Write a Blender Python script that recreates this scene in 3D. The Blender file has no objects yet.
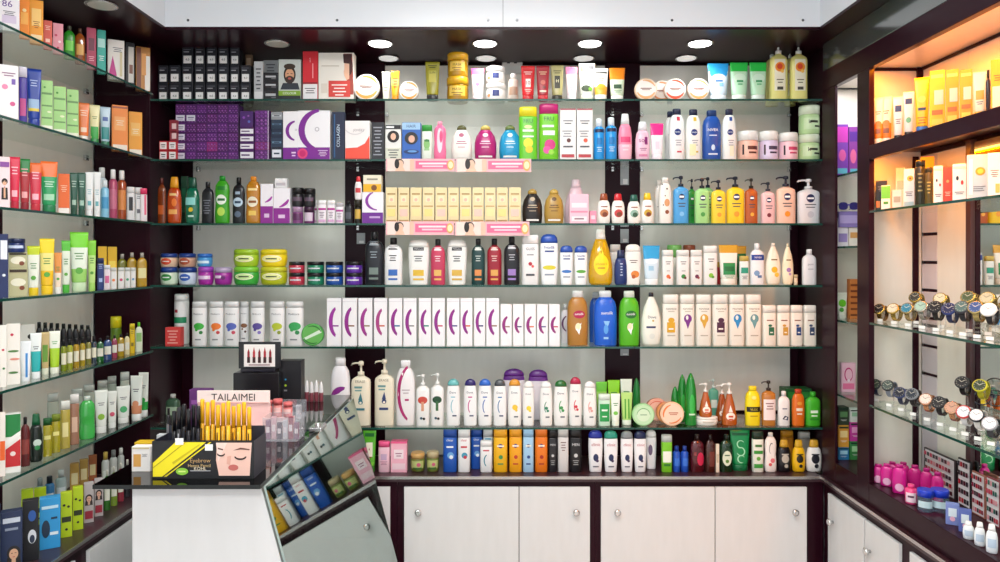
import bpy, bmesh, math, random
from mathutils import Vector, Matrix
random.seed(7)
PI = math.pi
F = 722.0; VX = 499.0; VY = 257.0; EYE = 1.62
scene = bpy.context.scene
COL = scene.collection

def wx(px, d): return (px - VX) * d / F
def wz(py, d): return EYE + (VY - py) * d / F

# ------------------------------------------------------------------ materials
_m = {}
def lin(h):
    o = []
    for i in (0, 2, 4):
        c = int(h[i:i+2], 16) / 255
        o.append(c / 12.92 if c <= .04045 else ((c + .055) / 1.055) ** 2.4)
    return (*o, 1)
NAMED = dict(w='f3f2ef', k='14121a', gr='8d8f92', lg='c9cbcc', r='c8202e', dr='7d1220', o='ef7b1c', y='f6c916', g='2f9a3c', dg='14502e',
             lm='8fce2a', t='2aa39a', b='1c56b4', nb='16285e', lb='7cc3ea', p='6a2390', mg='b5217f', pk='f0629f', lp='f6c3d0', br='5c2c1a',
             am='b5651a', gd='c79a3a', cr='efe6c8', pe='f2c7a6', sk='e8b795', ol='7f7a1e', lv='c9bfe6', mi='bfe3b4', ye='fbe98a', wb='e6eef6')
def mat(col, kind='p'):
    hx = NAMED.get(col, col)
    key = (hx, kind)
    if key in _m: return _m[key]
    m = bpy.data.materials.new('finish_' + {'p': 'plastic', 'c': 'card', 'm': 'metal', 'l': 'laminate', 'i': 'ink', 'q': 'liquid', 'x': 'clear', 'e': 'lamp'}[kind])
    m.use_nodes = True
    nt = m.node_tree; b = nt.nodes['Principled BSDF']
    b.inputs['Base Color'].default_value = lin(hx)
    if kind == 'p': b.inputs['Roughness'].default_value = .28
    elif kind == 'c': b.inputs['Roughness'].default_value = .45
    elif kind == 'i': b.inputs['Roughness'].default_value = .4
    elif kind == 'm': b.inputs['Metallic'].default_value = .9; b.inputs['Roughness'].default_value = .25
    elif kind == 'l':
        b.inputs['Roughness'].default_value = .22
        tc = nt.nodes.new('ShaderNodeTexCoord'); nz = nt.nodes.new('ShaderNodeTexNoise'); mp = nt.nodes.new('ShaderNodeMapping')
        nz.inputs['Scale'].default_value = 9; nz.inputs['Detail'].default_value = 5
        mp.inputs['Scale'].default_value = (3, 3, .6)
        mx = nt.nodes.new('ShaderNodeMix'); mx.data_type = 'RGBA'
        c = lin(hx); mx.inputs[6].default_value = c; mx.inputs[7].default_value = (c[0]*.9, c[1]*.9, c[2]*.89, 1)
        nt.links.new(tc.outputs['Object'], mp.inputs['Vector']); nt.links.new(mp.outputs[0], nz.inputs['Vector'])
        nt.links.new(nz.outputs['Fac'], mx.inputs[0]); nt.links.new(mx.outputs[2], b.inputs['Base Color'])
    elif kind == 'q':
        b.inputs['Roughness'].default_value = .08; b.inputs['Coat Weight'].default_value = .5
        b.inputs['Transmission Weight'].default_value = .25
    elif kind == 'x':
        b.inputs['Roughness'].default_value = .1; b.inputs['Alpha'].default_value = .16
    elif kind == 'e':
        b.inputs['Emission Color'].default_value = lin(hx); b.inputs['Emission Strength'].default_value = 4
    _m[key] = m
    return m
def glass(name, tint, ior=1.45, rough=0.0, dens=.04, gcol='ffffff'):
    m = bpy.data.materials.new(name); m.use_nodes = True; nt = m.node_tree
    nt.nodes.remove(nt.nodes['Principled BSDF']); out = nt.nodes['Material Output']
    tr = nt.nodes.new('ShaderNodeBsdfTransparent'); tr.inputs[0].default_value = lin(tint)
    gl = nt.nodes.new('ShaderNodeBsdfGlossy'); gl.inputs['Roughness'].default_value = rough
    # Schlick reflectance from the facing angle, the same on both sides of the sheet
    lw = nt.nodes.new('ShaderNodeLayerWeight'); lw.inputs['Blend'].default_value = .5
    pw = nt.nodes.new('ShaderNodeMath'); pw.operation = 'POWER'; pw.inputs[1].default_value = 5
    fr = nt.nodes.new('ShaderNodeMath'); fr.operation = 'MULTIPLY_ADD'; fr.inputs[1].default_value = 1 - dens; fr.inputs[2].default_value = dens
    nt.links.new(lw.outputs['Facing'], pw.inputs[0]); nt.links.new(pw.outputs[0], fr.inputs[0])
    gl.inputs[0].default_value = lin(gcol)
    mx = nt.nodes.new('ShaderNodeMixShader')
    nt.links.new(fr.outputs[0], mx.inputs[0]); nt.links.new(tr.outputs[0], mx.inputs[1]); nt.links.new(gl.outputs[0], mx.inputs[2])
    nt.links.new(mx.outputs[0], out.inputs['Surface'])
    return m
GLASS = glass('shelf_glass', 'f3faf7', 1.5)
PANE = glass('pane_glass', 'cfdad6', 1.5, .015, .6, 'd4e0dc')
def mirror_mat():
    m = bpy.data.materials.new('mirror_silver'); m.use_nodes = True
    b = m.node_tree.nodes['Principled BSDF']; b.inputs['Metallic'].default_value = 1; b.inputs['Roughness'].default_value = .02
    b.inputs['Base Color'].default_value = (.8, .86, .84, 1)
    return m
MIRROR = mirror_mat()

# ------------------------------------------------------------------ mesh helpers
def newobj(name, verts, faces, mats, midx=None, smooth=None, parent=None):
    me = bpy.data.meshes.new(name)
    me.from_pydata(verts, [], faces)
    for m in mats: me.materials.append(m)
    if midx:
        for p, i in zip(me.polygons, midx): p.material_index = i
    if smooth:
        for p, s in zip(me.polygons, smooth): p.use_smooth = s
    me.update()
    o = bpy.data.objects.new(name, me)
    COL.objects.link(o)
    if parent is not None: o.parent = parent
    return o
def tag(o, label, cat, group=None):
    o['label'] = label; o['category'] = cat
    if group: o['group'] = group
    return o
def struct(o): o['kind'] = 'structure'; return o
def empty(name, loc=(0, 0, 0), rz=0):
    o = bpy.data.objects.new(name, None); COL.objects.link(o); o.location = loc; o.rotation_euler = (0, 0, rz); o.empty_display_size = .02
    return o
class MB:
    """collects polygons for one mesh"""
    def __init__(s): s.v = []; s.f = []; s.mi = []; s.sm = []; s.mats = []
    def m(s, mt):
        if mt not in s.mats: s.mats.append(mt)
        return s.mats.index(mt)
    def add(s, vs, fs, mt, smooth=False):
        b = len(s.v); s.v += [tuple(v) for v in vs]; i = s.m(mt)
        for f in fs: s.f.append(tuple(b + k for k in f)); s.mi.append(i); s.sm.append(smooth)
    def box(s, x0, x1, y0, y1, z0, z1, mt, bev=0.0, M=None, fm=None):
        """bevelled box; fm = material of the front (-y) face"""
        if bev <= 0:
            vs = [(x, y, z) for x in (x0, x1) for y in (y0, y1) for z in (z0, z1)]
            fs = [(0, 1, 3, 2), (4, 6, 7, 5), (0, 4, 5, 1), (2, 3, 7, 6), (0, 2, 6, 4), (1, 5, 7, 3)]
            if M: vs = [M @ Vector(v) for v in vs]
            s.add([*vs], [fs[i] for i in (0, 1, 3, 4, 5)], mt); s.add([*vs], [fs[2]], fm or mt)
            return
        bm = bmesh.new()
        bmesh.ops.create_cube(bm, size=1)
        for v in bm.verts:
            v.co = Vector((x0 + (v.co.x + .5) * (x1 - x0), y0 + (v.co.y + .5) * (y1 - y0), z0 + (v.co.z + .5) * (z1 - z0)))
        bmesh.ops.bevel(bm, geom=bm.edges[:], offset=min(bev, .3 * min(abs(x1-x0), abs(y1-y0), abs(z1-z0))), segments=2, affect='EDGES', profile=.5)
        if M: bmesh.ops.transform(bm, matrix=M, verts=bm.verts)
        bm.verts.index_update()
        s.add([v.co.copy() for v in bm.verts], [[v.index for v in f.verts] for f in bm.faces], mt)
        bm.free()
    def loft(s, rings, mt, seg=24, cap0=True, cap1=True, M=None, bands=None):
        """rings: (z, hw, hd, n[, cx, cy]); bands: [(z0,z1,mat)]"""
        vs = []
        for r in rings:
            z, hw, hd, n = r[:4]; cx = r[4] if len(r) > 4 else 0; cy = r[5] if len(r) > 5 else 0
            for k in range(seg):
                a = 2 * PI * k / seg; c, q = math.cos(a), math.sin(a)
                e = 2 / n
                x = math.copysign(abs(c) ** e, c) * hw; y = math.copysign(abs(q) ** e, q) * hd
                vs.append(Vector((cx + x, cy + y, z)))
        if M: vs = [M @ v for v in vs]
        for j in range(len(rings) - 1):
            mm = mt
            if bands:
                zc = (rings[j][0] + rings[j+1][0]) / 2
                for z0, z1, bmn in bands:
                    if z0 <= zc < z1: mm = bmn
            i0 = j * seg
            fs = [(i0 + k, i0 + (k + 1) % seg, i0 + seg + (k + 1) % seg, i0 + seg + k) for k in range(seg)]
            s.add([], [], mm)
            b = getattr(s, '_lb', None)
            if j == 0: s._lb = len(s.v); s.v += [tuple(v) for v in vs]
            i = s.m(mm)
            for f in fs: s.f.append(tuple(s._lb + q for q in f)); s.mi.append(i); s.sm.append(True)
        L = len(rings) - 1
        if cap0: s.f.append(tuple(s._lb + k for k in reversed(range(seg)))); s.mi.append(s.m(mt)); s.sm.append(False)
        if cap1:
            mm = mt
            if bands:
                for z0, z1, bmn in bands:
                    if z0 <= rings[-1][0] - 1e-6 < z1: mm = bmn
            s.f.append(tuple(s._lb + L * seg + k for k in range(seg))); s.mi.append(s.m(mm)); s.sm.append(False)
    def tube(s, pts, r, mt, seg=8):
        pts = [Vector(p) for p in pts]; base = len(s.v); i = s.m(mt)
        for a, p in enumerate(pts):
            t = (pts[min(a+1, len(pts)-1)] - pts[max(a-1, 0)]).normalized()
            u = t.cross(Vector((0, 0, 1)) if abs(t.z) < .9 else Vector((1, 0, 0))).normalized(); w = t.cross(u)
            for k in range(seg):
                q = 2 * PI * k / seg; s.v.append(tuple(p + (u * math.cos(q) + w * math.sin(q)) * r))
        for a in range(len(pts) - 1):
            for k in range(seg):
                s.f.append((base + a*seg + k, base + a*seg + (k+1) % seg, base + (a+1)*seg + (k+1) % seg, base + (a+1)*seg + k)); s.mi.append(i); s.sm.append(True)
        s.f.append(tuple(base + k for k in reversed(range(seg)))); s.mi.append(i); s.sm.append(False)
        s.f.append(tuple(base + (len(pts)-1)*seg + k for k in range(seg))); s.mi.append(i); s.sm.append(False)
    def build(s, name, parent=None):
        return newobj(name, s.v, s.f, s.mats, s.mi, s.sm, parent)
def boxobj(name, x0, x1, y0, y1, z0, z1, mt, parent=None, bev=0.0, fm=None):
    b = MB(); b.box(x0, x1, y0, y1, z0, z1, mt, bev, fm=fm); return b.build(name, parent)

# ------------------------------------------------------------------ lettering
_txt = {}
def text_geo(t):
    if t in _txt: return _txt[t]
    cu = bpy.data.curves.new('glyphs', 'FONT'); cu.body = t; cu.resolution_u = 2; cu.align_x = 'CENTER'; cu.align_y = 'CENTER'
    ob = bpy.data.objects.new('glyphs', cu); COL.objects.link(ob)
    bpy.context.view_layer.update()
    me = bpy.data.meshes.new_from_object(ob)
    vs = [v.co.copy() for v in me.vertices]; fs = [tuple(p.vertices) for p in me.polygons]
    bpy.data.objects.remove(ob); bpy.data.meshes.remove(me); bpy.data.curves.remove(cu)
    if not vs: vs = [Vector((0, 0, 0))]; fs = []
    x0 = min(v.x for v in vs); x1 = max(v.x for v in vs); y0 = min(v.y for v in vs); y1 = max(v.y for v in vs)
    vs = [((v.x - (x0+x1)/2) / max(x1-x0, 1e-6), (v.y - (y0+y1)/2) / max(x1-x0, 1e-6)) for v in vs]
    _txt[t] = (vs, fs)
    return _txt[t]

# ------------------------------------------------------------------ printed decals (x: fraction of width, z: fraction of height)
def R(cx, cz, w, h, c): return ('R', cx, cz, w, h, c)
def C(cx, cz, r, c): return ('E', cx, cz, r, r, c)
def E(cx, cz, rx, rz, c): return ('E', cx, cz, rx, rz, c)
def A(cx, cz, rx, rz, t, a0, a1, c): return ('A', cx, cz, rx, rz, t, a0, a1, c)
def G(pts, c): return ('G', pts, c)
def T(s, cx, cz, w, c, rot=0): return ('T', s, cx, cz, w, c, rot)
def L(cx, cz, w, n, c='555560', gap=.045):
    o = []
    for i in range(n): o.append(R(cx, cz - i * gap, w * (1, .7, .85, .55)[i % 4], gap * .36, c))
    return o
def PORT(cx, cz, s, hair='1d120f', skin='e3ad8b', asp=1.0):
    """a printed portrait: hair, face, neck, eyes, brows and mouth; s = width of the head"""
    return [E(cx, cz + .02*asp, .75*s, .95*s, hair), G([(cx-.7*s, cz-.1*asp), (cx+.7*s, cz-.1*asp), (cx+.8*s, cz-.33*asp), (cx-.8*s, cz-.33*asp)], hair),
            R(cx, cz - .2*asp, .45*s, .2*asp, skin), E(cx, cz - .01*asp, .5*s, .7*s, skin),
            R(cx-.2*s, cz+.02*asp, .2*s, .018*asp, '2a1712'), R(cx+.2*s, cz+.02*asp, .2*s, .018*asp, '2a1712'), R(cx, cz - .09*asp, .24*s, .02*asp, 'b3323c')]
def flat(l):
    o = []
    for x in l:
        if isinstance(x, list): o += flat(x)
        elif x: o.append(x)
    return o
def decals(ds, w, h, fy, kind, curved, name='label_print', parent=None):
    mb = MB(); off = .0008
    for i, d in enumerate(flat(ds)):
        o = off + i * .00022
        c = mat(d[-1] if d[0] != 'T' else d[5], 'i')
        put = lambda X, Z: (X, fy(X, Z) - o, Z)
        if d[0] == 'R':
            _, cx, cz, dw, dh, _c = d
            nx = 8 if curved else 1; nz = 4 if curved and dh > .12 else 1
            vs = [put((cx + dw * (a / nx - .5)) * w, (cz + dh * (b / nz - .5)) * h) for b in range(nz + 1) for a in range(nx + 1)]
            fs = [(b*(nx+1)+a, b*(nx+1)+a+1, (b+1)*(nx+1)+a+1, (b+1)*(nx+1)+a) for b in range(nz) for a in range(nx)]
            mb.add(vs, fs, c)
        elif d[0] == 'E':
            _, cx, cz, rx, rz, _c = d
            S = 20; rr = (.5, 1) if curved else (1,)
            vs = [put(cx*w, cz*h)]
            for q in rr: vs += [put(cx*w + rx*q*w*math.cos(2*PI*k/S), cz*h + rz*q*w*math.sin(2*PI*k/S)) for k in range(S)]
            fs = [(0, 1+k, 1+(k+1) % S) for k in range(S)]
            if curved: fs += [(1+k, 1+S+k, 1+S+(k+1) % S, 1+(k+1) % S) for k in range(S)]
            mb.add(vs, fs, c)
        elif d[0] == 'A':
            _, cx, cz, rx, rz, t, a0, a1, _c = d
            S = 14; vs = []
            for k in range(S + 1):
                a = math.radians(a0 + (a1 - a0) * k / S)
                tt = t * (.45 + .55 * math.sin(PI * k / S))
                for q in (1, 1 - tt):
                    X = cx*w + rx*w*q*math.cos(a); X = max(-.49*w, min(.49*w, X))
                    vs.append(put(X, cz*h + rz*w*q*math.sin(a)))
            mb.add(vs, [(2*k, 2*k+2, 2*k+3, 2*k+1) for k in range(S)], c)
        elif d[0] == 'G':
            vs = [put(x*w, z*h) for x, z in d[1]]
            mb.add(vs, [tuple(range(len(vs)))], c)
        elif d[0] == 'T':
            _, s, cx, cz, tw, _c, rot = d
            vs, fs = text_geo(s); ca, sa = math.cos(math.radians(rot)), math.sin(math.radians(rot))
            P = []
            for x, y in vs:
                x, y = x*tw*w, y*tw*w
                P.append(put(cx*w + x*ca - y*sa, cz*h + x*sa + y*ca))
            if curved: P = [(x, y - .0006, z) for x, y, z in P]
            mb.add(P, fs, c)
    return mb.build(name, parent)

# ------------------------------------------------------------------ product shapes
# name: (depth/width, exponent, body rings (t, w[, d]), cap rings or None)
SH = {
 'flat':  (.55, 3.4, [(0, .93), (.012, 1), (.80, 1), (.815, .985)], [(.82, .985), (.985, .975), (1, .9)]),
 'bevel': (.55, 2.6, [(0, .78), (.02, .84), (.3, .93), (.62, 1), (.80, .97), (.82, .95)], [(.825, .95), (.88, .94), (.94, .86), (.98, .66), (1, .35)]),
 'oval':  (.55, 2.5, [(0, .88), (.02, .95), (.35, 1), (.7, .95), (.84, .84), (.86, .8)], [(.862, .84), (.91, .8), (.955, .66), (.985, .42), (1, .15)]),
 'wave':  (.55, 2.5, [(0, .84), (.03, .96), (.2, 1), (.45, .9), (.68, .98), (.8, .9), (.88, .6), (.9, .45)], [(.9, .4), (.98, .4), (1, .34)]),
 'shoulder': (.55, 2.6, [(0, .93), (.015, 1), (.66, 1), (.74, .95), (.80, .75), (.84, .45), (.86, .34)], [(.86, .38), (.985, .38), (1, .32)]),
 'lotion': (.6, 2.6, [(0, .9), (.015, .97), (.4, 1), (.7, .96), (.8, .84), (.86, .62), (.88, .5)], [(.88, .52), (.98, .52), (1, .46)]),
 'pump':  (.6, 2.8, [(0, .94), (.012, 1), (.66, 1), (.71, .94), (.74, .7), (.765, .4), (.78, .3)], 'pump'),
 'conepump': (.7, 2.3, [(0, .9), (.03, 1), (.2, .98), (.45, .72), (.62, .48), (.72, .34), (.74, .3)], 'pump'),
 'ogx':   (.6, 2.3, [(0, .8), (.03, .94), (.25, 1), (.5, .98), (.68, .84), (.8, .58), (.86, .42)], [(.86, .46), (.93, .44), (.975, .3), (1, .1)]),
 'cone':  (.6, 2.2, [(0, .78), (.04, .95), (.18, 1), (.38, .95), (.6, .76), (.76, .52), (.82, .42)], [(.82, .42), (.9, .38), (.985, .34), (1, .28)]),
 'tear':  (.55, 2.2, [(0, .62), (.04, .84), (.25, 1), (.5, .95), (.72, .7), (.86, .4), (.92, .24)], [(.92, .25), (.985, .22), (1, .16)]),
 'spike': (1, 2, [(0, .9), (.02, 1), (.45, .98), (.7, .86), (.86, .62), (.95, .36), (1, .1)], None),
 'egg':   (.6, 2.3, [(0, .76), (.04, .93), (.28, 1), (.55, .97), (.7, .82), (.77, .6)], [(.77, .62), (.86, .58), (.98, .5), (1, .42)]),
 'slim':  (1, 2, [(0, .95), (.012, 1), (.74, 1), (.79, .75), (.81, .5)], [(.81, .58), (.985, .56), (1, .48)]),
 'can':   (1, 2, [(0, .96), (.012, 1), (.84, 1), (.86, .96)], [(.862, .98), (.98, .97), (1, .88)]),
 'jar':   (1, 2, [(0, .9), (.05, .98), (.3, 1), (.64, .97), (.68, .93)], [(.68, 1.0), (.96, 1.0), (1, .94)]),
 'tub':   (1, 2, [(0, .82), (.08, .92), (.45, 1), (.68, .97), (.7, .93)], [(.7, .98), (.92, .97), (1, .84)]),
 'tin':   (1, 2, [(0, .96), (.05, 1), (.66, 1), (.68, .97)], [(.68, 1), (.95, 1), (1, .96)]),
}
NAMES = {'flat': 'shampoo_bottle', 'bevel': 'shampoo_bottle', 'oval': 'shampoo_bottle', 'wave': 'shampoo_bottle', 'shoulder': 'shampoo_bottle', 'lotion': 'lotion_bottle',
         'pump': 'pump_bottle', 'conepump': 'pump_bottle', 'ogx': 'shampoo_bottle', 'cone': 'shampoo_bottle', 'tear': 'lotion_bottle', 'spike': 'gel_bottle', 'egg': 'lotion_bottle',
         'slim': 'spray_bottle', 'can': 'powder_bottle', 'jar': 'cream_jar', 'tub': 'cream_jar', 'tin': 'cream_jar', 'box': 'carton', 'tube': 'cream_tube', 'disc': 'cream_tin'}
CATS = {'shampoo_bottle': 'bottle', 'lotion_bottle': 'bottle', 'pump_bottle': 'bottle', 'gel_bottle': 'bottle', 'spray_bottle': 'bottle', 'powder_bottle': 'bottle',
        'cream_jar': 'jar', 'carton': 'box', 'cream_tube': 'tube', 'cream_tin': 'jar'}
def product(kind, w, h, body, cap, ds, desc, group=None, bands=None, name=None, fin='p', capfin='p', dr=None, cat=None, dmax=.17):
    """a product standing on its base at the local origin, front towards -y"""
    name = name or NAMES[kind]
    bm_ = mat(body, 'c' if kind == 'box' else fin)
    cm = mat(cap, capfin) if cap else bm_
    mb = MB()
    if kind == 'box':
        dep = min(w * (dr or .62), dmax)
        bv = min(.0012, w * .04)
        mb.box(-w/2, w/2, -dep/2, dep/2, 0, h, bm_, bv)
        fy = lambda x, z: -dep/2
        root = mb.build(name)
        if cap:   # folded lid flap in another colour
            b2 = MB(); b2.box(-w/2-.0004, w/2+.0004, -dep/2-.0004, dep/2+.0004, h*.94, h+.0006, cm, bv); b2.build('lid', root)
        if ds: decals(ds, w, h, fy, kind, False, 'label_print', root)
    elif kind == 'disc':
        dep = .032; r = w/2
        Mx = Matrix.Translation((0, 0, r)) @ Matrix.Rotation(PI/2, 4, 'X')
        mb.loft([(-dep/2, r*.9, r*.9, 2), (-dep/2+.004, r*.97, r*.97, 2), (dep*.1, r*.97, r*.97, 2)], bm_, 36, M=Mx)
        root = mb.build(name)
        b2 = MB(); b2.loft([(dep*.1, r, r, 2), (dep*.45, r, r, 2), (dep/2, r*.95, r*.95, 2)], cm, 36, M=Mx); b2.build('lid', root)
        if ds: decals(ds, w, w, lambda x, z: -dep/2, kind, False, 'label_print', root)
        h = w
    elif kind == 'tube':
        dep = w * (dr or .5)
        ct = .15
        rings = [(h*ct, w*.36, dep*.5, 2.2), (h*(ct+.02), w*.40, dep*.5, 2.2)]
        N = 7
        for i in range(1, N + 1):
            q = i / N; t = ct + .02 + (.93 - ct) * q
            rings.append((h*t, w*(.40 + .095*q), dep*.5*(1-q)**.8 + .0015, 2.2 + 2*q))
        rings.append((h, w*.5, .0014, 5))
        bl = [(a*h, b*h, mat(c, fin)) for a, b, c in bands] if bands else None
        if bl:
            zs = sorted({z for a, b, _ in bl for z in (a, b) if rings[0][0] < z < rings[-1][0]})
            for z in zs:
                for j in range(len(rings)-1):
                    if rings[j][0] < z < rings[j+1][0]:
                        q = (z - rings[j][0]) / (rings[j+1][0]-rings[j][0])
                        rings.insert(j+1, (z, *[rings[j][k] + (rings[j+1][k]-rings[j][k])*q for k in (1, 2, 3)])); break
        mb.loft(rings, bm_, 20, bands=bl)
        root = mb.build(name)
        b2 = MB(); b2.loft([(0, w*.36, dep*.5, 2.2), (h*.01, w*.39, dep*.52, 2.2), (h*ct*.93, w*.39, dep*.52, 2.2), (h*ct, w*.36, dep*.5, 2.2)], cm, 20); b2.build('cap', root)
        def fy(x, z):
            for a, b in zip(rings, rings[1:]):
                if a[0] <= z <= b[0]:
                    q = (z-a[0])/max(b[0]-a[0], 1e-9); hw = a[1]+(b[1]-a[1])*q; hd = a[2]+(b[2]-a[2])*q; n = a[3]+(b[3]-a[3])*q
                    u = min(abs(x)/hw, .97); return -hd*(1-u**n)**(1/n)
            return -dep*.5
        if ds: decals(ds, w, h, fy, kind, True, 'label_print', root)
    else:
        ratio, n, br, cr = SH[kind]
        dep = w * (dr or ratio)
        ring = lambda r: (r[0]*h, r[1]*w/2, (r[2] if len(r) > 2 else r[1])*dep/2, n)
        rings = [ring(r) for r in br]
        bl = [(a*h, b*h, mat(c, fin)) for a, b, c in bands] if bands else None
        if bl:
            for z in sorted({z for a, b, _ in bl for z in (a, b)}):
                for j in range(len(rings)-1):
                    if rings[j][0] < z < rings[j+1][0]:
                        q = (z - rings[j][0]) / (rings[j+1][0]-rings[j][0])
                        rings.insert(j+1, (z, *[rings[j][k] + (rings[j+1][k]-rings[j][k])*q for k in (1, 2)], n)); break
        mb.loft(rings, bm_, 28, bands=bl)
        root = mb.build(name)
        allr = rings
        if cr == 'pump':
            b2 = MB(); cw = w*.17
            t0 = br[-1][0]
            b2.loft([(t0*h, cw, cw, 2), ((t0+.05)*h, cw, cw, 2), ((t0+.06)*h, cw*.35, cw*.35, 2), ((.93)*h, cw*.32, cw*.32, 2), (.935*h, cw*.8, cw*.8, 2), (.985*h, cw*.8, cw*.8, 2), (h, cw*.5, cw*.5, 2)], cm, 14)
            b2.build('pump', root)
            b3 = MB(); b3.tube([(0, 0, .965*h), (-w*.3, 0, .968*h), (-w*.46, 0, .955*h), (-w*.5, 0, .93*h)], cw*.26, cm); b3.build('nozzle', root)
        elif cr:
            b2 = MB(); cc = [ring(r) for r in cr]
            if kind == 'shoulder': cc = [(z, a, a, 2) for z, a, b, q in cc]
            if kind in ('jar', 'tin', 'tub'): pass
            b2.loft(cc, cm, 24)
            b2.build('lid' if kind in ('jar', 'tin', 'tub') else 'cap', root)
            allr = rings + cc
        def fy(x, z):
            for a, b in zip(allr, allr[1:]):
                if a[0] <= z <= b[0]:
                    q = (z-a[0])/max(b[0]-a[0], 1e-9); hw = a[1]+(b[1]-a[1])*q; hd = a[2]+(b[2]-a[2])*q
                    u = min(abs(x)/hw, .97); return -hd*(1-u**n)**(1/n)
            return -dep/2
        if ds: decals(ds, w, h, fy, kind, True, 'label_print', root)
    tag(root, desc, cat or CATS.get(name, 'bottle'), group)
    root['_d'] = dep
    return root

# ------------------------------------------------------------------ where things stand
DE = 3.28            # front edge of the back shelves
DF = 3.31            # front face of the first row
ROWY = [100.3, 160, 223.5, 284.8, 345.8, 426, 472.5]
BZ = [wz(y, DF) for y in ROWY]
BN = ['on the top back shelf', 'on the second back shelf', 'on the third back shelf', 'on the fourth back shelf', 'on the fifth back shelf', 'on the sixth back shelf', 'on the back worktop']
DR = {'box': .62, 'disc': .4, 'tube': .5}
def B(row, kind, x0, x1, yt, desc, body, cap=None, ds=None, rear=0.0, z=None, rz=0, ph=None, on=None, **k):
    """a product on back shelf ROW; x0..x1 and yt read off the photograph, rear = how far behind the first row it stands"""
    r0 = k.get('dr') or (SH[kind][0] if kind in SH else DR[kind])
    d = DF + rear
    w = (x1 - x0) * d / F
    dep = .032 if kind == 'disc' else min(w * r0, k.get('dmax', .17))
    dc = d + dep / 2
    w = (x1 - x0) * dc / F * .975
    zb = BZ[row-1] if z is None else z
    if on is not None: zb = on['_h'] + .0004
    h = wz(yt, dc) - zb
    if kind == 'disc': h = w
    lab = desc + ' ' + (BN[row-1] if ph is None else ph)
    o = product(kind, w, h, body, cap, ds, lab.strip(), **k)
    o.location = (max(-1.582 + w/2, min(1.488 - w/2, wx((x0+x1)/2, dc))), dc, zb)
    if rz: o.rotation_euler = (0, 0, math.radians(rz))
    del o['_d']
    o['_h'] = zb + h
    return o
LZ = [2.363, 2.069, 1.779, 1.488, 1.196, .906, BZ[6]]
LX = -1.573
LN = ["on the left wall's top shelf", "on the left wall\'s second shelf", "on the left wall\'s third shelf", "on the left wall\'s fourth shelf",
      "on the left wall\'s fifth shelf", "on the left wall\'s sixth shelf", 'on the left worktop']
def Lw(row, kind, x0, x1, yt, desc, body, cap=None, ds=None, rear=0.0, rz=32, z=None, X=None, **k):
    X = X if X is not None else LX - .045 - rear
    xc = (x0+x1)/2
    d = F * -X / (VX - xc)
    if d > 3.235: d = 3.235; X = min(-1.592, wx(xc, d))   # clear of the corner panel
    w = (x1-x0)*d/F*(.88 if kind == 'box' else .98)
    zb = LZ[row-1] if z is None else z
    h = wz(yt, d) - zb
    o = product(kind, w, h, body, cap, ds, desc + ' ' + LN[row-1], **k)
    del o['_d']
    o.location = (X, d, zb); o.rotation_euler = (0, 0, math.radians(rz))
    return o
RX = 1.468
def Rw(z, X, kind, x0, x1, yt, desc, body, cap=None, ds=None, rz=-32, **k):
    xc = (x0+x1)/2; d = F*X/(xc-VX)
    if d > 2.885: d = 2.885; X = max(1.516, wx(xc, d))   # clear of the partition
    w = (x1-x0)*d/F*(.9 if kind == 'box' else 1.0); h = wz(yt, d) - z
    o = product(kind, w, h, body, cap, ds, desc, **k)
    del o['_d']
    o.location = (X, d, z); o.rotation_euler = (0, 0, math.radians(rz))
    return o
ORD = ['first', 'second', 'third', 'fourth', 'fifth', 'sixth', 'seventh', 'eighth', 'ninth', 'tenth', 'eleventh', 'twelfth', 'thirteenth', 'fourteenth']
# ------------------------------------------------------------------ the shop itself
DARK = mat('280b17', 'p'); DARKL = mat('33141f', 'p'); CREAM = mat('fcf9f2', 'l'); DOORM = mat('e2e3e4', 'l'); WHITE = mat('eef0f3', 'p'); CARC = mat('ece8de', 'l')
STEEL = mat('b9b4b2', 'm'); CHROME = mat('d8d8d8', 'm')
for _k in (DARK, DARKL):
    _k.node_tree.nodes['Principled BSDF'].inputs['Roughness'].default_value = .28; _k.node_tree.nodes['Principled BSDF'].inputs['Specular IOR Level'].default_value = .14
TOP = BZ[6]; CZ = 2.587
def tile_floor():
    m = bpy.data.materials.new('floor_tiles'); m.use_nodes = True; nt = m.node_tree; b = nt.nodes['Principled BSDF']
    br = nt.nodes.new('ShaderNodeTexBrick'); br.offset = 0; br.inputs['Scale'].default_value = 1
    br.inputs['Brick Width'].default_value = .6; br.inputs['Row Height'].default_value = .6; br.inputs['Mortar Size'].default_value = .004
    br.inputs['Color1'].default_value = lin('cfcac2'); br.inputs['Color2'].default_value = lin('c9c4bb'); br.inputs['Mortar'].default_value = lin('8a857d')
    tc = nt.nodes.new('ShaderNodeTexCoord'); nt.links.new(tc.outputs['Object'], br.inputs['Vector']); nt.links.new(br.outputs['Color'], b.inputs['Base Color'])
    b.inputs['Roughness'].default_value = .2
    return m
struct(boxobj('floor', -1.95, 1.95, -2.5, 3.75, -.1, 0, tile_floor()))
struct(boxobj('ceiling', -1.95, 1.95, -2.5, 3.75, 3.0, 3.1, WHITE))
struct(boxobj('wall_back', -1.95, 1.95, 3.64, 3.75, 0, 3.0, WHITE))
struct(boxobj('wall_left', -1.95, -1.86, -2.5, 3.64, 0, 3.0, WHITE))
struct(boxobj('wall_right', 1.78, 1.95, -2.5, 3.64, 0, 3.0, WHITE))
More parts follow.
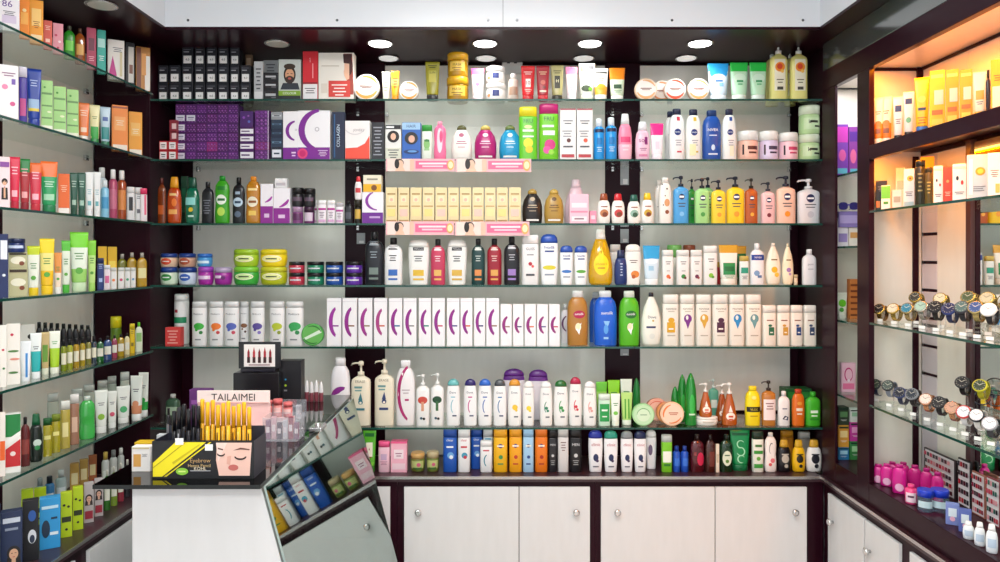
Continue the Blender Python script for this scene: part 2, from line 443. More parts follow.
# glossy dark canopy round three walls, with the white fascia boards above it
struct(boxobj('trim_canopy_back', -1.86, 1.78, 3.07, 3.64, CZ, CZ+.012, DARK))
struct(boxobj('trim_canopy_left', -1.86, -1.42, -.6, 3.07, CZ, CZ+.012, DARK))
struct(boxobj('trim_canopy_right', 1.365, 1.78, -.6, 3.07, CZ, CZ+.012, DARK))
FASC = mat('dfe4ea', 'p')
def fascia(name, x0, x1, y0, y1, joints, screws, axis):
    f = struct(boxobj(name, x0, x1, y0, y1, CZ+.012, 3.0, FASC))
    for j in joints:
        if axis == 'x': boxobj('joint', j-.0015, j+.0015, y0-.0012, y0, CZ+.012, 3.0, mat('9298a0'), f)
    for s_ in screws:
        b = MB(); b.loft([(0, .006, .006, 2), (.003, .004, .004, 2)], mat('6d6f72', 'm'), 10, M=Matrix.Translation((s_, y0, CZ+.04)) @ Matrix.Rotation(PI/2, 4, 'X')); b.build('screw', f)
fascia('trim_fascia_back', -1.42, 1.365, 3.07, 3.09, [wx(503, 3.07)], [wx(p, 3.07) for p in (188, 337, 488, 517, 672, 803)], 'x')
fascia('trim_fascia_left', -1.44, -1.42, -.6, 3.09, [], [], 'y')
fascia('trim_fascia_right', 1.365, 1.385, -.6, 3.09, [], [], 'y')

# built-in shelving on the back wall
su = empty('shelving_unit', (0, 3.6, TOP)); tag(su, 'tall built-in dark wood and cream shelving unit covering the back wall', 'shelving')
def sp(name, x0, x1, y0, y1, z0, z1, mt, par=None, bev=.002):
    o = boxobj(name, x0, x1, y0, y1, z0, z1, mt, None, bev); p = par or su
    o.parent = p; o.matrix_parent_inverse = Matrix.Translation(-Vector(p.location)) @ Matrix.Identity(4)
    return o
xs = [wx(p, 3.6) for p in (193, 345, 385, 605, 640, 790)]
for a, b_ in ((0, 1), (2, 3), (4, 5)):
    sp('back_panel', xs[a], xs[b_], 3.6, 3.615, TOP if a == 0 else (.855 if a == 4 else TOP), 2.575, CREAM)
sp('backing_board', -1.584, 1.491, 3.616, 3.638, TOP, CZ-.001, DARK)
sp('backsplash', wx(455, 3.59), 1.49, 3.588, 3.597, TOP, .832, DARK)
for a, b_ in ((-1.584, xs[0]), (xs[1], xs[2]), (xs[3], xs[4]), (xs[5], 1.491)):
    sp('upright', a, b_, 3.598, 3.615, TOP, CZ-.001, DARK)
sp('side_board', -1.60, -1.585, 3.28, 3.615, TOP, CZ-.001, DARK); sp('side_board', 1.492, 1.505, 3.28, 3.615, TOP, CZ-.001, DARK)
sp('corner_panel', -1.84, -1.601, 3.285, 3.305, TOP, CZ-.001, DARK)

# glass shelves
EDGE = mat('1c4a40', 'p'); EDGE.node_tree.nodes['Principled BSDF'].inputs['Roughness'].default_value = .1
def gshelf(x0, x1, y0, y1, z, label, edges, group=None, t=.009, br=()):
    mb = MB()
    vs = [(x, y, q) for x in (x0, x1) for y in (y0, y1) for q in (z - t, z)]
    fs = {'x0': (0, 1, 3, 2), 'x1': (4, 6, 7, 5), 'y0': (0, 4, 5, 1), 'y1': (2, 3, 7, 6), 'b': (0, 2, 6, 4), 't': (1, 5, 7, 3)}
    mb.add(vs, [fs[k] for k in fs if k not in edges], GLASS); 
    base = 0
    i = mb.m(EDGE)
    for k in edges: mb.f.append(fs[k]); mb.mi.append(i); mb.sm.append(False)
    o = mb.build('glass_shelf'); tag(o, label, 'shelf', group)
    for (x, y) in br:
        b = MB(); b.box(x-.007, x+.007, y-.012, y+.012, z-t-.012, z-t-.0003, CHROME, .002); b.build('bracket', o)
    return o
bays = [(-1.583, wx(356, 3.28), 'narrow', 'beside the left wall'), (wx(357, 3.28), wx(634, 3.28), 'wide', 'in the middle bay'), (wx(635, 3.28), 1.49, 'narrow', 'in the bay beside the right case')]
RN = ['top', 'second', 'third', 'fourth', 'fifth', 'sixth']
for r in range(6):
    for bi, (a, b_, _, ph) in enumerate(bays):
        gshelf(a, b_, DE, 3.597, BZ[r], f'{RN[r]} green-edged glass shelf on the back wall, {ph}', ('y0',), 'back wall glass shelves', br=[(a+.09, 3.585), (b_-.05, 3.585)])
for r in range(6):
    gshelf(-1.84, LX, 1.2, 3.284, LZ[r], f'{RN[r]} long glass shelf along the left wall', ('x1', 'y0'), 'left wall glass shelves', br=[(-1.83, 2.6), (-1.83, 3.2)])
# left wall unit
lu = empty('shelving_unit', (-1.84, 2.2, TOP)); tag(lu, 'built-in cream and dark wood shelving along the left wall', 'shelving')
sp('back_panel', -1.856, -1.842, 2.68, 3.28, TOP, CZ-.06, CREAM, lu); sp('back_panel', -1.856, -1.842, 1.2, 2.5, TOP, CZ-.06, CREAM, lu)
sp('upright', -1.856, -1.84, 2.502, 2.678, TOP, CZ-.062, DARK, lu); sp('header', -1.856, -1.842, 1.2, 3.28, CZ-.058, CZ-.001, DARK, lu)

# worktops and base cabinets
WT = mat('3a2229', 'p'); WTT = mat('8f8783', 'p')
def worktop(label, x0, x1, y0, y1, side):
    w = boxobj('worktop', x0, x1, y0, y1, TOP-.025, TOP, WT); tag(w, label, 'worktop')
    e = .0035
    if side == 'y': b = (x0, x1, y0-e, y0-.0002, TOP-.012, TOP+.001)
    elif side == 'x1': b = (x1+.0002, x1+e, y0, y1, TOP-.012, TOP+.001)
    else: b = (x0-e, x0-.0002, y0, y1, TOP-.012, TOP+.001)
    boxobj('edging', *b, STEEL, w)
worktop('long dark worktop with steel edging below the back shelves', -1.449, 1.449, 3.25, 3.586, 'y')
worktop('dark worktop with steel edging running along the left wall', -1.856, -1.45, 1.0, 3.28, 'x1')
worktop('dark worktop with steel edging under the lit right case', 1.45, 1.775, 1.0, 3.279, 'x0')
def knob(par, loc, ax):
    mb = MB(); M = Matrix.Translation(loc) @ (Matrix.Rotation(PI/2, 4, 'X') if ax == 'y' else Matrix.Rotation(-PI/2 if ax == 'x0' else PI/2, 4, 'Y'))
    mb.loft([(0, .007, .007, 2), (.010, .006, .006, 2), (.013, .014, .014, 2), (.022, .015, .015, 2), (.026, .009, .009, 2)], CHROME, 18, M=M); mb.build('knob', par)
def cabinet(label, box, doors, ax):
    x0, x1, y0, y1 = box
    c = boxobj('base_cabinet', x0, x1, y0, y1, 0.0, TOP-.0255, DARK); tag(c, label, 'cabinet', None)
    for (a, b_, kn) in doors:
        if ax == 'y':
            d = boxobj('door', a, b_, y0-.014, y0-.0005, .07, .582, DOORM, c, .002)
            if kn: knob(d, (kn, y0-.014, .473), 'y')
        elif ax == 'x1':
            d = boxobj('door', x1+.0005, x1+.014, a, b_, .07, .575, DOORM, c, .002)
            if kn: knob(d, (x1+.014, kn, .473), 'x1')
        else:
            d = boxobj('door', x0-.014, x0-.0005, a, b_, .07, .575, DOORM, c, .002)
            if kn: knob(d, (x0-.014, kn, .465), 'x0')
yb = 3.27; q = lambda p: wx(p, 3.256)
cabinet('dark framed base cabinet with one cream door behind the showcase counter', (-1.468, q(397)-.001, yb, 3.634), [(q(196), q(292), q(280)), (q(293), q(390), q(376))], 'y')
cabinet('dark framed base cabinet with two cream doors, in the middle under the back shelves', (q(397), q(596), yb, 3.634), [(q(404), q(518.7), q(418.5)), (q(519.4), q(590), q(576))], 'y')
cabinet('dark framed base cabinet with two cream doors, nearest the right case', (q(596)+.001, 1.468, yb, 3.634), [(q(601), q(714.8), q(617)), (q(715.6), q(807), q(794))], 'y')
dl = lambda p: F*1.44/(VX-p)
cabinet('dark framed base cabinet with cream doors along the left wall', (-1.856, -1.472, 1.0, 3.26), [(dl(94.5), 3.2, 2.65), (1.7, dl(81), 2.45), (1.05, 1.68, 1.1)], 'x1')
dr_ = lambda p: F*1.455/(p-VX)
cabinet('dark framed base cabinet with cream doors under the lit right case', (1.47, 1.775, 1.0, 3.26), [(dr_(863.2), dr_(827.5), dr_(833)), (dr_(898.5), dr_(864.5), dr_(870)), (dr_(985), dr_(909), 2.0), (1.1, 2.05, 1.2)], 'x0')

# lit display case on the right wall
rc = empty('display_case', (1.6, 2.4, TOP)); tag(rc, 'dark framed display case with warm strip lights along the right wall', 'display case')
XB = 1.715; PY = 2.93
def rp(name, *a, **k): return sp(name, *a, par=rc, **k)
FRZ = bpy.data.materials.new('smoked_mirror'); FRZ.use_nodes = True
_b = FRZ.node_tree.nodes['Principled BSDF']; _b.inputs['Base Color'].default_value = lin('8c8f8d'); _b.inputs['Metallic'].default_value = .85; _b.inputs['Roughness'].default_value = .12
Y0 = 1.1
rp('frieze_mirror', RX+.002, RX+.012, Y0, 3.279, 2.461, CZ-.001, FRZ)
rp('top_beam', RX, RX+.03, Y0, 3.279, 2.37, 2.46, DARK)
rp('top_board', RX+.03, XB, Y0, 3.279, 2.387, 2.4, CARC)
rp('post', RX, RX+.012, 3.154, 3.279, TOP+.001, 2.369, DARK)
rp('post', RX, RX+.022, 2.865, 2.96, TOP+.001, 2.369, DARK)
rp('post', RX, RX+.022, 1.2, 1.3, TOP+.001, 2.369, DARK)
rp('mid_beam', RX-.001, RX+.023, 1.301, 2.864, 2.007, 2.063, DARK)
rp('mid_board', RX+.024, XB-.001, 1.301, PY-.001, 2.045, 2.063, DARKL)
rp('base_rail', RX+.001, RX+.021, 1.301, 3.153, TOP+.001, .722, DARK)
rp('deck', RX+.0215, XB-.001, Y0, 3.279, .70, .72, DARKL)
rp('partition', RX+.023, XB, PY, PY+.02, .721, 2.386, CARC)
rp('corner_strip', 1.676, 1.70, PY-.008, PY-.0005, .722, 2.027, DARK)
rp('corner_strip', 1.692, XB-.0005, PY-.014, PY-.0005, 2.065, 2.386, DARK)
rp('edge_strip', RX+.031, 1.6915, PY-.008, PY-.0005, 2.374, 2.3865, DARK)
rp('edge_strip', XB-.008, XB-.0002, 1.31, PY-.0145, 2.374, 2.3865, DARK)
rp('edge_strip', XB-.010, XB-.0002, 1.31, PY-.009, 2.028, 2.0445, DARK)
rp('end_panel', 1.507, XB+.06, 3.30, 3.312, .721, 2.386, CARC)
rp('back_panel', XB, XB+.015, PY+.021, 3.299, .721, 2.386, CARC)
rp('back_panel', XB+.0002, XB+.015, 2.64, PY, 2.064, 2.386, CARC); rp('back_panel', XB+.0002, XB+.015, Y0, 2.639, 2.064, 2.386, CARC)
SL = mat('cfc6cc', 'p')
gz = [wz(p, 2.87) for p in (234, 262.5, 290.5, 318.5, 346.5, 375, 403, 430)]
zt = 2.044
for i, g_ in enumerate(gz + [.722]):
    rp('slat_board', XB+.0002, XB+.012, 2.828, PY-.001, g_+(.006 if i < len(gz) else 0), zt, SL); 
    if i < len(gz): rp('groove', XB+.008, XB+.0125, 2.828, PY-.001, g_-.006, g_+.006, DARKL)
    zt = g_-.006
rp('back_panel', XB+.0002, XB+.015, 2.605, 2.827, .722, 2.044, CARC)
rp('mirror_trim', 1.682, XB-.0005, 2.576, 2.604, .722, 2.04, mat('4a2f33'))
rp('mirror', 1.69, 1.70, 1.35, 2.575, .722, 2.03, MIRROR)
# warm LED strips
def emis(name, c, s):
    m = bpy.data.materials.new(name); m.use_nodes = True; b = m.node_tree.nodes['Principled BSDF']
    b.inputs['Base Color'].default_value = (1, 1, 1, 1); b.inputs['Emission Color'].default_value = c; b.inputs['Emission Strength'].default_value = s; return m
WARM = emis('warm_led', (1, .38, .07, 1), 8); WARM2 = emis('warm_led_soft', (1, .42, .1, 1), 4)
rp('led_strip', RX+.034, RX+.046, 1.35, 2.90, 2.379, 2.386, WARM)
rp('led_strip', RX+.030, RX+.040, 1.35, 2.90, 2.037, 2.044, WARM2)
def area(name, loc, rot, sx, sy, p, c, spread=PI):
    l = bpy.data.lights.new(name, 'AREA'); l.shape = 'RECTANGLE'; l.size = sx; l.size_y = sy; l.energy = p; l.color = c; l.spread = spread
    o = bpy.data.objects.new(name, l); COL.objects.link(o); o.location = loc; o.rotation_euler = rot; return o
area('warm_strip_light', (RX+.042, 2.12, 2.375), (0, 0, 0), .02, 1.5, 13, (1, .25, .0))
area('warm_strip_light', (RX+.036, 2.12, 2.033), (0, 0, 0), .02, 1.5, 10.5, (1, .26, .0))
area('bay_strip_light', (1.58, 3.1, 2.38), (0, 0, 0), .12, .2, 1.2, (1, .95, .98))
for z_, ph in ((1.8035, 'under the tester boxes'), (1.361, 'holding the upper row of watches'), (1.035, 'holding the lower row of watches')):
    gshelf(RX+.002, XB-.002, 1.305, PY-.002, z_, f'long clear glass shelf in the right case {ph}', ('x0',), 'right case glass shelves')
NB = [(1.98, 'highest'), (1.667, 'second'), (1.344, 'third'), (1.018, 'lowest')]
for z_, ph in NB:
    gshelf(RX+.023, XB-.002, 2.962, 3.275, z_, f'{ph} small glass shelf in the narrow bay of the right case', ('x0',), 'narrow bay glass shelves')

# downlights in the canopy
def downlight(x, y, r, on, label, grp):
    mb = MB(); mb.loft([(CZ-.004, r*.9, r*.9, 2), (CZ-.006, r, r, 2), (CZ-.0005, r, r, 2)], mat('c9c9cb', 'm'), 32); o = mb.build('downlight')
    mt = emis('lamp_disc', (1, .98, .95, 1), on) if on else mat('d0cfc8')
    m2 = MB(); m2.loft([(CZ-.008, r*.84, r*.84, 2), (CZ-.0042, r*.87, r*.87, 2)], mt, 32); m2.build('diffuser', o)
    tag(o, label, 'light', grp)
    if on > 1:
        l = bpy.data.lights.new('downlight_beam', 'SPOT'); l.energy = on*.75; l.spot_size = 2.4; l.spot_blend = .6; l.shadow_soft_size = .05; l.color = (1, .98, .96)
        lo = bpy.data.objects.new('downlight_beam', l); COL.objects.link(lo); lo.location = (x, y, CZ-.02)
    for ch in [o] + list(o.children): pass
    o.location = (x, y, 0)
pl = ['above the red and cream hair colour boxes', 'above the stacked gold jars', 'above the green-capped tubes', 'above the orange-lidded tins']
downlight(wx(277, 3.26), 3.26, .056, 0, 'unlit round downlight in the dark canopy above the black dye boxes', 'round canopy downlights')
for i, p in enumerate((380, 485, 590, 700)):
    downlight(wx(p, 3.26), 3.26, .058, 8, 'lit round downlight at the canopy edge ' + pl[i], 'round canopy downlights')
    downlight(wx(p, 3.26), 3.50, .052, .42, 'dimmer round downlight near the wall ' + pl[i], 'round canopy downlights')
downlight(-1.52, 2.76, .058, 0, 'unlit round downlight in the canopy over the left wall shelves', 'round canopy downlights')

# unseen ceiling lamps added as general lighting, and daylight from the open shop front
for i, (px_, py_) in enumerate(((-.0, 1.6), (0, -.2))):
    f = boxobj('added_ceiling_lamp', px_-.62, px_+.62, py_-.32, py_+.32, 2.975, 2.999, WHITE); tag(f, ('added unseen rectangular ceiling lamp closer to the back shelves', 'added unseen rectangular ceiling lamp closer to the shop front')[i], 'light', 'added ceiling lamps')
    boxobj('diffuser', px_-.6, px_+.6, py_-.3, py_+.3, 2.970, 2.9748, emis('added_lamp_white', (1, .99, .97, 1), 7), f)
    area('added_ceiling_light', (px_, py_, 2.96), (0, 0, 0), 1.2, .6, 30, (1, .985, .96))
w = bpy.data.worlds.new('daylight'); scene.world = w; w.use_nodes = True
bg = w.node_tree.nodes['Background']; bg.inputs[0].default_value = (.9, .95, 1, 1); bg.inputs[1].default_value = 1.5

# camera
cd = bpy.data.cameras.new('camera'); cam = bpy.data.objects.new('camera', cd); COL.objects.link(cam)
cam.location = (0, 0, EYE); cam.rotation_euler = (PI/2, 0, 0); cd.sensor_width = 36; cd.lens = F/1000*36; cd.shift_x = .001; cd.shift_y = -.024
scene.camera = cam
scene.view_settings.view_transform = 'Standard'; scene.view_settings.look = 'None'; scene.view_settings.gamma = 1; scene.view_settings.exposure = 0
try: scene.view_settings.use_curve_mapping = False
except Exception: pass
scene.cycles.transparent_max_bounces = 24; scene.cycles.max_bounces = 10
# ================================================================== BACK WALL, TOP SHELF
def dye(x0, x1, zb, desc):
    d = DF + .02; w = (x1-x0)*(d+.03)/F*.97; h = .0836
    o = product('box', w, h, '1b1d26', None, [R(0, .30, .72, .42, 'f2f2f2'), T('4.0', 0, .30, .34, '15131a'), R(-.1, .72, .5, .05, 'a8a8b0'), R(0, .84, .7, .03, '6c6c78')], desc, 'black hair dye cartons', dr=1.1)
    o.location = (wx((x0+x1)/2, d+.03), d+.03, zb); del o['_d']
dx = [159.8, 171.1, 183.5, 196, 207.5, 219.3, 231, 241.6, 253]
for i in range(8): dye(dx[i]+.6, dx[i+1]-.4, BZ[0], f'small black dye carton, bottom row, {ORD[i]} from the side wall, top back shelf')
for i in range(8): dye(dx[i]+.8, dx[i+1]-.6, BZ[0]+.084, f'small black dye carton, middle row, {ORD[i]} from the side wall, top back shelf')
for j, i in enumerate((2, 3, 4, 5, 6)): dye(dx[i]+.9, dx[i+1]-.3, BZ[0]+.168, f'small black dye carton, uppermost row, {ORD[j]} from the side wall, top back shelf')
B(1, 'box', 246, 252.6, 50, 'narrow brown photo box peeking behind the black dye cartons', '8a6a50', None, [R(0, .6, .7, .5, 'c9a98a')], rear=.14)
B(1, 'box', 254.8, 264, 62, 'slim pale grey carton beside the black dye cartons', 'b9bcc0', None, [L(0, .8, .6, 6, '4a4c55', .1), R(0, .12, .9, .2, 'd9dadc')])
B(1, 'box', 264.6, 279.6, 61.5, 'grey box half hidden behind the three flat black boxes', 'aeb2b4', None, [L(0, .9, .6, 3, '5b5d66', .07)], rear=.09)
pv = None
for i, nm in enumerate(('bottom', 'middle', 'top')):
    pv = B(1, 'box', 264.6, 279.6, (90.2, 81.9, 73.6)[i], f'flat black box with grey writing, {nm} one of three beside the bearded man box', '1a1a20', None, [R(0, .5, .7, .22, 'b8b8bc'), R(.2, .25, .3, .1, '77777d')], group='flat black boxes', ph='', on=pv)
B(1, 'box', 280.2, 303, 61, 'hair colour box printed with a bearded man', '9ba6a2', None,
  [R(0, .5, .98, .98, 'c4cac6'), G([(-.42, .26), (.45, .26), (.36, .42), (-.3, .42)], '27303a'), E(0, .62, .27, .4, '2a1d17'), E(.0, .62, .2, .27, 'd9a27e'), E(0, .50, .2, .17, '33221a'), E(0, .53, .08, .05, 'b5534a'), E(0, .82, .26, .13, '3a2a1c'), R(-.08, .645, .09, .015, '1d1512'), R(.09, .645, .09, .015, '1d1512'),
   R(0, .17, .98, .12, '7fa531'), T('COLOUR', 0, .17, .6, 'f1f1f1'), R(0, .06, .98, .1, '1c2228')], dmax=.06)
B(1, 'box', 303.8, 319, 52.5, 'tall red hair colour carton with a white foot', 'd3202f', None, [R(0, .17, .96, .32, 'ecebee'), T('COLOR', 0, .82, .3, 'f5dfe2', 90), R(.18, .6, .06, .3, 'f0a9ac'), R(0, .35, .96, .03, '8e1020'), L(0, .24, .7, 3, '55525a')], dmax=.06)
B(1, 'box', 319.6, 355.3, 54.5, 'wide cream hair colour box showing a woman in profile', 'efe9df', None,
  [G([(.22, .98), (.46, .98), (.49, .5), (.5, .12), (.34, .12), (.3, .5)], 'a1473a'), E(.36, .72, .12, .28, '4a1f1a'), G([(.24, .82), (.38, .84), (.38, .45), (.3, .42), (.235, .52), (.22, .6), (.24, .66)], 'e9b99b'), G([(.2, .97), (.46, .97), (.42, .76), (.22, .78)], '3c1614'),
   R(-.16, .72, .5, .02, 'c9bfb0'), R(.1, .24, .62, .34, 'd2443c'), L(.1, .32, .44, 4, 'f8e9e4', .07), R(-.33, .25, .18, .2, 'e1d7ca')], dmax=.06)
def tin(row, x0, x1, yt, desc, lid, rim, art, **k):
    B(row, 'disc', x0, x1, yt, desc, rim, lid, art, **k)
ORA = lambda c, t='7b3a20': [E(0, .5, .46, .46, 'f6f1ea'), A(0, .5, .44, .44, .28, 200, 340, c), A(0, .5, .44, .44, .2, 20, 110, c), R(0, .52, .66, .16, 'faf7f2'), R(0, .54, .5, .04, t), R(0, .48, .36, .025, t)]
tin(1, 353.6, 380.4, 79, 'white round tin with orange slices before the dark post', 'f3efe8', 'e8a25a', ORA('f0a04b'))
B(1, 'tube', 382, 390.5, 72, 'slim pale patterned tube between a white tin and yellow tube', 'e4e6d4', 'cfd6c4', [L(0, .8, .6, 6, '7d8a72', .09)])
B(1, 'tube', 391, 399.8, 71, 'narrow orange and yellow tube', 'f3ae1f', 'e8901a', [L(0, .75, .6, 4, 'c23a1c', .1)], bands=[(.5, .72, 'f7d66a')])
tin(1, 399.6, 419.4, 80.3, 'white and orange round tin next to a narrow yellow tube', 'f5efe7', 'f0b070', ORA('ee9a3c'))
B(1, 'tube', 425, 440, 62, 'olive gold tube with a black cap', '8f8a22', '17151a', [R(0, .62, .5, .3, 'b8b043'), L(0, .9, .6, 2, '1c1b12', .05), T('SUN', 0, .72, .4, '26240f')])
j0 = B(1, 'jar', 446.4, 469, 78.2, 'big amber gold hair mask jar, lower of two', 'c79416', 'd9a51d', [R(0, .4, .7, .4, 'e3bd4c'), T('MASK', 0, .46, .42, '4b2f10'), L(0, .32, .5, 2, '6e4a15', .09)], fin='q', group='gold hair mask jars')
B(1, 'jar', 447.2, 468.6, 54.3, 'big amber gold hair mask jar, stacked uppermost', 'c79416', 'd9a51d', [R(0, .4, .7, .4, 'e3bd4c'), T('MASK', 0, .46, .42, '4b2f10'), L(0, .32, .5, 2, '6e4a15', .09)], fin='q', group='gold hair mask jars', on=j0)
B(1, 'tube', 471, 484.3, 68.5, 'white face tube with a bright pink top', 'f7eef1', 'f0dfe4', [C(0, .5, .15, 'f0729c'), L(0, .38, .5, 3, 'c75a80', .05)], bands=[(.8, 1, 'f0619a')])
j0 = B(1, 'jar', 485.6, 506, 84.5, 'white cream jar with navy square, lower of two', 'f4f2ee', 'f6f5f2', [R(0, .42, .34, .34, '24306b'), C(-.34, .3, .08, 'c58a5a')], group='white jars with a navy square')
B(1, 'jar', 485.6, 505.6, 68, 'white cream jar with navy square, upper of two', 'f4f2ee', 'f6f5f2', [R(0, .42, .34, .34, '24306b'), C(-.34, .3, .08, 'c58a5a')], group='white jars with a navy square', on=j0)
B(1, 'slim', 508, 518.5, 74, 'small brown bottle with clear cap beside the first red tube', 'cfc0b4', 'e9e9e6', [R(0, .35, .8, .3, 'a88873')], capfin='p')
B(1, 'tube', 520.8, 535.2, 66, 'scarlet cosmetic tube, second tube past the wall socket', 'd21f26', 'b4161d', [L(0, .82, .6, 2, 'f6d9d3', .06), R(0, .5, .35, .24, 'f3ece4'), T('10', 0, .5, .3, 'a31018'), L(0, .3, .5, 2, 'f4c9b8', .05)])
B(1, 'tube', 536, 549.6, 66, 'darker crimson patterned cosmetic tube', 'a31f2c', 'c2202c', [L(0, .82, .6, 2, 'f2cfa5', .06), C(0, .52, .18, 'c96a5a'), C(.1, .38, .12, '7c3c3a'), R(0, .26, .5, .05, 'ecd8c4')])
B(1, 'tube', 550.6, 563.8, 65.5, 'olive green and cream cosmetic tube', 'a7a06c', '2a2a1c', [R(0, .52, .42, .36, '2d2d20'), T('H', 0, .55, .2, 'e3dcb0'), L(0, .84, .6, 2, '3d3c24', .06)])
B(1, 'tube', 565.4, 577.6, 67, 'blush white tube with a rose pink crimp', 'f6e3e7', 'efe6e8', [L(0, .5, .4, 4, 'c98a98', .06)], bands=[(.78, 1, 'ef7ba0')])
B(1, 'tube', 578.4, 595, 63.5, 'white and leaf green tube with dark mask picture', 'e8efdf', 'd9e2cc', [R(-.15, .86, .5, .14, '4ba32c'), R(.25, .9, .3, .12, '16181c'), E(0, .6, .3, .16, 'ccd8dc'), E(-.05, .32, .3, .2, '33432c'), C(.2, .3, .12, '6fae35')])
B(1, 'tube', 593.2, 608.4, 68.5, 'white tube with an orange splash', 'f5f2ea', 'efe9dc', [R(0, .86, .8, .05, '2b2926'), E(0, .42, .3, .2, 'f0981f'), L(0, .68, .5, 2, '6b5a3c', .06)], bands=[(.18, .42, 'f2a63a')])
B(1, 'tube', 609, 625.2, 68, 'pale green face tube topped with solid orange', 'cfe0c4', 'e8ece2', [R(0, .42, .5, .13, '35503a'), L(0, .3, .5, 2, '6b8a62', .05)], bands=[(.64, 1, 'f08a1e')])
tin(1, 634, 656.6, 81.5, 'cream round tin with peach rim, first of four upright tins', 'f3d5b4', 'e9a06a', ORA('eeb27a'), group='upright round peach tins')
for i, (a, c_, t_, ph_) in enumerate(((650.5, 'ef9e68', 'pale peach', 'overlapping the first tin'), (663.2, 'ef5a3c', 'coral red', 'in the middle'), (686.6, 'f2a868', 'light orange', 'against a blue-topped tube'))):
    tin(1, a, a+22.4, 81, f'{t_} and white round tin, {ph_}', 'f4e7d9', 'e6a070', ORA(c_, '8a3b22'), group='upright round peach tins', rear=.045 if i == 0 else 0)
B(1, 'tube', 707.2, 728.8, 63.5, 'wide white and sky blue face tube with scalloped blue top', 'cfe6f6', 'e6f0f6', [E(0, .74, .42, .3, '2f9fe0'), E(0, .58, .36, .24, 'dcedf8'), R(0, .52, .34, .05, '3a74b8'), R(.1, .42, .2, .1, '8cc0e6')], bands=[(.78, 1, '2fa2e6')])
for i, (a, b_) in enumerate(((729.6, 748.2), (749, 766.8))):
    B(1, 'tube', a, b_, 62.5, f'wide mint tube with green top, ' + ('beside the blue-topped tube,', 'nearest the yellow pump bottles,')[i], 'bde8c6', 'e4f2e6', [E(0, .58, .34, .26, 'd4f2da'), R(0, .5, .36, .05, '2f9c5a'), R(0, .42, .26, .03, '4ab070')], bands=[(.76, 1, '2fc24e')], group='wide mint and green tubes')
YP = [R(0, .42, .62, .52, 'f5f0d8'), E(0, .55, .28, .28, 'f0952a'), E(-.02, .56, .16, .17, 'd9482a'), C(.12, .48, .1, 'f7c15a'), L(0, .34, .4, 2, '6d6a4a'), R(0, .2, .34, .05, '4b4a3c')]
for i, (a, b_, rr, yy) in enumerate(((765.6, 778, .11, 44.5), (769.4, 787.2, 0, 40.8), (784.6, 795, .11, 45), (789.8, 807.2, 0, 41))):
    B(1, 'pump', a, b_, yy, 'pale yellow pump bottle ' + ('peeking out behind, beside the green tube', 'with orange flower, beside green tube,', 'peeking out between two front ones', 'with orange flower, in front nearest corner')[i], 'ece58c', 'f1f2ee', YP, rear=rr, group='pale yellow pump bottles', dr=.55 if not rr else .7)
# wall socket
ws = boxobj('wall_socket', wx(502, 3.59), wx(522.5, 3.59), 3.588, 3.5975, wz(74, 3.59), wz(50, 3.59), mat('f0efec'), None, .003); tag(ws, 'white three-pin wall socket plate fixed high on the back panel', 'socket')
mb = MB()
for px_, py_, a, b_ in ((512, 57, .004, .010), (508.5, 62.5, .008, .005), (515.5, 62.5, .008, .005)):
    mb.box(wx(px_, 3.59)-a/1, wx(px_, 3.59)+a/1, 3.587, 3.5882, wz(py_, 3.59)-b_, wz(py_, 3.59)+b_, mat('15131a'))
mb.build('socket_holes', ws)

# ================================================================== SECOND SHELF
PURP = ['4f1d66', '5a2071', '48195c', '541a62']
def pat(seed, w=.5):
    rr = random.Random(seed); o = []
    for a in (-.3, 0, .3):
        for z in (.28, .72):
            o += [E(a, z, .08, .08, rr.choice(['8a4aa0', '9c5bb0', '7a3a92'])), R(a+.12, z-.18, .1, .05, 'b07ac0')]
    o.append(R(0, .5, .86, .05, '6d2f80')); return o
ex = [178.6, 189, 199.3, 209.6, 220, 230.6, 241]
ey = [158.3, 149, 139.6, 130.3, 120.9, 111.6, 102.3]
for r in range(6):
    for c in range(6):
        d = DF + .012; dcc = d + .04
        w = (ex[c+1]-ex[c])*dcc/F*.98; h = 9.35*dcc/F*.985
        body = PURP[(r*3+c*5) % 4] if not (r == 1 and c == 3) else '8c2070'
        ds = pat(r*7+c)
        wl = (c == 0 and r < 5) or (c == 1 and r == 4)
        if wl: ds = ds + [R(.0, .5, .84, .62, 'd8d6e4'), R(0, .56, .6, .1, '6c6a86'), R(0, .38, .5, .07, '8f8da6')]
        o = product('box', w, h, body, None, ds, f'purple patterned dye carton{" with pale label" if wl else ""}, {ORD[r]} row up, {ORD[c]} column, second back shelf', 'purple hair dye cartons', dr=1.4)
        o.location = (wx((ex[c]+ex[c+1])/2, dcc), dcc, BZ[1] + r*(9.35*dcc/F)); del o['_d']
RW = [R(0, .5, .8, .74, 'f2eeee'), R(0, .58, .5, .1, '3a2a30'), R(0, .36, .4, .08, '77666c')]
zz = .0445
for c, (a, b_) in enumerate(((160.2, 168.8), (169.4, 177.8))):
    for r in range(2):
        o = B(2, 'box', a, b_, 148.5, f'small red and white carton, {("lower", "upper")[r]} row, {("by the side wall", "touching the purple cartons")[c]}', 'c01f2e', None, RW, z=BZ[1] + r*zz, group='small red and white cartons')
        k_ = zz*.97/(o['_h']-(BZ[1]+r*zz)); o.scale = (1, 1, k_)
for r in range(2):
    o = B(2, 'box', 170.6, 178.2, 133, f'narrow reddish carton, {("lower", "higher")[r]} of two on red white ones,', '8e2b3c', None, [R(.1, .5, .6, .6, 'e9c9cb')], z=BZ[1] + (2+r)*zz, group='narrow reddish cartons', rear=.0)
    o.scale = (1, 1, zz*.97/(o['_h']-(BZ[1]+(2+r)*zz)))
pv = None
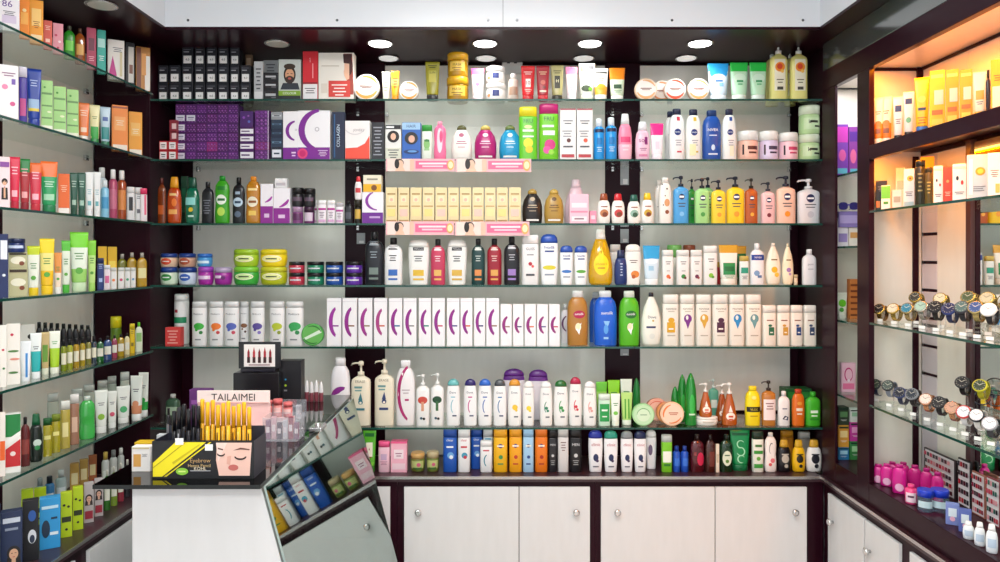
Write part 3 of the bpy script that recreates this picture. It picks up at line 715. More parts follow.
for i, nm in enumerate(('lowest', 'second lowest', 'second highest', 'highest')):
    pv = B(2, 'box', 241.4, 255.4, (150.8, 143.3, 135.8, 128.3)[i], f'flat purple carton with white end label, {nm} of four stacked', '4a1b60', None, [R(0, .5, .94, .62, 'e8e5ec'), R(-.1, .5, .6, .16, '5b3a70')], on=pv, group='flat purple cartons', ph='')
B(2, 'box', 241.2, 254.6, 111.8, 'square dark violet carton on top of flat purple cartons', '472068', None, [C(-.2, .6, .1, '8a4bb0'), C(.2, .35, .1, '5a6ab8'), C(.15, .7, .07, '9c5bb0')], on=pv)
pv = None
for i, nm in enumerate(('bottom', 'second', 'third', 'fourth', 'fifth', 'top')):
    pv = B(2, 'box', 256, 270.4, 158.3-7.85*(i+1), f'flat purple patterned carton, {nm} of six in the white-edged stack', ['5a1f6a', '7c1d6a', '55206a', '5e2272', '4f1d66', '5a2071'][i], None, pat(90+i) + [R(.47, .5, .05, .96, 'cfc6da')], on=pv, group='purple cartons in a white-edged stack', ph='')
pv = None
for i, (c_, l_, nm) in enumerate((('1f2538', 'd8dce6', 'white labelled bottom'), ('26364f', '6f8fa8', 'second'), ('1b2740', '44607c', 'third'), ('20334a', '51728e', 'fourth'), ('8f949a', 'c9ccd0', 'grey top'))):
    pv = B(2, 'box', 272, 283.6, (147.5, 138.4, 129.3, 120.4, 112.5)[i], f'small navy box, {nm} one of five stacked beside ring box', c_, None, [R(0, .5, .8, .6 if i == 0 else .2, l_), R(0, .5, .5, .12, '2b3a50')], on=pv, group='small navy stacked boxes', ph='')
RING = lambda cx: [R(0, .13, .99, .25, '7c2191'), A(cx, .6, .68, .68, .34, 95, 262, '7c2191'), C(cx+.02, .62, .07, 'b9b3bc'), C(cx+.02, .62, .045, 'e9e6ea'), R(.22, .15, .3, .03, 'e5cdea'), R(.22, .09, .24, .025, 'e5cdea')]
B(2, 'box', 284.2, 299.4, 112.2, 'white kit box with cut-off purple ring', 'f0eef2', None, RING(.35), dmax=.08)
B(2, 'box', 299.8, 332.4, 112.2, 'largest white kit box with purple ring and pink seal', 'f2f0f4', None, [R(0, .13, .99, .25, '7c2191'), A(.18, .6, .66, .66, .3, 92, 268, '7c2191'), C(.1, .62, .07, 'b9b3bc'), C(.1, .62, .045, 'f0eef2'), C(-.35, .13, .16, 'e0407a'), C(-.35, .13, .1, 'c8206a'), L(.28, .19, .3, 4, 'ead5ee', .035)], dmax=.08)
B(2, 'box', 332.8, 345.4, 112.6, 'narrow navy carton with white vertical lettering', '1c2440', None, [T('COLLAGEN', 0, .5, .95*1.9, 'cfe2f2', 90), R(-.3, .5, .1, .9, '2d5d8e')], dmax=.08)
B(2, 'box', 346.2, 371.2, 122, 'square white carton with a coral sweep', 'f1eceb', None, [G([(-.49, .03), (.49, .03), (.49, .62), (.3, .42), (0, .32), (-.49, .3)], 'f0523f'), R(0, .03, .98, .03, 'c23a35'), A(-.1, .95, .5, .5, .1, 200, 330, 'd8d4d6'), T('JOVEES', .05, .75, .45, '8a868c')], dmax=.06)
B(2, 'box', 372, 384.8, 123, 'black carton with grey wave marks', '23242c', None, [L(0, .86, .7, 9, '9a9ca6', .09)], dmax=.06)
B(2, 'box', 386, 402, 125.5, 'black and white hair dye box with a curly haired woman', 'e8e8e4', None, [R(0, .93, .98, .12, '15151a'), R(-.2, .93, .5, .05, 'f2f2f2'), E(0, .66, .38, .38, '14100f'), E(0, .66, .17, .22, 'e2b49a'), R(0, .17, .98, .34, 'd8d9c8'), L(0, .28, .7, 4, '3c3c40', .07)], dmax=.06)
B(2, 'box', 402.6, 421.4, 123.5, 'blue hair dye box with a dark haired woman', '2a62b8', None, [R(0, .9, .98, .18, '9cc4e6'), T('HAIR', 0, .9, .5, '173a7c'), E(0, .58, .36, .34, '171318'), E(.02, .56, .17, .2, 'dcae98'), E(0, .22, .42, .12, '16356e'), E(.05, .23, .25, .06, '5f9ad6')], dmax=.06)
B(2, 'flat', 421.8, 432.4, 125.3, 'slender white bottle with green cap and green leaf print', 'e9f0e2', '2c9a34', [E(0, .45, .3, .5, '7fb86a'), R(0, .55, .5, .06, '2c7a34'), R(0, .3, .5, .06, '96c48a')])
B(2, 'wave', 433.6, 446.4, 121.5, 'curvy pink and silver blister pack', 'f0709c', 'f4a0bc', [E(0, .5, .22, 1.0, 'f9d3df'), E(.1, .6, .12, .5, 'e0487e')])
def ogx(row, x0, x1, yt, desc, c, ink, cap='8d7a3a', **k):
    B(row, 'ogx', x0, x1, yt, desc, c, cap, [R(0, .52, .4, .03, ink), R(0, .46, .5, .02, ink), R(0, .36, .34, .02, ink), R(0, .1, .62, .05, 'eceae4'), E(0, .7, .12, .1, ink)], **k)
ogx(2, 451, 472.4, 125.2, 'rounded white shampoo bottle with dark gold cap', 'f1eee6', 'b0607c', '5c5a30')
ogx(2, 474.2, 496.8, 125.2, 'rounded magenta shampoo bottle', 'ab1a6c', 'f4cfe0', 'c9b05a')
ogx(2, 499, 521, 125.2, 'rounded turquoise blue shampoo bottle', '1794c4', 'd7f0fa', '6a7a40')
B(2, 'flat', 518.6, 537.4, 107.5, 'tall lime green bottle with yellow cap', '64c424', 'e8da1e', [E(0, .62, .22, .1, 'd9f0a0'), T('FRU', 0, .73, .5, '1b6e2a'), R(0, .55, .6, .04, 'f4f7e8'), C(0, .32, .26, 'f0e02c'), C(.05, .2, .2, 'f3cf1a'), R(0, .44, .6, .03, 'f4f7e8')], bands=[(0, .02, '3a9a1a')])
B(2, 'flat', 538.6, 558.6, 104.5, 'tall lime green bottle with magenta cap', '72c91f', 'c01a70', [T('FRU', 0, .73, .5, '1b6e2a'), R(-.05, .6, .6, .04, 'f4f7e8'), R(0, .48, .6, .08, 'f3f3f0'), C(.05, .27, .28, 'd02a80'), C(-.1, .18, .2, 'e04a9a'), C(.12, .14, .14, '8ed234')])
for i, (a, b_) in enumerate(((559.4, 575.6), (576.2, 592.2))):
    B(2, 'box', a, b_, 109.5, ('tall white hair treatment carton with brown drop, beside magenta-capped bottle', 'tall white hair treatment carton with orange drop, beside spray bottles')[i], 'eeebea', None, [R(0, .985, .98, .03, 'a8505a'), L(0, .76, .6, 2, '55555c', .05), L(-.05, .56, .6, 3, '88888e', .05), C(.05, .38, .13, ('5e2a2a', 'e0583a')[i]), R(0, .26, .6, .03, '55555c'), R(0, .08, .8, .06, 'b83a44')], dmax=.06)
for i, (a, b_) in enumerate(((593.4, 604.4), (605.2, 616.8))):
    B(2, 'slim', a, b_, (119, 117.8)[i], ('bright blue spray bottle with white top, beside a tall carton', 'bright blue spray bottle with white top, beside pink bottle')[i], '2193dc', 'e9f2f8', [R(0, .7, .98, .08, '15224a'), R(0, .45, .5, .16, '1777bc'), L(0, .3, .5, 3, 'cfe8fa')], group='bright blue spray bottles')
B(2, 'egg', 618, 632, 114, 'pink rounded bottle with a tall clear dome cap', 'ef8aa8', 'e4e6e8', [R(0, .44, .7, .12, 'e04478'), R(0, .3, .5, .03, 'f8d8e2'), R(0, .22, .4, .03, 'f8d8e2')], bands=[(0, .34, 'f3b9cb')])
B(2, 'egg', 635, 649.8, 122, 'pale pink mist bottle with plum print', 'edc3d6', 'e6e3ea', [T('so', -.1, .5, .4, '8a2a70'), R(.2, .5, .2, .2, '8a2a70'), L(0, .3, .5, 2, '93527e'), R(0, .12, .6, .06, 'd884a8')])
B(2, 'tube', 650, 663.6, 123.5, 'white tube with hot pink upper part', 'f6eaf0', 'eee3ea', [R(0, .4, .3, .2, 'f6d4e2')], bands=[(.68, 1, 'f0288a')])
NV = lambda c2: [C(0, .54, .21, '17307c'), T('NIVEA', 0, .54, .34, 'ffffff'), R(.05, .8, .2, .08, c2), L(.05, .38, .4, 3, '9a9ba8'), R(.1, .16, .3, .03, c2)]
B(2, 'lotion', 664.6, 675, 111.5, 'white lotion bottle with dark cap behind, next to pink tube', 'efeff0', '1b2446', [C(0, .54, .2, '17307c')], rear=.11)
B(2, 'lotion', 668.6, 684.6, 109, 'white lotion bottle with navy emblem and red mark', 'f1f1f2', '1b2446', NV('c8344c'))
B(2, 'lotion', 685.2, 701, 109.6, 'white lotion bottle with navy emblem and golden glow', 'f1f0ec', '1b2446', NV('d6b23a') + [R(-.1, .2, .4, .22, 'f3e9b8')])
B(2, 'lotion', 702, 721, 110.6, 'solid royal blue lotion bottle with white drop', '1d4fa6', '16386f', [T('NIVEA', 0, .6, .55, 'ffffff'), R(0, .49, .4, .02, 'd9e4f6'), E(0, .25, .1, .16, 'cfe2f6'), R(0, .12, .5, .03, 'd9e4f6')])
B(2, 'lotion', 721.8, 736.2, 109.3, 'white lotion bottle with navy emblem, beside blue one', 'f2f2f0', '1b2446', NV('2a4fa0') + [R(.1, .18, .3, .2, 'f3ecd0')])
for i, (a, b_, yt, c_, l_, nm) in enumerate(((737, 757.8, 132, 'f1c0ae', '5a2a22', 'peach'), (759, 777.8, 132, 'd4cbe8', '3a3350', 'lilac'), (778.4, 797.6, 133.5, 'f3cbd8', 'c23a6a', 'pale pink'))):
    B(2, 'jar', a, b_, yt, f'{nm} cream jar with white lid', c_, 'eef0ee', [R(0, .36, .86, .44, c_), R(-.33, .36, .07, .34, '33262c'), R(.1, .42, .5, .12, l_), R(.1, .26, .4, .06, l_)])
ja = B(2, 'jar', 799.4, 820.8, 135.4, 'light green cream jar with black script, lower of two', 'b9dca0', 'dcead0', [R(0, .36, .8, .4, 'cbe6b8'), T('k', -.15, .42, .12, '1c2a1a'), R(.05, .42, .4, .08, '1c2a1a'), R(.22, .26, .3, .06, '1c2a1a')], group='light green cream jars')
B(2, 'jar', 799.8, 820.2, 106.4, 'light green cream jar with black script, upper of two', 'b9dca0', 'dcead0', [R(0, .36, .8, .4, 'cbe6b8'), T('k', -.15, .42, .12, '1c2a1a'), R(.05, .42, .4, .08, '1c2a1a'), R(.22, .26, .3, .06, '1c2a1a')], group='light green cream jars', on=ja)

# ================================================================== THIRD SHELF
OV = lambda c2, ink: [E(0, .46, .36, .36*.9, c2), R(0, .5, .5, .035, ink), R(0, .43, .4, .03, ink), R(0, .24, .4, .03, c2)]
B(3, 'shoulder', 157.8, 166, 178, 'dim amber oil bottle half in the corner shadow', '8a3c12', '5c1c10', [R(0, .3, .7, .2, 'c25a20')], fin='q')
B(3, 'egg', 167.4, 181.6, 177, 'bright orange oil bottle with a waisted body', 'd95012', 'e8a020', [E(.1, .45, .18, .3, 'f08030'), R(0, .25, .6, .1, 'f2b060'), R(0, .62, .5, .05, 'f7d08a')], fin='q')
B(3, 'box', 181.6, 188, 176.5, 'narrow dark green carton behind the orange bottle', '12402c', None, [R(0, .5, .6, .5, '1e6a48')], rear=.09)
B(3, 'egg', 185.2, 199.8, 177.5, 'teal green oil bottle with yellow badge', '0e7a5a', '0c4a36', [R(-.05, .48, .7, .16, '8fd8d0'), C(.0, .3, .16, 'e0c832'), R(0, .16, .4, .04, 'c8e8d8')], fin='q')
B(3, 'shoulder', 202, 214, 182, 'black oil bottle with grey side print, between green bottles', '1a1c22', '0d0d10', [L(0, .55, .6, 6, '7d828c', .06)])
gv = B(3, 'wave', 215, 230, 176, 'glossy green shampoo bottle with round white label', '3aa01c', '1c8a24', [C(0, .5, .34, 'ecf2e6'), R(0, .5, .5, .05, '1d6a28'), E(0, .25, .26, .3, 'b8e05a'), R(0, .74, .5, .08, '1a7a22')])
B(3, 'shoulder', 232.8, 245, 177.5, 'black shampoo bottle with round pale blue label', '17181e', '0d0d10', [C(0, .46, .4, 'b9cfe0'), R(0, .46, .5, .05, '24405a'), E(0, .2, .26, .26, '5a6c80'), R(0, .66, .4, .06, '9fb2c4')])
B(3, 'wave', 246, 261.2, 176.5, 'golden amber shampoo bottle with round white label', 'd18a1c', 'e08a20', [C(0, .46, .35, 'f0e6cc'), R(0, .46, .5, .05, '8a4a14'), R(0, .22, .5, .1, 'f0c860'), R(0, .72, .6, .05, 'f4d890')], fin='q')
WM = lambda: [R(0, .22, .99, .43, '8e2490'), A(-.25, .68, .7, .5, .3, 280, 360, 'a02a9c'), R(.0, .2, .4, .1, 'e0c0e2')]
pv = B(3, 'box', 261.6, 274.4, 184.2, 'white and magenta carton with purple curve, first in its stack', 'f1edf3', None, WM())
pv = B(3, 'box', 274.8, 291.6, 188.6, 'wider white and magenta carton with purple curve', 'f1edf3', None, WM())
B(3, 'box', 275.8, 288, 178.6, 'small white box resting on the wider magenta carton', 'e8e6e8', None, [R(0, .4, .8, .3, 'b9b4bc')], on=pv)
pv = B(3, 'jar', 292.6, 303.4, 207, 'small purple jar, base of the black jar stack', '8a4a86', 'a888a8', [R(0, .4, .8, .4, '5c2a58')])
B(3, 'jar', 292, 304, 188, 'black jar stacked over the small purple jar', '1a171c', '121014', [R(0, .4, .8, .2, '5c4a5c')], on=pv, group='stacked black jars')
pv = B(3, 'jar', 304, 314.6, 207, 'small plum jar with white label', '6d2a66', '3a1c38', [R(0, .4, .8, .5, 'd0c0d0')], rear=.0)
B(3, 'jar', 303.8, 315.6, 188.6, 'black jar stacked over the small plum jar', '1a171c', '121014', [R(0, .4, .8, .2, '5c4a5c')], on=pv, group='stacked black jars')
for i, (a, b_) in enumerate(((309.2, 317.4), (318.2, 326.6), (327.4, 335.4), (336, 343.6))):
    B(3, 'flat', a, b_, 200.4 if i < 3 else 203, f'small white bottle with magenta band, {ORD[i]} of four', 'efe9ef', 'f4f2f4' if i < 3 else 'b9b4ba', [R(0, .62, .96, .09, 'b0308c'), L(0, .48, .6, 4, '7a5a7a', .07), R(0, .12, .9, .1, 'd8a8d0')], group='small white bottles with a magenta band', rear=.0 if i != 0 else .06)
B(3, 'shoulder', 344.4, 352.6, 201, 'small black dropper bottle by the dark post', '1b1a20', '111115', [R(0, .35, .7, .3, '4a4a55')])
pv = B(3, 'jar', 354.4, 361.8, 200, 'small black and gold jar below a red-capped bottle', '1a1712', '2a241a', [R(0, .4, .8, .4, 'c9a44a')])
B(3, 'egg', 354.6, 362.2, 176.5, 'little white bottle with red cap standing on black jar', 'eee8e8', 'c8202c', [R(0, .4, .7, .2, 'c83a40')], on=pv, ph='')
pv = B(3, 'box', 362.8, 384.4, 192.6, 'white carton with violet ring and purple base', 'f0edf4', None, [R(0, .18, .98, .34, '6d2391'), A(.2, .72, .55, .45, .25, 110, 270, '8a2aa0'), R(.1, .2, .5, .06, 'c8a8d8')], dmax=.05)
B(3, 'box', 364, 382.4, 175.6, 'yellow and white box on the violet ring carton', 'e9e2cc', None, [R(0, .24, .98, .46, 'f0b41c'), C(.1, .25, .16, '7a4a20'), R(0, .75, .6, .1, '9a9280')], on=pv, dmax=.05, ph='')
gx = [385.8, 398.2, 410.2, 422.6, 435.2, 447.9, 459.6, 472.1, 484.4, 496.2, 508.4, 521.4]
for i in range(11):
    B(3, 'box', gx[i]+.4, gx[i+1]-.5, 187.8, f'cream gold whitening carton, {ORD[i]} along the row', 'ecd9a8', None, [R(0, .82, .7, .04, 'b08a50'), R(0, .68, .5, .16, 'f4e2bc'), C(0, .66, .14, 'e8b8a0'), R(0, .48, .8, .03, 'c29a5a'), R(0, .3, .7, .2, ('f3dd8a', 'f0c8b8', 'f2e0a0')[i % 3]), R(0, .08, .9, .04, 'b8905a')], group='cream gold whitening cartons')
ogx(3, 522, 542.6, 189, 'rounded black brown shampoo bottle with gold cap', '1f1512', 'b9a58a', 'b09040')
ogx(3, 543.8, 564, 189, 'rounded amber gold shampoo bottle', 'b08a3c', '5a3c14', 'c4a04a')
B(3, 'cone', 563.6, 588, 179.5, 'large pale pink cone shaped bottle behind a pink package', 'eecfdb', 'f0d8e2', [], rear=.1)
B(3, 'box', 569, 588.4, 194.4, 'translucent pink soap package before the cone bottle', 'f3c4d4', None, [R(0, .62, .8, .16, 'fbe6ee'), R(0, .4, .9, .06, 'e88aa8'), R(0, .16, .8, .16, 'f9e9ee'), R(0, .16, .5, .05, '8a6a78')], dmax=.04)
B(3, 'box', 589.2, 596.4, 211, 'tiny pink packet leaning by the brown capped bottle', 'ef9ab4', None, [R(0, .5, .6, .3, 'f9d8e2')], rear=.03)
for a, b_, yt, cc, fc, nm in ((597, 610.4, 193.6, '9a4a26', 'c07a4a', 'brown'), (611.2, 624.8, 193.8, 'd2202c', 'c83a3a', 'red'), (627.2, 640.4, 194.8, '1c5a4c', '8fb0a0', 'dark green'), (641, 653.6, 193, 'f0c41c', 'c8a02c', 'yellow')):
    B(3, 'egg', a, b_, yt, f'small oval white lotion bottle with {nm} cap', 'f3efea', cc, [E(0, .34, .32, .3, fc), E(.05, .3, .2, .18, '7a3a22' if nm != 'dark green' else '2c5a44'), R(0, .56, .5, .035, '8a4a3a')])
SP = lambda: [C(-.25, .85, .06, '3a3430'), C(.1, .75, .07, '3a3430'), C(-.05, .6, .05, '3a3430'), E(.1, .45, .22, .3, 'd8a070'), C(.1, .25, .16, '8a4a2a'), C(-.2, .4, .05, '3a3430')]
B(3, 'lotion', 654.6, 663.4, 180.5, 'white dotted lotion bottle, behind the other dotted one', 'f2eee8', 'efece6', SP(), rear=.1)
B(3, 'lotion', 658.6, 671.4, 177.6, 'white dotted lotion bottle with tan fruit print, in front', 'f2eee8', 'efece6', SP())
VAS = lambda c2, c3='ffffff': [C(0, .56, .19, '1c2a5a'), R(0, .56, .3, .04, 'ffffff'), R(0, .42, .5, .02, '4a4c5a'), R(0, .36, .4, .02, '4a4c5a'), C(0, .2, .15, c2)]
for a, b_, yt, c_, pc, c2, rr, nm, rot in (
    (673, 688.6, 176, '4fa3e0', '141a30', '7cc0ee', 0, 'sky blue pump bottle with black pump head', 0),
    (687.4, 696, 179, '2a9a3a', '141a30', '1c7a2c', .1, 'darker green pump bottle set back between blue and mint', 0),
    (694.4, 709.4, 178.2, 'a6dc8c', '141a30', '4aa04a', 0, 'mint green pump bottle with black pump head', 0),
    (701.4, 714, 177.2, '8fd48a', '141a30', '4aa04a', .11, 'mint green pump bottle set back by the yellow ones', 0),
    (711, 725.6, 180, 'f6d53a', '141a30', 'f0a030', 0, 'small yellow pump bottle, beside the mint one', 0),
    (726.2, 744.2, 176.6, 'f8d22c', '141a30', 'f0a030', 0, 'large yellow pump bottle with black pump head', 0),
    (744.8, 757.4, 178.4, 'b85a22', '1c1410', 'f0b040', 0, 'burnt orange pump bottle with dark pump', 0),
    (760.8, 774.8, 182, 'f2c6c8', '1c2236', '7a2a3a', 0, 'blush pink pump bottle with dark pump', 0),
    (776, 795.2, 176, 'f4cdb8', '1c2236', 'f09a30', 0, 'wide peach pump bottle with orange patch', 0),
    (797.2, 819.4, 179, 'e6e6ea', 'e9e9ec', 'c8cad4', 0, 'wide white pump bottle nearest the corner', 0)):
    B(3, 'pump', a, b_, yt, nm, c_, pc, VAS(c2), rear=rr, dr=.5)

# ================================================================== FOURTH SHELF
def jar(row, x0, x1, yt, desc, body, lid, ds, **k): return B(row, 'tub', x0, x1, yt, desc, body, lid, ds, **k)
VJ = lambda c: [E(0, .42, .3, .2, c), R(0, .42, .4, .06, 'f0f0f0')]
a1 = jar(4, 160.8, 178.2, 267.2, 'petroleum jelly jar with green oval and blue lid, bottom row', 'd8e8d0', '1c3c84', VJ('2a8a3c'))
a2 = jar(4, 179, 197, 267.2, 'petroleum jelly jar with blue oval and blue lid, bottom row', 'cfdcec', '1c3c84', VJ('2a5ab8'))
jar(4, 160.8, 177.8, 253.4, 'petroleum jelly jar with red oval, stacked on green one', 'e0c0a4', '1c3c84', VJ('d24a2a'), on=a1)
jar(4, 179, 196.2, 253.4, 'brownish petroleum jelly jar, stacked beside the wall post', 'c79c84', '1c3c84', VJ('a84a2a'), on=a2)
p1 = jar(4, 198.2, 213.8, 266.6, 'bright purple jelly jar under the small blue jar', 'a82aa0', 'a044b8', [R(0, .4, .8, .2, 'e6c8ea'), C(.2, .4, .1, 'f4e4f4')])
jar(4, 197.4, 212.4, 253.6, 'small blue jelly jar on top of a purple jar', '4a9ad8', '2a6ac0', [R(0, .35, .8, .2, 'd8ecf8')], on=p1)
jar(4, 214.6, 232.4, 267.2, 'purple jelly jar with silver lid, beside the green tubs', 'a02a9a', 'b9a8c8', [R(-.15, .45, .4, .16, 'f0dcf0'), C(.15, .4, .12, '6a1a6a')])
DT = lambda c: [E(0, .45, .36, .13, 'f4f2d0'), E(0, .45, .3, .1, c), R(0, .45, .4, .07, '20401c')]
for (a, b_, c_, l_, o_, nm) in ((233.6, 259.4, '3aa83c', '7cc83a', 'c8e89a', 'green'), (260.2, 287.8, 'b8c020', 'c8c82a', 'e8ec9a', 'olive yellow')):
    q1 = B(4, 'tub', a, b_, 266.6, f'wide {nm} hair cream tub, lower of two', c_, l_, DT(o_), dr=.7)
    B(4, 'tub', a, b_, 249.2, f'wide {("lime green", "bright yellow")[nm != "green"]} hair tub, stacked on the {nm} one', ('a4c82a', 'f0d31c')[nm != 'green'], ('9cc42a', 'e6d020')[nm != 'green'], DT(('dcea9a', 'f6f0a0')[nm != 'green']), dr=.7, on=q1)
for (a, b_, c_, nm) in ((289, 304.8, 'b8344a', 'red'), (307.2, 324.2, '1f7a5a', 'green'), (325.8, 343.2, '1c4c9a', 'blue'), (345.8, 362.6, '5a2a9a', 'violet')):
    q1 = B(4, 'tin', a, b_, 272.8, f'round black hair wax tin with {nm} band, lower of two', c_, '17161c', [R(0, .4, .7, .12, 'd0d4dc')])
    B(4, 'tin', a, b_, 261.6, f'round black hair wax tin with {nm} band, upper of two', c_, '17161c', [R(0, .4, .7, .12, 'd0d4dc')], on=q1)
def tres(x0, x1, yt, desc, c, ink, badge, kind='shoulder', cap=None, rear=0):
    B(4, kind, x0, x1, yt, desc, c, cap or '15151a', [R(0, .78, .5, .07, ink), T('TRESemme', 0, .78, .42, 'e8e8e8' if ink != 'e8e8e8' else '222228'), L(0, .62, .4, 3, ink, .05), R(0, .26, .5, .13, badge), R(0, .12, .5, .04, badge)], rear=rear)
tres(365.2, 383.8, 232, 'tall black shampoo bottle beside the violet tins', '1b1e26', '8d98a0', '6f7f78')
tres(384.4, 402.8, 237.8, 'white shampoo bottle with blue wave badge', 'eeeeee', '24242c', '2f66b4')
tres(408, 430, 239, 'white flared shampoo bottle with gold badge, beside wrapped one', 'efefeb', '24242c', 'e0b83a', 'bevel', 'e8e8e4')
tres(430.6, 445.4, 239, 'crimson shampoo bottle wrapped in clear plastic', 'c23a5c', 'f0d8de', 'e0b060')
tres(447, 467.4, 239, 'white flared shampoo bottle with gold badge, beside green one', 'efefeb', '24242c', 'd8b04a', 'bevel', 'e8e8e4')
tres(471.4, 485, 238.6, 'dark green shampoo bottle with orange badge', '173c3c', 'c8d0c8', 'd88a4a')
tres(487, 501.8, 238.6, 'deep red shampoo bottle with gold badge', '9a1a2e', 'e0c0b8', 'd8a050')
tres(503.8, 519.8, 236.6, 'black shampoo bottle with lilac badge', '1b1a20', 'b9b9c0', '9a7ac0')
B(4, 'flat', 521.4, 538.8, 235, 'white conditioner bottle with small red drops', 'f0eeee', 'f3f1f0', [T('GLISS', 0, .72, .5, '4a4c55'), L(0, .6, .4, 1), C(.0, .42, .11, 'b82a3c'), C(.14, .37, .08, 'd85a5a'), R(0, .2, .5, .04, '4a4c55')])
HS = lambda c2: [T('head&', 0, .74, .55, '1c3c8a'), R(0, .66, .5, .03, '1c3c8a'), E(.0, .34, .36, .12, c2), R(0, .2, .5, .03, '8a94a4')]
B(4, 'bevel', 539.8, 558.4, 234.2, 'large white shampoo bottle with slanted blue cap and lemon', 'f1f3f5', '1c4aa8', HS('d8cf3a'))
B(4, 'bevel', 559.6, 573.2, 245.6, 'small white shampoo bottle with slanted blue cap, blue splash', 'f1f3f5', '1c4aa8', HS('3a7ac8'))
B(4, 'bevel', 574, 587.6, 245.8, 'small white shampoo bottle with slanted blue cap, green splash', 'f1f3f5', '1c4aa8', HS('5aa83a'))
B(4, 'cone', 587.8, 613, 229.2, 'big yellow baby shampoo bottle with clear cap', 'e8b40c', 'ecebe4', [E(0, .36, .3, .42, 'f4dc1a'), G([(-.12, .52), (.12, .52), (0, .68)], 'f4dc1a'), T("johnson's", 0, .37, .46, 'b8731a'), R(0, .3, .3, .02, 'b8731a')], fin='q')
B(4, 'egg', 614, 627.6, 250, 'short navy blue shower bottle', '1b2f6b', '16244e', [L(0, .6, .2, 5, 'b8c4e0', .08)])
B(4, 'flat', 610, 620.4, 244.5, 'white bottle tucked behind the navy blue bottle', 'eceae6', 'e8e6e2', [R(0, .5, .5, .1, 'd0ccd0')], rear=.1)
B(4, 'bevel', 624.6, 641, 244.3, 'white hair oil bottle with orange flower, near dark post', 'f2efea', 'f0ede8', [L(0, .6, .5, 2, '5a4a44', .05), E(.1, .26, .26, .22, 'e0883a'), C(.0, .2, .12, 'b85a22')])
B(4, 'tube', 642.6, 660, 245.6, 'pale tube with bright blue top and wave print', 'cfe2ee', 'eef2f4', [E(0, .6, .36, .16, 'e8f3f9'), R(-.05, .42, .3, .12, '9cc4dc')], bands=[(.66, 1, '2ba0d8')])
LIT = lambda c, c2: [L(0, .66, .45, 2, '6a6a6c', .06), C(.0, .24, .17, c), C(.13, .2, .1, c2), R(0, .4, .3, .02, '9a9a9a')]
for a, b_, c_, c2, nm in ((661.8, 673.2, 'e8743a', 'c84a2a', 'an orange'), (676, 689.2, '2f8a3a', '6a2a2a', 'a leafy green'), (690.2, 702, '6d2a4a', '9a3a3a', 'a dark plum')):
    B(4, 'flat', a, b_, 250, f'small white toiletry bottle with {nm} fruit print', 'f1efec', 'e9e9e6', LIT(c_, c2))
B(4, 'flat', 703, 717, 245.8, 'taller white toiletry bottle with lime fruit print', 'f2f1ee', 'f3f2ef', LIT('8ac83a', '5aa02a'))
B(4, 'jar', 667, 681.6, 245, 'white jar with a green lid, behind small bottles', 'e6ece2', '7cc46a', [], rear=.11)
B(4, 'jar', 683, 695.4, 245, 'white jar with a copper brown lid, behind small bottles', 'eae4de', '8a4a30', [], rear=.11)
B(4, 'egg', 714.4, 721.4, 262, 'slim deep red bottle squeezed behind the lime one', 'b0242e', 'c8a84a', [], rear=.08)
B(4, 'tube', 718.4, 738, 245, 'wide white and green tube under a gold top', 'efefe6', 'e8e6da', [R(0, .4, .62, .3, '1f8a4a'), R(0, .4, .5, .12, '0f6a38'), L(0, .22, .5, 2, '3a8a5a')], bands=[(.8, 1, 'd0a032')])
B(4, 'tube', 735.8, 746.4, 246, 'dark green tube with gold top, tucked behind', '1c6a3c', '2a4a34', [R(0, .4, .5, .2, '0f4a28')], bands=[(.8, 1, 'c89a32')], rear=.1)
B(4, 'flat', 739.4, 748.6, 256, 'slim white and teal bottle beside the blue banded bottle', 'e9efec', 'c9b05a', [R(0, .5, .8, .2, '2f9a80'), L(0, .3, .6, 3)])
B(4, 'shoulder', 749.8, 764, 243.4, 'white lotion bottle with deep blue shoulder band', 'eef2f6', 'f0f2f4', [R(0, .66, .9, .13, '1c3c94'), T('NIVEA', 0, .66, .5, 'ffffff'), E(-.1, .28, .2, .2, '7aa0c8'), R(.1, .2, .3, .06, '5a7aa8')])
B(4, 'tear', 765.2, 780.8, 243, 'plump cream bottle with yellow flowers', 'f2eedd', 'f0ece0', [C(0, .36, .2, 'f0b82a'), C(.15, .24, .15, 'f0c84a'), R(0, .6, .4, .03, '7a6a3a')])
B(4, 'tear', 781.8, 793.4, 243.6, 'slimmer cream bottle with lilac flowers', 'eee8cc', 'eae6c8', [C(0, .36, .2, '9a7ab8'), C(.1, .26, .12, 'b89ac8'), R(0, .6, .4, .03, '7a6a3a')])
B(4, 'jar', 793.8, 797.6, 274.6, 'tiny cream pot next to the lilac flower bottle', 'd8ccb0', 'c8b890', [])
B(4, 'shoulder', 802, 816.2, 249.2, 'plain white bottle standing alone by the corner post', 'efeff2', 'f2f2f4', [T('pure', 0, .56, .4, '8a8c9a'), R(0, .44, .4, .02, 'b0b2ba')])

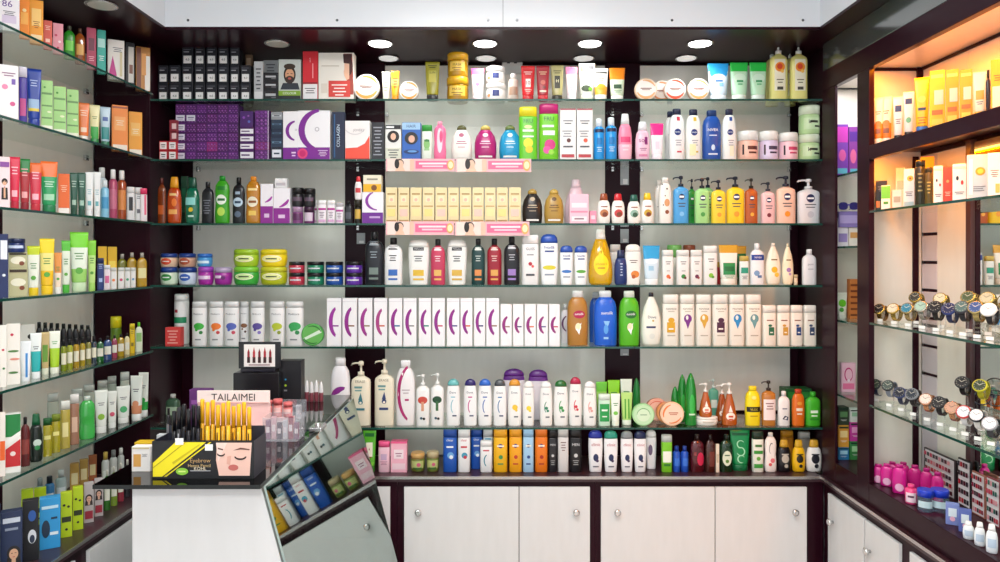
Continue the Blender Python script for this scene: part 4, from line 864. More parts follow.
# ================================================================== FIFTH SHELF
B(5, 'box', 167, 182.4, 327, 'small coral red carton in front of white powder bottle', 'd9413f', None, [L(0, .8, .7, 5, 'f2b0a8', .16)], dmax=.04)
B(5, 'can', 174.6, 188.8, 293.8, 'tall white powder bottle with green band', 'ecebea', 'f0efee', [R(-.2, .66, .25, .06, 'b83a4a'), R(0, .48, .9, .12, '1f8a5a'), L(0, .3, .5, 2)], rear=.06)
MED = lambda c, c2: [T('Medicare', 0, .72, .62, '6d6f78'), E(.05, .44, .34, .24, c), C(.2, .3, .12, c2), C(-.1, .36, .1, c), R(0, .14, .4, .03, '8a8c90')]
for a, b_, c_, c2, nm, rr in ((192.2, 207, '3aae3a', '1c7a2a', 'fresh green', 0), (209.4, 223.8, 'ee7a2e', 'c83a3a', 'orange', 0), (224.4, 239.4, '5a6ac0', 'c8445a', 'blue and red', 0), (239.6, 249, '8a5a3a', '5a3a2a', 'brown', .05), (250.6, 264.8, '5a4a9a', '8a7ac8', 'violet', 0), (269.8, 284.8, 'b9c832', '8a9a2a', 'yellow green', 0), (286, 304, '3aa85a', '2a8a4a', 'leaf green', 0)):
    B(5, 'can', a, b_, 301.4, f'white shampoo bottle with {nm} fruit artwork', 'edecec', 'e4e4e4', MED(c_, c2), rear=rr, dr=.6, name='shampoo_bottle')
B(5, 'disc', 302, 324.6, 321.4, 'green cream tin with pale band, tilted on its edge', '5aa85a', '4aa84a', [E(0, .5, .46, .46, '6ab85a'), G([(-.42, .34), (-.32, .26), (.42, .6), (.36, .74)], 'dff0dc'), A(0, .5, .42, .42, .14, 20, 120, '2a7a34'), A(0, .5, .42, .42, .14, 200, 300, '2a7a34')])
tx = [(327.6, 342.2), (343.2, 357.8), (359, 373), (374.4, 387.6), (389.4, 402.8), (403.8, 417), (419, 431.4), (432.6, 445.2), (447, 459.8), (460.6, 472.6), (474, 485.4), (486.2, 499.2)]
ink = ['8a2a90', '8a5a3a', '8a7a5a', 'c85a3a', '1c6a9a', '8a8a8a', '1f8a7a', 'c84a6a', '4a4a8a', 'd86a4a', '2a2a6a', '8a6a5a']
for i, (a, b_) in enumerate(tx):
    B(5, 'box', a, b_, 298, f'tall white carton with purple crescent, {ORD[i]} of twelve', 'f1eff2', None, [A(.3, .5, .66, 1.1, .42, 108, 252, '8e1f86' if i > 3 else ('9a2a98', '8e1f86', '9a2a88', 'a83a80')[i]), R(.12, .42, .42, .03, ink[i]), R(.0, .93, .98, .006, 'c9c4cc')], group='tall white crescent cartons')
sx = [(500.4, 511.8), (512.8, 523.4), (524.4, 535.8), (536.6, 547.8), (548.8, 559.6)]
for i, (a, b_) in enumerate(sx):
    B(5, 'box', a, b_, 304, f'short white carton with purple crescent, {ORD[i]} of five', 'f1eff2', None, [A(.3, .5, .66, .85, .42, 108, 252, '8e1f76'), R(.12, .46, .42, .03, ink[-1-i])], group='short white crescent cartons')
B(5, 'shoulder', 560.4, 569.6, 304, 'white bottle with purple arc half behind the gold pump bottle', 'ece9ee', 'f0eef0', [A(.4, .5, .8, .95, .25, 112, 248, '5a1f56')], rear=.1)
SUN = lambda c: [E(.05, .57, .28, .19, c), T('sunsilk', .05, .58, .42, 'ffffff'), E(0, .34, .14, .2, 'f4e8c0'), G([(-.1, .3), (.15, .42), (.05, .2)], 'ffffff')]
def sun(x0, x1, yt, desc, c, cap, ds, **k): B(5, 'lotion', x0, x1, yt, desc, c, cap, ds, **k)
sun(566.8, 588.2, 290.6, 'shimmering gold conditioner bottle with crimson oval and white top', 'b07a34', 'f0eeee', SUN('b01a4a'))
sun(589, 603, 292, 'blue shampoo bottle set behind its blue neighbour', '1c5ac0', 'e6ecf4', [], rear=.12)
sun(593, 617, 290.6, 'large bright blue shampoo bottle with white top', '1c5fd0', 'eef2f8', [T('sunsilk', .05, .6, .5, 'ffffff'), G([(-.1, .45), (.16, .45), (.04, .3)], '8ac0f0'), E(0, .3, .1, .2, '5aa0e8'), R(0, .14, .2, .04, '9ac8f0')])
sun(618.6, 639.4, 290.8, 'large lime green shampoo bottle with white top', '55b41c', 'eef4ea', SUN('1c6a24'))
B(5, 'tear', 640.6, 661.4, 292.4, 'ivory teardrop body wash bottle with black tip', 'eeefe4', '1c2030', [T('Dove', 0, .54, .4, '2a3558'), C(.05, .47, .05, 'c8a84a'), R(-.05, .35, .45, .035, '1c2a5c'), C(0, .18, .14, 'e0e4dc')])
PAN = lambda c, sh: [T('PANTENE', 0, .72, .66, '6d655a'), R(0, .67, .4, .012, 'b8ae9c')] + ([E(0, .53, .27, .3, c), G([(-.17, .47), (.17, .47), (0, .33)], c), E(-.05, .55, .09, .15, 'f4f0e6')] if sh == 'd' else [E(0, .5, .2, .16, c), R(-.02, .36, .5, .2, c), R(-.02, .33, .3, .03, 'f4f0e6')]) + [R(0, .2, .5, .02, 'b8ae9c')]
pn = [(662.2, 678.4, 'd8a41c', 's', 'gold block'), (679.4, 694.2, '7a2a8a', 'd', 'purple drop'), (695.4, 710.8, 'd8a83a', 'd', 'golden drop'), (712, 727.6, '4a1c3a', 's', 'dark maroon block'), (728.6, 744, '2a8ac8', 'd', 'sky blue drop'), (745.2, 760.8, '6a9aa0', 'd', 'grey teal drop')]
for a, b_, c_, sh, nm in pn:
    B(5, 'flat', a, b_, 294.4, f'tall white shampoo bottle with {nm} emblem', 'f1ede2', 'f3f0e8', PAN(c_, sh))
for (a, b_, c_, nm) in ((762, 775.6, '2a6a4a', 'dark green'), (776.6, 789.4, 'c89a3c', 'ochre'), (790.2, 802.4, '2a4a84', 'blue'), (803.2, 815.8, '3a4a6c', 'slate navy')):
    B(5, 'flat', a, b_, 305.2, f'short white shampoo bottle with {nm} emblem', 'f1ede2', 'f3f0e8', [R(0, .63, .5, .025, '8a5a4a'), R(.1, .36, .4, .2, c_), E(0, .5, .14, .1, c_), R(.1, .33, .2, .03, 'f1ede2')])

# ================================================================== SIXTH SHELF
B(6, 'shoulder', 166, 180, 394, 'small green medicine bottle in the shaded corner', '3c5a44', 'c9cbc4', [R(0, .4, .8, .3, 'a9c0a4')], rear=.08)
B(6, 'lotion', 330.4, 350.6, 357.5, 'large white shampoo bottle with purple swoosh behind the counter glass', 'eeebef', 'f2f0f2', [A(.1, .40, .55, .62, .5, 70, 165, '8a2a8c'), R(0, .34, .4, .02, 'b0a8b4')])
KER = lambda c: [T('ERASE', 0, .69, .5, '8a7c66'), R(-.1, .6, .4, .03, '6a9a98'), R(-.1, .55, .34, .02, '6a9a98'), G([(-.1, .4), (.12, .4), (.03, .52)], c), C(.02, .37, .12, c), C(.02, .36, .06, 'efe9d8'), R(0, .26, .46, .035, c)]
B(6, 'pump', 351.2, 371, 361, 'cream pump bottle with teal drop emblem', 'eae2cc', 'e6dec8', KER('3a7a88'), dr=.5)
B(6, 'pump', 374.6, 394.4, 359, 'cream pump bottle with navy drop emblem', 'eae2cc', 'e6dec8', KER('2a3a6c'), dr=.5)
B(6, 'lotion', 395.6, 415.6, 360, 'tall white bottle with crimson crescent', 'eeebec', 'f2f0f2', [A(.42, .5, .82, 1.5, .2, 112, 248, 'b0206a'), L(.05, .55, .4, 2, 'b8a8b0'), R(.1, .4, .2, .03, 'b0206a')])
for i, (a, b_, c_, c2, nm) in enumerate(((416.2, 429.8, 'c84a3c', 'd89a7a', 'red'), (430.8, 444, '1f4a2c', '3a6a3c', 'dark green'))):
    B(6, 'pump', a, b_, (374, 373)[i], f'small white pump bottle with {nm} mushroom print', 'f0efed', 'f1f1ef', [E(0, .5, .36, .28, c_), R(0, .38, .2, .18, c2), R(0, .52, .9, .0, c_), C(-.1, .15, .1, '3a5a6a'), C(.1, .14, .1, '2a2a2a')])
DV = lambda c, c2: [T('Dove', -.02, .72, .45, '2a3558'), R(0, .62, .3, .025, c2), A(.05, .42, .22, .5, .3, 100, 250, c), R(.1, .22, .3, .03, '3a4468')]
for a, b_, yt, cc, c_, nm in ((446.2, 460.4, 378.8, '6ab8b8', '8ac0d0', 'aqua'), (463.4, 477.2, 378.8, '2c1f6c', 'c83a8a', 'indigo'), (477.8, 492.2, 378.8, '2a66c8', '3a6ab8', 'royal blue'), (493, 506.8, 379.2, '4a4e54', '3a7ab0', 'charcoal')):
    B(6, 'oval', a, b_, yt, f'white shampoo bottle with {nm} dome cap', 'f2f2f2', cc, DV(c_, c_))
for i, (a, b_, yt, cc, c_, nm, rr) in enumerate(((507.6, 521.6, 379, 'd8942c', 'f0c83a', 'golden', 0), (522.4, 534.4, 381, 'f0efec', 'f0d83a', 'white', 0), (539.4, 552.6, 381, 'efefef', '3a8a6a', 'plain white', 0), (553.4, 568.2, 380, '1f6a2c', '4aa05a', 'dark green', 0), (568.8, 582, 377, 'b01a44', 'd83a4a', 'crimson', 0), (583, 596.4, 381, 'f0eeee', 'e8a8a0', 'pearl white', 0))):
    B(6, 'oval', a, b_, yt, f'white shampoo bottle with {nm} dome cap' + (' and yellow flower' if i < 2 else ''), 'f3f2ef', cc, [T('Dove', -.02, .72, .45, '2a3558'), C(.02, .4, .2 if i < 2 else .12, c_), C(.12, .34, .1, c_), A(.05, .42, .2, .45, .3, 100, 250, c_) if i > 1 else None, R(.1, .2, .3, .03, '6a7078')])
for i, (a, b_) in enumerate(((501.4, 526.4), (526.8, 549.6))):
    B(6, 'oval', a, b_, (368.5, 369.5)[i], ('wide bottle with purple shoulder, behind the golden and charcoal caps', 'wide bottle with purple shoulder, behind the white dome caps')[i], 'ede8f0', '6a2a8c', [], rear=.12, bands=[(.78, 1, '6a2a8c')], dr=.4)
GT = lambda: [L(0, .7, .5, 2, '3c8a3c', .06), E(0, .4, .24, .2, '7ac84a')]
B(6, 'tube', 595.8, 607.2, 381.6, 'light green tube behind, beside the pearl white cap', 'a4dc6a', 'd8ecd0', GT(), bands=[(.75, 1, '6cc832')], rear=.1)
B(6, 'tube', 607.4, 620, 380, 'vivid lime tube standing behind', 'a4dc4a', 'd8ecd0', GT(), bands=[(.72, 1, '8cd81c')], rear=.1)
B(6, 'tube', 620.2, 632.2, 379, 'white and pale green tube standing behind', 'e4eee0', 'd8ecd0', GT(), rear=.1)
B(6, 'spike', 632.4, 640.6, 378, 'pointed dark green bottle against the dark post', '1c7a34', None, [], rear=.12)
B(6, 'flat', 598.2, 610.2, 394, 'short mint bottle with solid green label', 'cfeed6', 'e9f5ea', [R(0, .42, .8, .56, '1f9c4a'), R(0, .5, .5, .06, 'e6f6e8'), R(0, .3, .4, .04, 'e6f6e8')])
B(6, 'tube', 610.6, 620.2, 393.6, 'small white and green tube with pale cap', 'eef4ea', 'e4eee0', GT())
B(6, 'tube', 620.8, 632.6, 392.4, 'small tube with green stripes, beside the green lid tin', 'b4dc7a', 'e4eee0', [R(-.15, .5, .12, .6, '4aa02a'), R(.15, .5, .12, .6, '4aa02a')], rear=.02)
B(6, 'disc', 631.4, 654.2, 402.6, 'round mint green cream tin with a face drawing', '8ac88a', 'a8dca0', [E(0, .5, .44, .44, 'c4e8bc'), E(0, .5, .3, .3, 'd8f0d0'), A(0, .5, .3, .3, .12, 0, 180, '5aa85a'), R(0, .5, .3, .03, '3a8a44')])
B(6, 'disc', 645, 668, 396.8, 'coral pink round tin, farthest back of three', 'd8886a', 'f0b09a', [E(0, .5, .44, .44, 'f4c4b0'), A(0, .5, .4, .4, .12, 20, 160, 'e0705a')], rear=.1)
B(6, 'disc', 655.6, 677, 398.6, 'orange round tin between two other tins', 'd8763a', 'f0a060', [E(0, .5, .44, .44, 'f2b078'), A(0, .5, .4, .4, .2, 100, 260, 'e0702a')], rear=.05)
B(6, 'disc', 659.2, 683.6, 401, 'peach round tin with orange swirl, foremost of three', 'e08a5a', 'f6c8a4', [E(0, .5, .44, .44, 'f8d8c0'), A(0, .5, .4, .4, .2, 100, 200, 'e8803a'), A(0, .5, .4, .4, .16, 250, 340, 'e8803a'), R(.05, .55, .4, .04, 'b8603a'), R(.05, .48, .3, .03, 'b8603a')])
for a, b_, yt, nm, rr in ((670.6, 679.4, 386.5, 'shortest green aloe gel bottle, partly hidden behind a tin', .1), (677.2, 687.2, 374.4, 'tall pointed green aloe gel bottle, set back', .08), (684.6, 696.8, 373, 'tall pointed green aloe gel bottle, foremost', 0)):
    B(6, 'spike', a, b_, yt, nm, '1f9a34', None, [E(0, .4, .22, .9, '3ab84c'), R(0, .22, .5, .03, 'c8ecc8')] , rear=rr, fin='q', group='pointed green aloe gel bottles')
sd = B(6, 'tub', 695.4, 718, 416, 'white oval soap dish under an amber pump bottle', 'eceae4', 'f1efe9', [R(0, .4, .5, .2, 'c9c4b8')], name='soap_dish', cat='soap dish', dr=.6)
AM = lambda: [E(0, .22, .3, .26, 'f6ece0'), G([(-.14, .32), (.14, .32), (0, .48)], 'f6ece0'), R(0, .22, .3, .04, 'c84a2a'), R(0, .15, .3, .03, 'c84a2a')]
B(6, 'conepump', 699, 712, 383, 'amber conical soap pump standing on the soap dish', 'c8641c', 'f2f0ec', AM(), fin='q', on=sd, ph='')
B(6, 'pump', 708.4, 718.4, 379, 'clear teal pump bottle behind the soap dish', '5aa890', 'c8d8d4', [R(0, .4, .6, .2, 'd8ece4')], rear=.12)
B(6, 'conepump', 715.6, 728.4, 384.4, 'amber conical soap pump set back', 'b85a1c', 'f2f0ec', AM(), fin='q', rear=.09)
B(6, 'conepump', 721.6, 737, 382.6, 'amber conical soap pump with white drop label, in front', 'c8641c', 'f2f0ec', AM(), fin='q')
B(6, 'lotion', 744.8, 760.2, 386, 'yellow bottle with black label band', 'f1dc1a', 'f0e020', [R(0, .42, .9, .13, '1c1a16'), T('VLCC', 0, .42, .5, 'f0dc3a'), E(0, .72, .16, .12, 'f8f08a'), R(0, .25, .5, .03, 'b89a1a')])
B(6, 'pump', 761.4, 775.4, 380.4, 'amber and clear pump bottle with white label', 'd08a3a', '2a1a14', [R(0, .36, .86, .46, 'f0e6e6'), L(0, .5, .6, 3, '8a6a6a', .06)], fin='q')
B(6, 'shoulder', 777.6, 789.6, 391, 'small white lotion bottle with dark swoosh', 'f2f2f2', 'eeeeee', [G([(-.2, .2), (.25, .16), (.3, .26), (.0, .3)], '1c2450'), R(0, .5, .4, .03, '5a6078')])
B(6, 'lotion', 791.8, 804.4, 389, 'orange bottle with white text', 'e2701c', 'c8442a', [R(0, .45, .5, .08, 'f6e6d0'), R(0, .33, .4, .04, 'f6e6d0'), E(0, .62, .2, .14, 'f0a040')])
B(6, 'shoulder', 805.2, 820.2, 391.6, 'bright green bottle with white text nearest the corner', '46b42c', '3aa82a', [R(0, .42, .5, .08, 'e8f6e0'), R(0, .3, .4, .04, 'e8f6e0'), R(0, .2, .6, .06, '2a8a24')])
B(6, 'box', 785, 812, 387.5, 'dark green carton behind the orange bottle', '1c5a2c', None, [R(0, .8, .8, .2, '2f8a3a')], rear=.12)

# ================================================================== BACK WORKTOP
GF = lambda: [R(0, .9, .7, .08, '1c6a2c'), R(0, .55, .5, .34, 'e8e4d0'), G([(-.2, .35), (.2, .35), (0, .6)], '8a4a2a'), R(0, .2, .7, .1, '7ac83a')]
B(7, 'tube', 351, 361.4, 431, 'green shampoo tube partly hidden by counter glass', '4aa82c', 'e8ece2', GF())
B(7, 'tube', 363, 376.4, 430.6, 'green shampoo tube with brown leaf print', '5ab42c', '2f7a24', GF())
B(7, 'flat', 378.4, 390.2, 441, 'narrow pink and white pack', 'f2c6d4', 'ee5c90', [R(0, .5, .5, .2, 'c8a8c8'), L(0, .35, .6, 3, 'a86a90')])
B(7, 'box', 391.2, 407.6, 440.6, 'wider pink wrapped bottle pack', 'f2b4c6', 'ee5c90', [R(0, .6, .6, .3, 'f8e4ea'), L(0, .62, .4, 2, '9a4a70', .08), R(0, .2, .8, .2, 'f0d0da')])
for i, (a, b_) in enumerate(((410.4, 425.4), (426.2, 439.4))):
    B(7, 'tub', a, b_, (452, 451)[i], ('squat olive pickle-like cream pot with gold lid', 'squat olive cream pot with silver lid, beside blue bottle')[i], '6d7a34', ('c8a060', 'b8a880')[i], [R(0, .4, .8, .4, 'b8c07a'), C(.1, .4, .14, 'c85a7a'), R(0, .2, .6, .1, '3a6a2a')])
SH7 = lambda c, c2: [T('clear', 0, .76, .5, c), C(.05, .4, .24, c2), C(.1, .36, .14, c), R(0, .6, .5, .04, c)]
B(7, 'flat', 443, 457.2, 429, 'blue shampoo bottle with silver emblem, beside olive pot', '1c56b4', '1c4aa0', SH7('e8eef6', '6aa4d8'))
B(7, 'flat', 457.8, 470.4, 429.2, 'white shampoo bottle with teal emblem and red mark', 'f1f1f1', 'e8e8ea', SH7('c83a4a', '3a9ab8'))
B(7, 'flat', 470.8, 482.4, 429.2, 'blue shampoo bottle half covered by small white one', '1c56b4', '1c4aa0', SH7('e8eef6', '6aa4d8'), rear=.05)
B(7, 'flat', 483, 493, 429.4, 'white shampoo bottle behind the small white bottle', 'f0f0f0', 'e8e8ea', [R(0, .75, .6, .1, '8ac0d8')], rear=.05)
B(7, 'flat', 480, 492.4, 440.4, 'small white bottle with teal crescent', 'f3f3f3', 'eeeeee', [R(0, .7, .5, .04, 'c83a4a'), A(.1, .38, .3, .5, .3, 100, 250, '2a8aa0')])
SK = lambda c: [C(0, .62, .16, '5a2a6a'), R(0, .62, .5, .035, 'f8f0e0'), C(.02, .36, .15, c), R(0, .2, .4, .03, c)]
B(7, 'flat', 493.4, 507.6, 429, 'yellow shampoo bottle with green emblem', 'f4b81c', 'f0a81c', SK('3a8a4a'))
B(7, 'flat', 509, 522, 428.6, 'yellow orange shampoo bottle with red emblem', 'f5a81a', 'f0a01c', SK('c83a2a'))
B(7, 'flat', 522.8, 533.8, 428.8, 'pale blue shampoo bottle with navy emblem', 'a8d0ee', '9ac4e8', SK('24448a'))
B(7, 'flat', 534.8, 547.6, 428.6, 'deep orange shampoo bottle', 'ec7a18', 'e8761c', SK('b02a1c'))
BK = [T('MEN', 0, .66, .6, 'd8d8d8'), C(0, .4, .16, 'c8c8c8'), L(0, .28, .5, 3, 'a8a8a8')]
B(7, 'flat', 548.2, 557, 430, 'black shampoo bottle between orange and silver ones', '1a191e', '101014', BK)
B(7, 'flat', 557.6, 568.6, 429, 'silver white shampoo bottle between two black ones', 'dedad8', 'c8c4c2', [L(0, .7, .5, 4, '7a5a5a', .06)])
B(7, 'flat', 569.4, 581.6, 429.4, 'black shampoo bottle with white print, beside silver one', '17161a', '101014', BK)
AMC = lambda: [T('clinic', 0, .68, .6, 'b83a4a'), E(0, .36, .18, .26, '24305a'), C(.1, .28, .1, '4a3a5a'), R(0, .14, .4, .03, '6a6a7a')]
for a, b_, yt, cc, nm in ((588, 602.8, 430.4, '1c2f9c', 'bright blue'), (603.6, 617.8, 430.8, '2a9a84', 'teal green'), (620.4, 633.2, 431, '8a9094', 'grey'), (633.8, 646.6, 431, '1a2450', 'midnight navy')):
    B(7, 'bevel', a, b_, yt, f'white tapered shampoo bottle with {nm} cap', 'f3f3f5', cc, AMC())
B(7, 'bevel', 645.4, 656.4, 430, 'plain white bottle behind the midnight navy cap', 'eeeef2', 'f0f0f2', [E(-.1, .5, .2, .5, '6a5a7a')], rear=.05)
B(7, 'flat', 661.2, 672, 434.8, 'small green bottle with white label and clear cap', '7ac82a', 'c8d0cc', [R(0, .42, .8, .3, 'f0f4e8'), R(0, .2, .6, .06, '2a7a24')])
for i, (a, b_) in enumerate(((672.8, 680.4), (680.8, 688.4))):
    B(7, 'slim', a, b_, 446, ('short cobalt blue bottle, next to small green bottle', 'short cobalt blue bottle, next to maroon bottle')[i], '1f4fb8', '1c3c94', [R(0, .4, .7, .3, '3a74d8')], group='short cobalt bottles')
B(7, 'shoulder', 690.2, 703.8, 434.6, 'maroon bottle with crimson oval label', '5c1420', '24100f', [E(.2, .36, .26, .5, 'c8204a'), R(-.2, .5, .2, .1, '8a3a3a')], fin='q')
B(7, 'shoulder', 705, 715.4, 434.8, 'dark brown tonic bottle', '4a1c14', '1c0f0d', [R(.1, .36, .5, .4, '6a2c20')], fin='q')
B(7, 'box', 715.8, 719, 444, 'thin cream carton edge between brown and green bottles', 'e8dcc8', None, [R(0, .5, .6, .3, 'c8b89a')])
B(7, 'shoulder', 719.8, 732.6, 434.6, 'dark green hair oil bottle with oval white label', '163c20', '101c12', [E(0, .38, .36, .6, 'dfe8d0'), C(0, .3, .14, '5a8a3a'), R(0, .46, .4, .03, '2a5a2a')], fin='q')
B(7, 'tube', 729.6, 749.8, 430, 'wide emerald green tube with curling white motif', '128a4c', '0f6a3c', [A(0, .66, .2, .2, .3, 30, 300, 'a8e8c0'), A(0, .48, .22, .22, .3, 200, 480, 'a8e8c0'), A(0, .3, .2, .2, .3, 30, 300, 'a8e8c0'), R(0, .9, .8, .06, '0c5a34')], rear=.02)
B(7, 'flat', 751.8, 763.2, 431.4, 'white and green bottle with dark cap', 'eef2e6', '22382a', [R(0, .5, .8, .08, '3a9a3a'), C(0, .34, .18, '6ab44a'), R(0, .66, .6, .06, '3a7a3a'), R(0, .16, .8, .1, '3a9a3a')])
B(7, 'wave', 764.4, 776.4, 432.4, 'white curvy bottle with coral flower print', 'f2ece8', 'e8e4e0', [C(.1, .3, .2, 'e8808a'), C(-.1, .2, .14, 'd85a5a'), A(0, .6, .2, .5, .2, 60, 240, '3a3a3a')])
EM = lambda c: [E(0, .42, .26, .3, c), R(0, .56, .5, .04, c), C(.06, .2, .14, c)]
B(7, 'egg', 776.8, 791, 439.4, 'plump black bottle with gold cap', '17151a', 'd0a032', EM('c8c0b0'))
B(7, 'egg', 791.8, 805.2, 439.8, 'plump yellow bottle with gold cap', 'f4be14', 'e0b02c', EM('2a2418'))
B(7, 'egg', 806.4, 822.2, 439.6, 'plump white bottle with gold cap and black crest', 'f2f0ec', 'd0a032', EM('20202c'))
B(7, 'flat', 780.6, 793, 430.6, 'orange capped bottle peering over the black plump one', 'd8902a', 'e8a02c', [], rear=.11)
B(7, 'flat', 798, 810, 431.6, 'greyish bottle set back above the yellow plump one', 'b8b0a8', 'e0ded8', [], rear=.11)

# display strips hanging below two shelves, and bracket tags on the posts
def strip(x0, x1, y0, y1, desc, flip=0, d=3.268):
    a, b_ = wx(x0, d), wx(x1, d); zt, zb = wz(y0, d), wz(y1, d); w = b_-a; h = zt-zb
    mb = MB(); mb.box(-w/2, w/2, -.0015, .0015, 0, h, mat('f4b8c0', 'c')); o = mb.build('shelf_strip')
    decals([R(-.3, .5, .36, .98, 'f7d9cf'), R(.18, .52, .5, .62, 'ee6c94'), R(.18, .62, .4, .14, 'fbe0e6'), R(.18, .4, .3, .12, 'f8c8d4'), E(-.3, .66, .06, .06, '1d120f'), E(-.29, .56, .045, .06, 'eac0a4'), G([(-.37, .02), (-.22, .02), (-.25, .34), (-.33, .34)], 'eac0a4'), E(-.34, .6, .035, .07, '1d120f'),
            E(.44, .5, .05, .075, 'e0b060'), E(.44, .5, .035, .05, 'f6e6b8'), R(-.12, .5, .06, .9, 'f6c0a8')], w, h, lambda x, z: -.0015, 'box', False, 'label', o)
    o.location = ((a+b_)/2, d, zb); tag(o, desc, 'shelf strip', 'pink promotional shelf strips')
strip(386, 454.8, 158.8, 171.4, 'pink portrait strip along second shelf, below the hair dye boxes')
strip(455.6, 531.2, 158.8, 172, 'pink portrait strip along second shelf, below the rounded bottles')
strip(386, 454, 221.4, 235, 'pink portrait strip along third shelf, above the white shampoo bottles')
strip(454.8, 529.4, 221.6, 235.6, 'pink portrait strip along third shelf, above the black shampoo bottle')
for i, (px_, a, b_) in enumerate(((624.5, 165, 185), (624.5, 229, 243), (624.5, 349, 355.5), (361, 233, 244))):
    d = 3.5965; w = 8.4*d/F; o = boxobj('bracket_tag', wx(px_, d)-w/2, wx(px_, d)+w/2, d-.003, d, wz(b_, d), wz(a, d), mat('b9bcc2', 'c'), None, .0008)
    decals([], 1, 1, None, '', False) if 0 else None
    m2 = MB(); m2.box(wx(px_, d)-w*.2, wx(px_, d)+w*.35, d-.0045, d-.0031, wz(b_, d)+.004, wz(b_, d)+.3*(wz(a, d)-wz(b_, d)), mat('f4f4f6', 'c')); m2.build('sticker', o)
    tag(o, ('tall grey tag on the dark post below the second shelf', 'grey tag on the dark post below the third shelf', 'small white tag on the dark post below the fifth shelf', 'white tag on the dark post beside the black shampoo bottle')[i], 'tag')
# ================================================================== LEFT WALL
ST = lambda c='6a6a72': [L(0, .8, .6, 3, c, .06), R(0, .3, .5, .12, c)]
def LW(*a, **k): return Lw(*a, **k)
# top shelf
LW(1, 'box', 0, 19, -6, 'white carton with purple letters', 'efeaf0', None, [T('86', -.1, .7, .5, '5a2a8a'), R(0, .3, .7, .2, 'd8c8e0'), L(0, .5, .6, 3)])
LW(1, 'box', 19.6, 29.4, -1, 'flat orange carton, beside the white and purple one', 'f08a1c', None, [R(0, .5, .7, .3, 'f7b04a'), C(0, .7, .2, 'fbe0a0')])
LW(1, 'box', 30, 43, 1, 'amber orange carton with pale panel', 'f5a32a', None, [R(0, .6, .7, .4, 'fbd27a'), L(0, .5, .5, 4, '9a5a1a'), R(0, .15, .8, .1, 'f8e0b0')])
LW(1, 'box', 43.6, 52, 21, 'small red and pink soap carton', 'd85a4a', None, ST('f6c8b8'))
LW(1, 'box', 53, 63, 24, 'small pink floral carton', 'e89aa8', None, [C(-.2, .6, .14, 'c83a5a'), C(.15, .4, .14, 'f6e0e4'), C(0, .2, .12, 'c83a5a')])
LW(1, 'shoulder', 64.4, 74.4, 26, 'shiny green bottle beside the pink floral carton', '2a8a24', '3a3a2c', [R(0, .4, .7, .3, '6ac83a')])
LW(1, 'shoulder', 75.4, 84.6, 28.5, 'amber brown bottle next to the shiny green one', 'a8561c', '4a2a14', [R(0, .4, .7, .3, 'd8a04a')], fin='q')
LW(1, 'box', 86.6, 96, 28.5, 'dark rose carton', 'b03a5a', None, [R(0, .6, .6, .3, '6a1a3a'), L(0, .3, .6, 3, 'f0b0c0')])
LW(1, 'box', 97, 105.6, 30.5, 'teal carton next to the dark rose one', '3ab8a8', None, [R(0, .7, .8, .2, 'b8ece4'), L(0, .4, .6, 3, 'e8faf6')])
LW(1, 'box', 107.4, 124, 41, 'white carton with magenta triangle', 'efe9e4', None, [G([(-.45, .1), (.05, .1), (-.2, .6)], 'c81a8a'), L(.1, .8, .6, 3), R(.3, .4, .15, .6, 'd8c8a0')])
LW(1, 'box', 125.4, 134.4, 43, 'dark carton with a pale front', '2c2a30', None, [R(.1, .5, .6, .8, 'd8d4cc'), R(.1, .4, .4, .2, '8a5a4a')])
LW(1, 'box', 135.4, 150, 48, 'brown orange and white carton at the corner', 'c8863a', None, [R(-.3, .5, .3, .96, '7a3a1c'), R(.3, .4, .36, .8, 'f0ece4'), R(.05, .6, .3, .5, 'e8a04a')])
# second shelf
LW(2, 'box', 0, 18, 66, 'white carton with pink florals', 'f2eef0', None, [C(-.2, .6, .16, 'e88ab0'), C(.2, .3, .14, 'd85a90'), L(0, .85, .7, 2, '8a4a7a'), R(.25, .7, .2, .1, '7a5ab0')])
LW(2, 'flat', 19.4, 26.6, 67, 'narrow violet bottle with pale cap', '4a3a9a', 'd8d4e4', [R(0, .3, .7, .3, 'c04a8a')])
LW(2, 'tube', 27.4, 40.4, 69, 'deep blue sunscreen tube', '1c3c9a', '1c3c9a', [L(0, .8, .5, 3, 'b8c8ec'), R(0, .4, .7, .16, '9ab8d8'), R(0, .3, .7, .05, 'e0c84a')])
for i, (a, b_, yt, rr) in enumerate(((41.4, 52.6, 81, 0), (53.6, 65.8, 87, 0), (67, 78.4, 90, 0))):
    LW(2, 'box', a, b_, yt, ('pale green soap carton stack nearest the blue tube', 'pale green carton in the middle of three', 'pale green taller carton next to orange tubes')[i], 'a8d88a', None, [R(0, .74, .9, .04, '6a9a5a'), R(0, .5, .9, .03, '6a9a5a'), R(0, .26, .9, .03, '6a9a5a'), C(-.2, .86, .1, '4a9a3a'), E(.2, .38, .18, .1, 'e8f0c8'), R(0, .06, .96, .1, 'e8ecd8')], group='pale green cartons')
LW(2, 'tube', 78.4, 89, 103, 'orange face tube behind green sachets', 'ea7a3a', 'e8e0d8', ST('f8d8c0'), rear=.0)
LW(2, 'tube', 89.8, 99.4, 105, 'cream and green face tube', 'e8e2a8', '2f8a4a', [R(0, .3, .7, .3, '3aa84a'), L(0, .7, .5, 2, '7a8a3a')])
LW(2, 'tube', 100.4, 110, 107, 'white blue and green face tube', 'b8d0e0', '2a7a5a', [R(0, .35, .7, .3, '2a8a8a'), R(0, .7, .5, .1, '3a5aa0')])
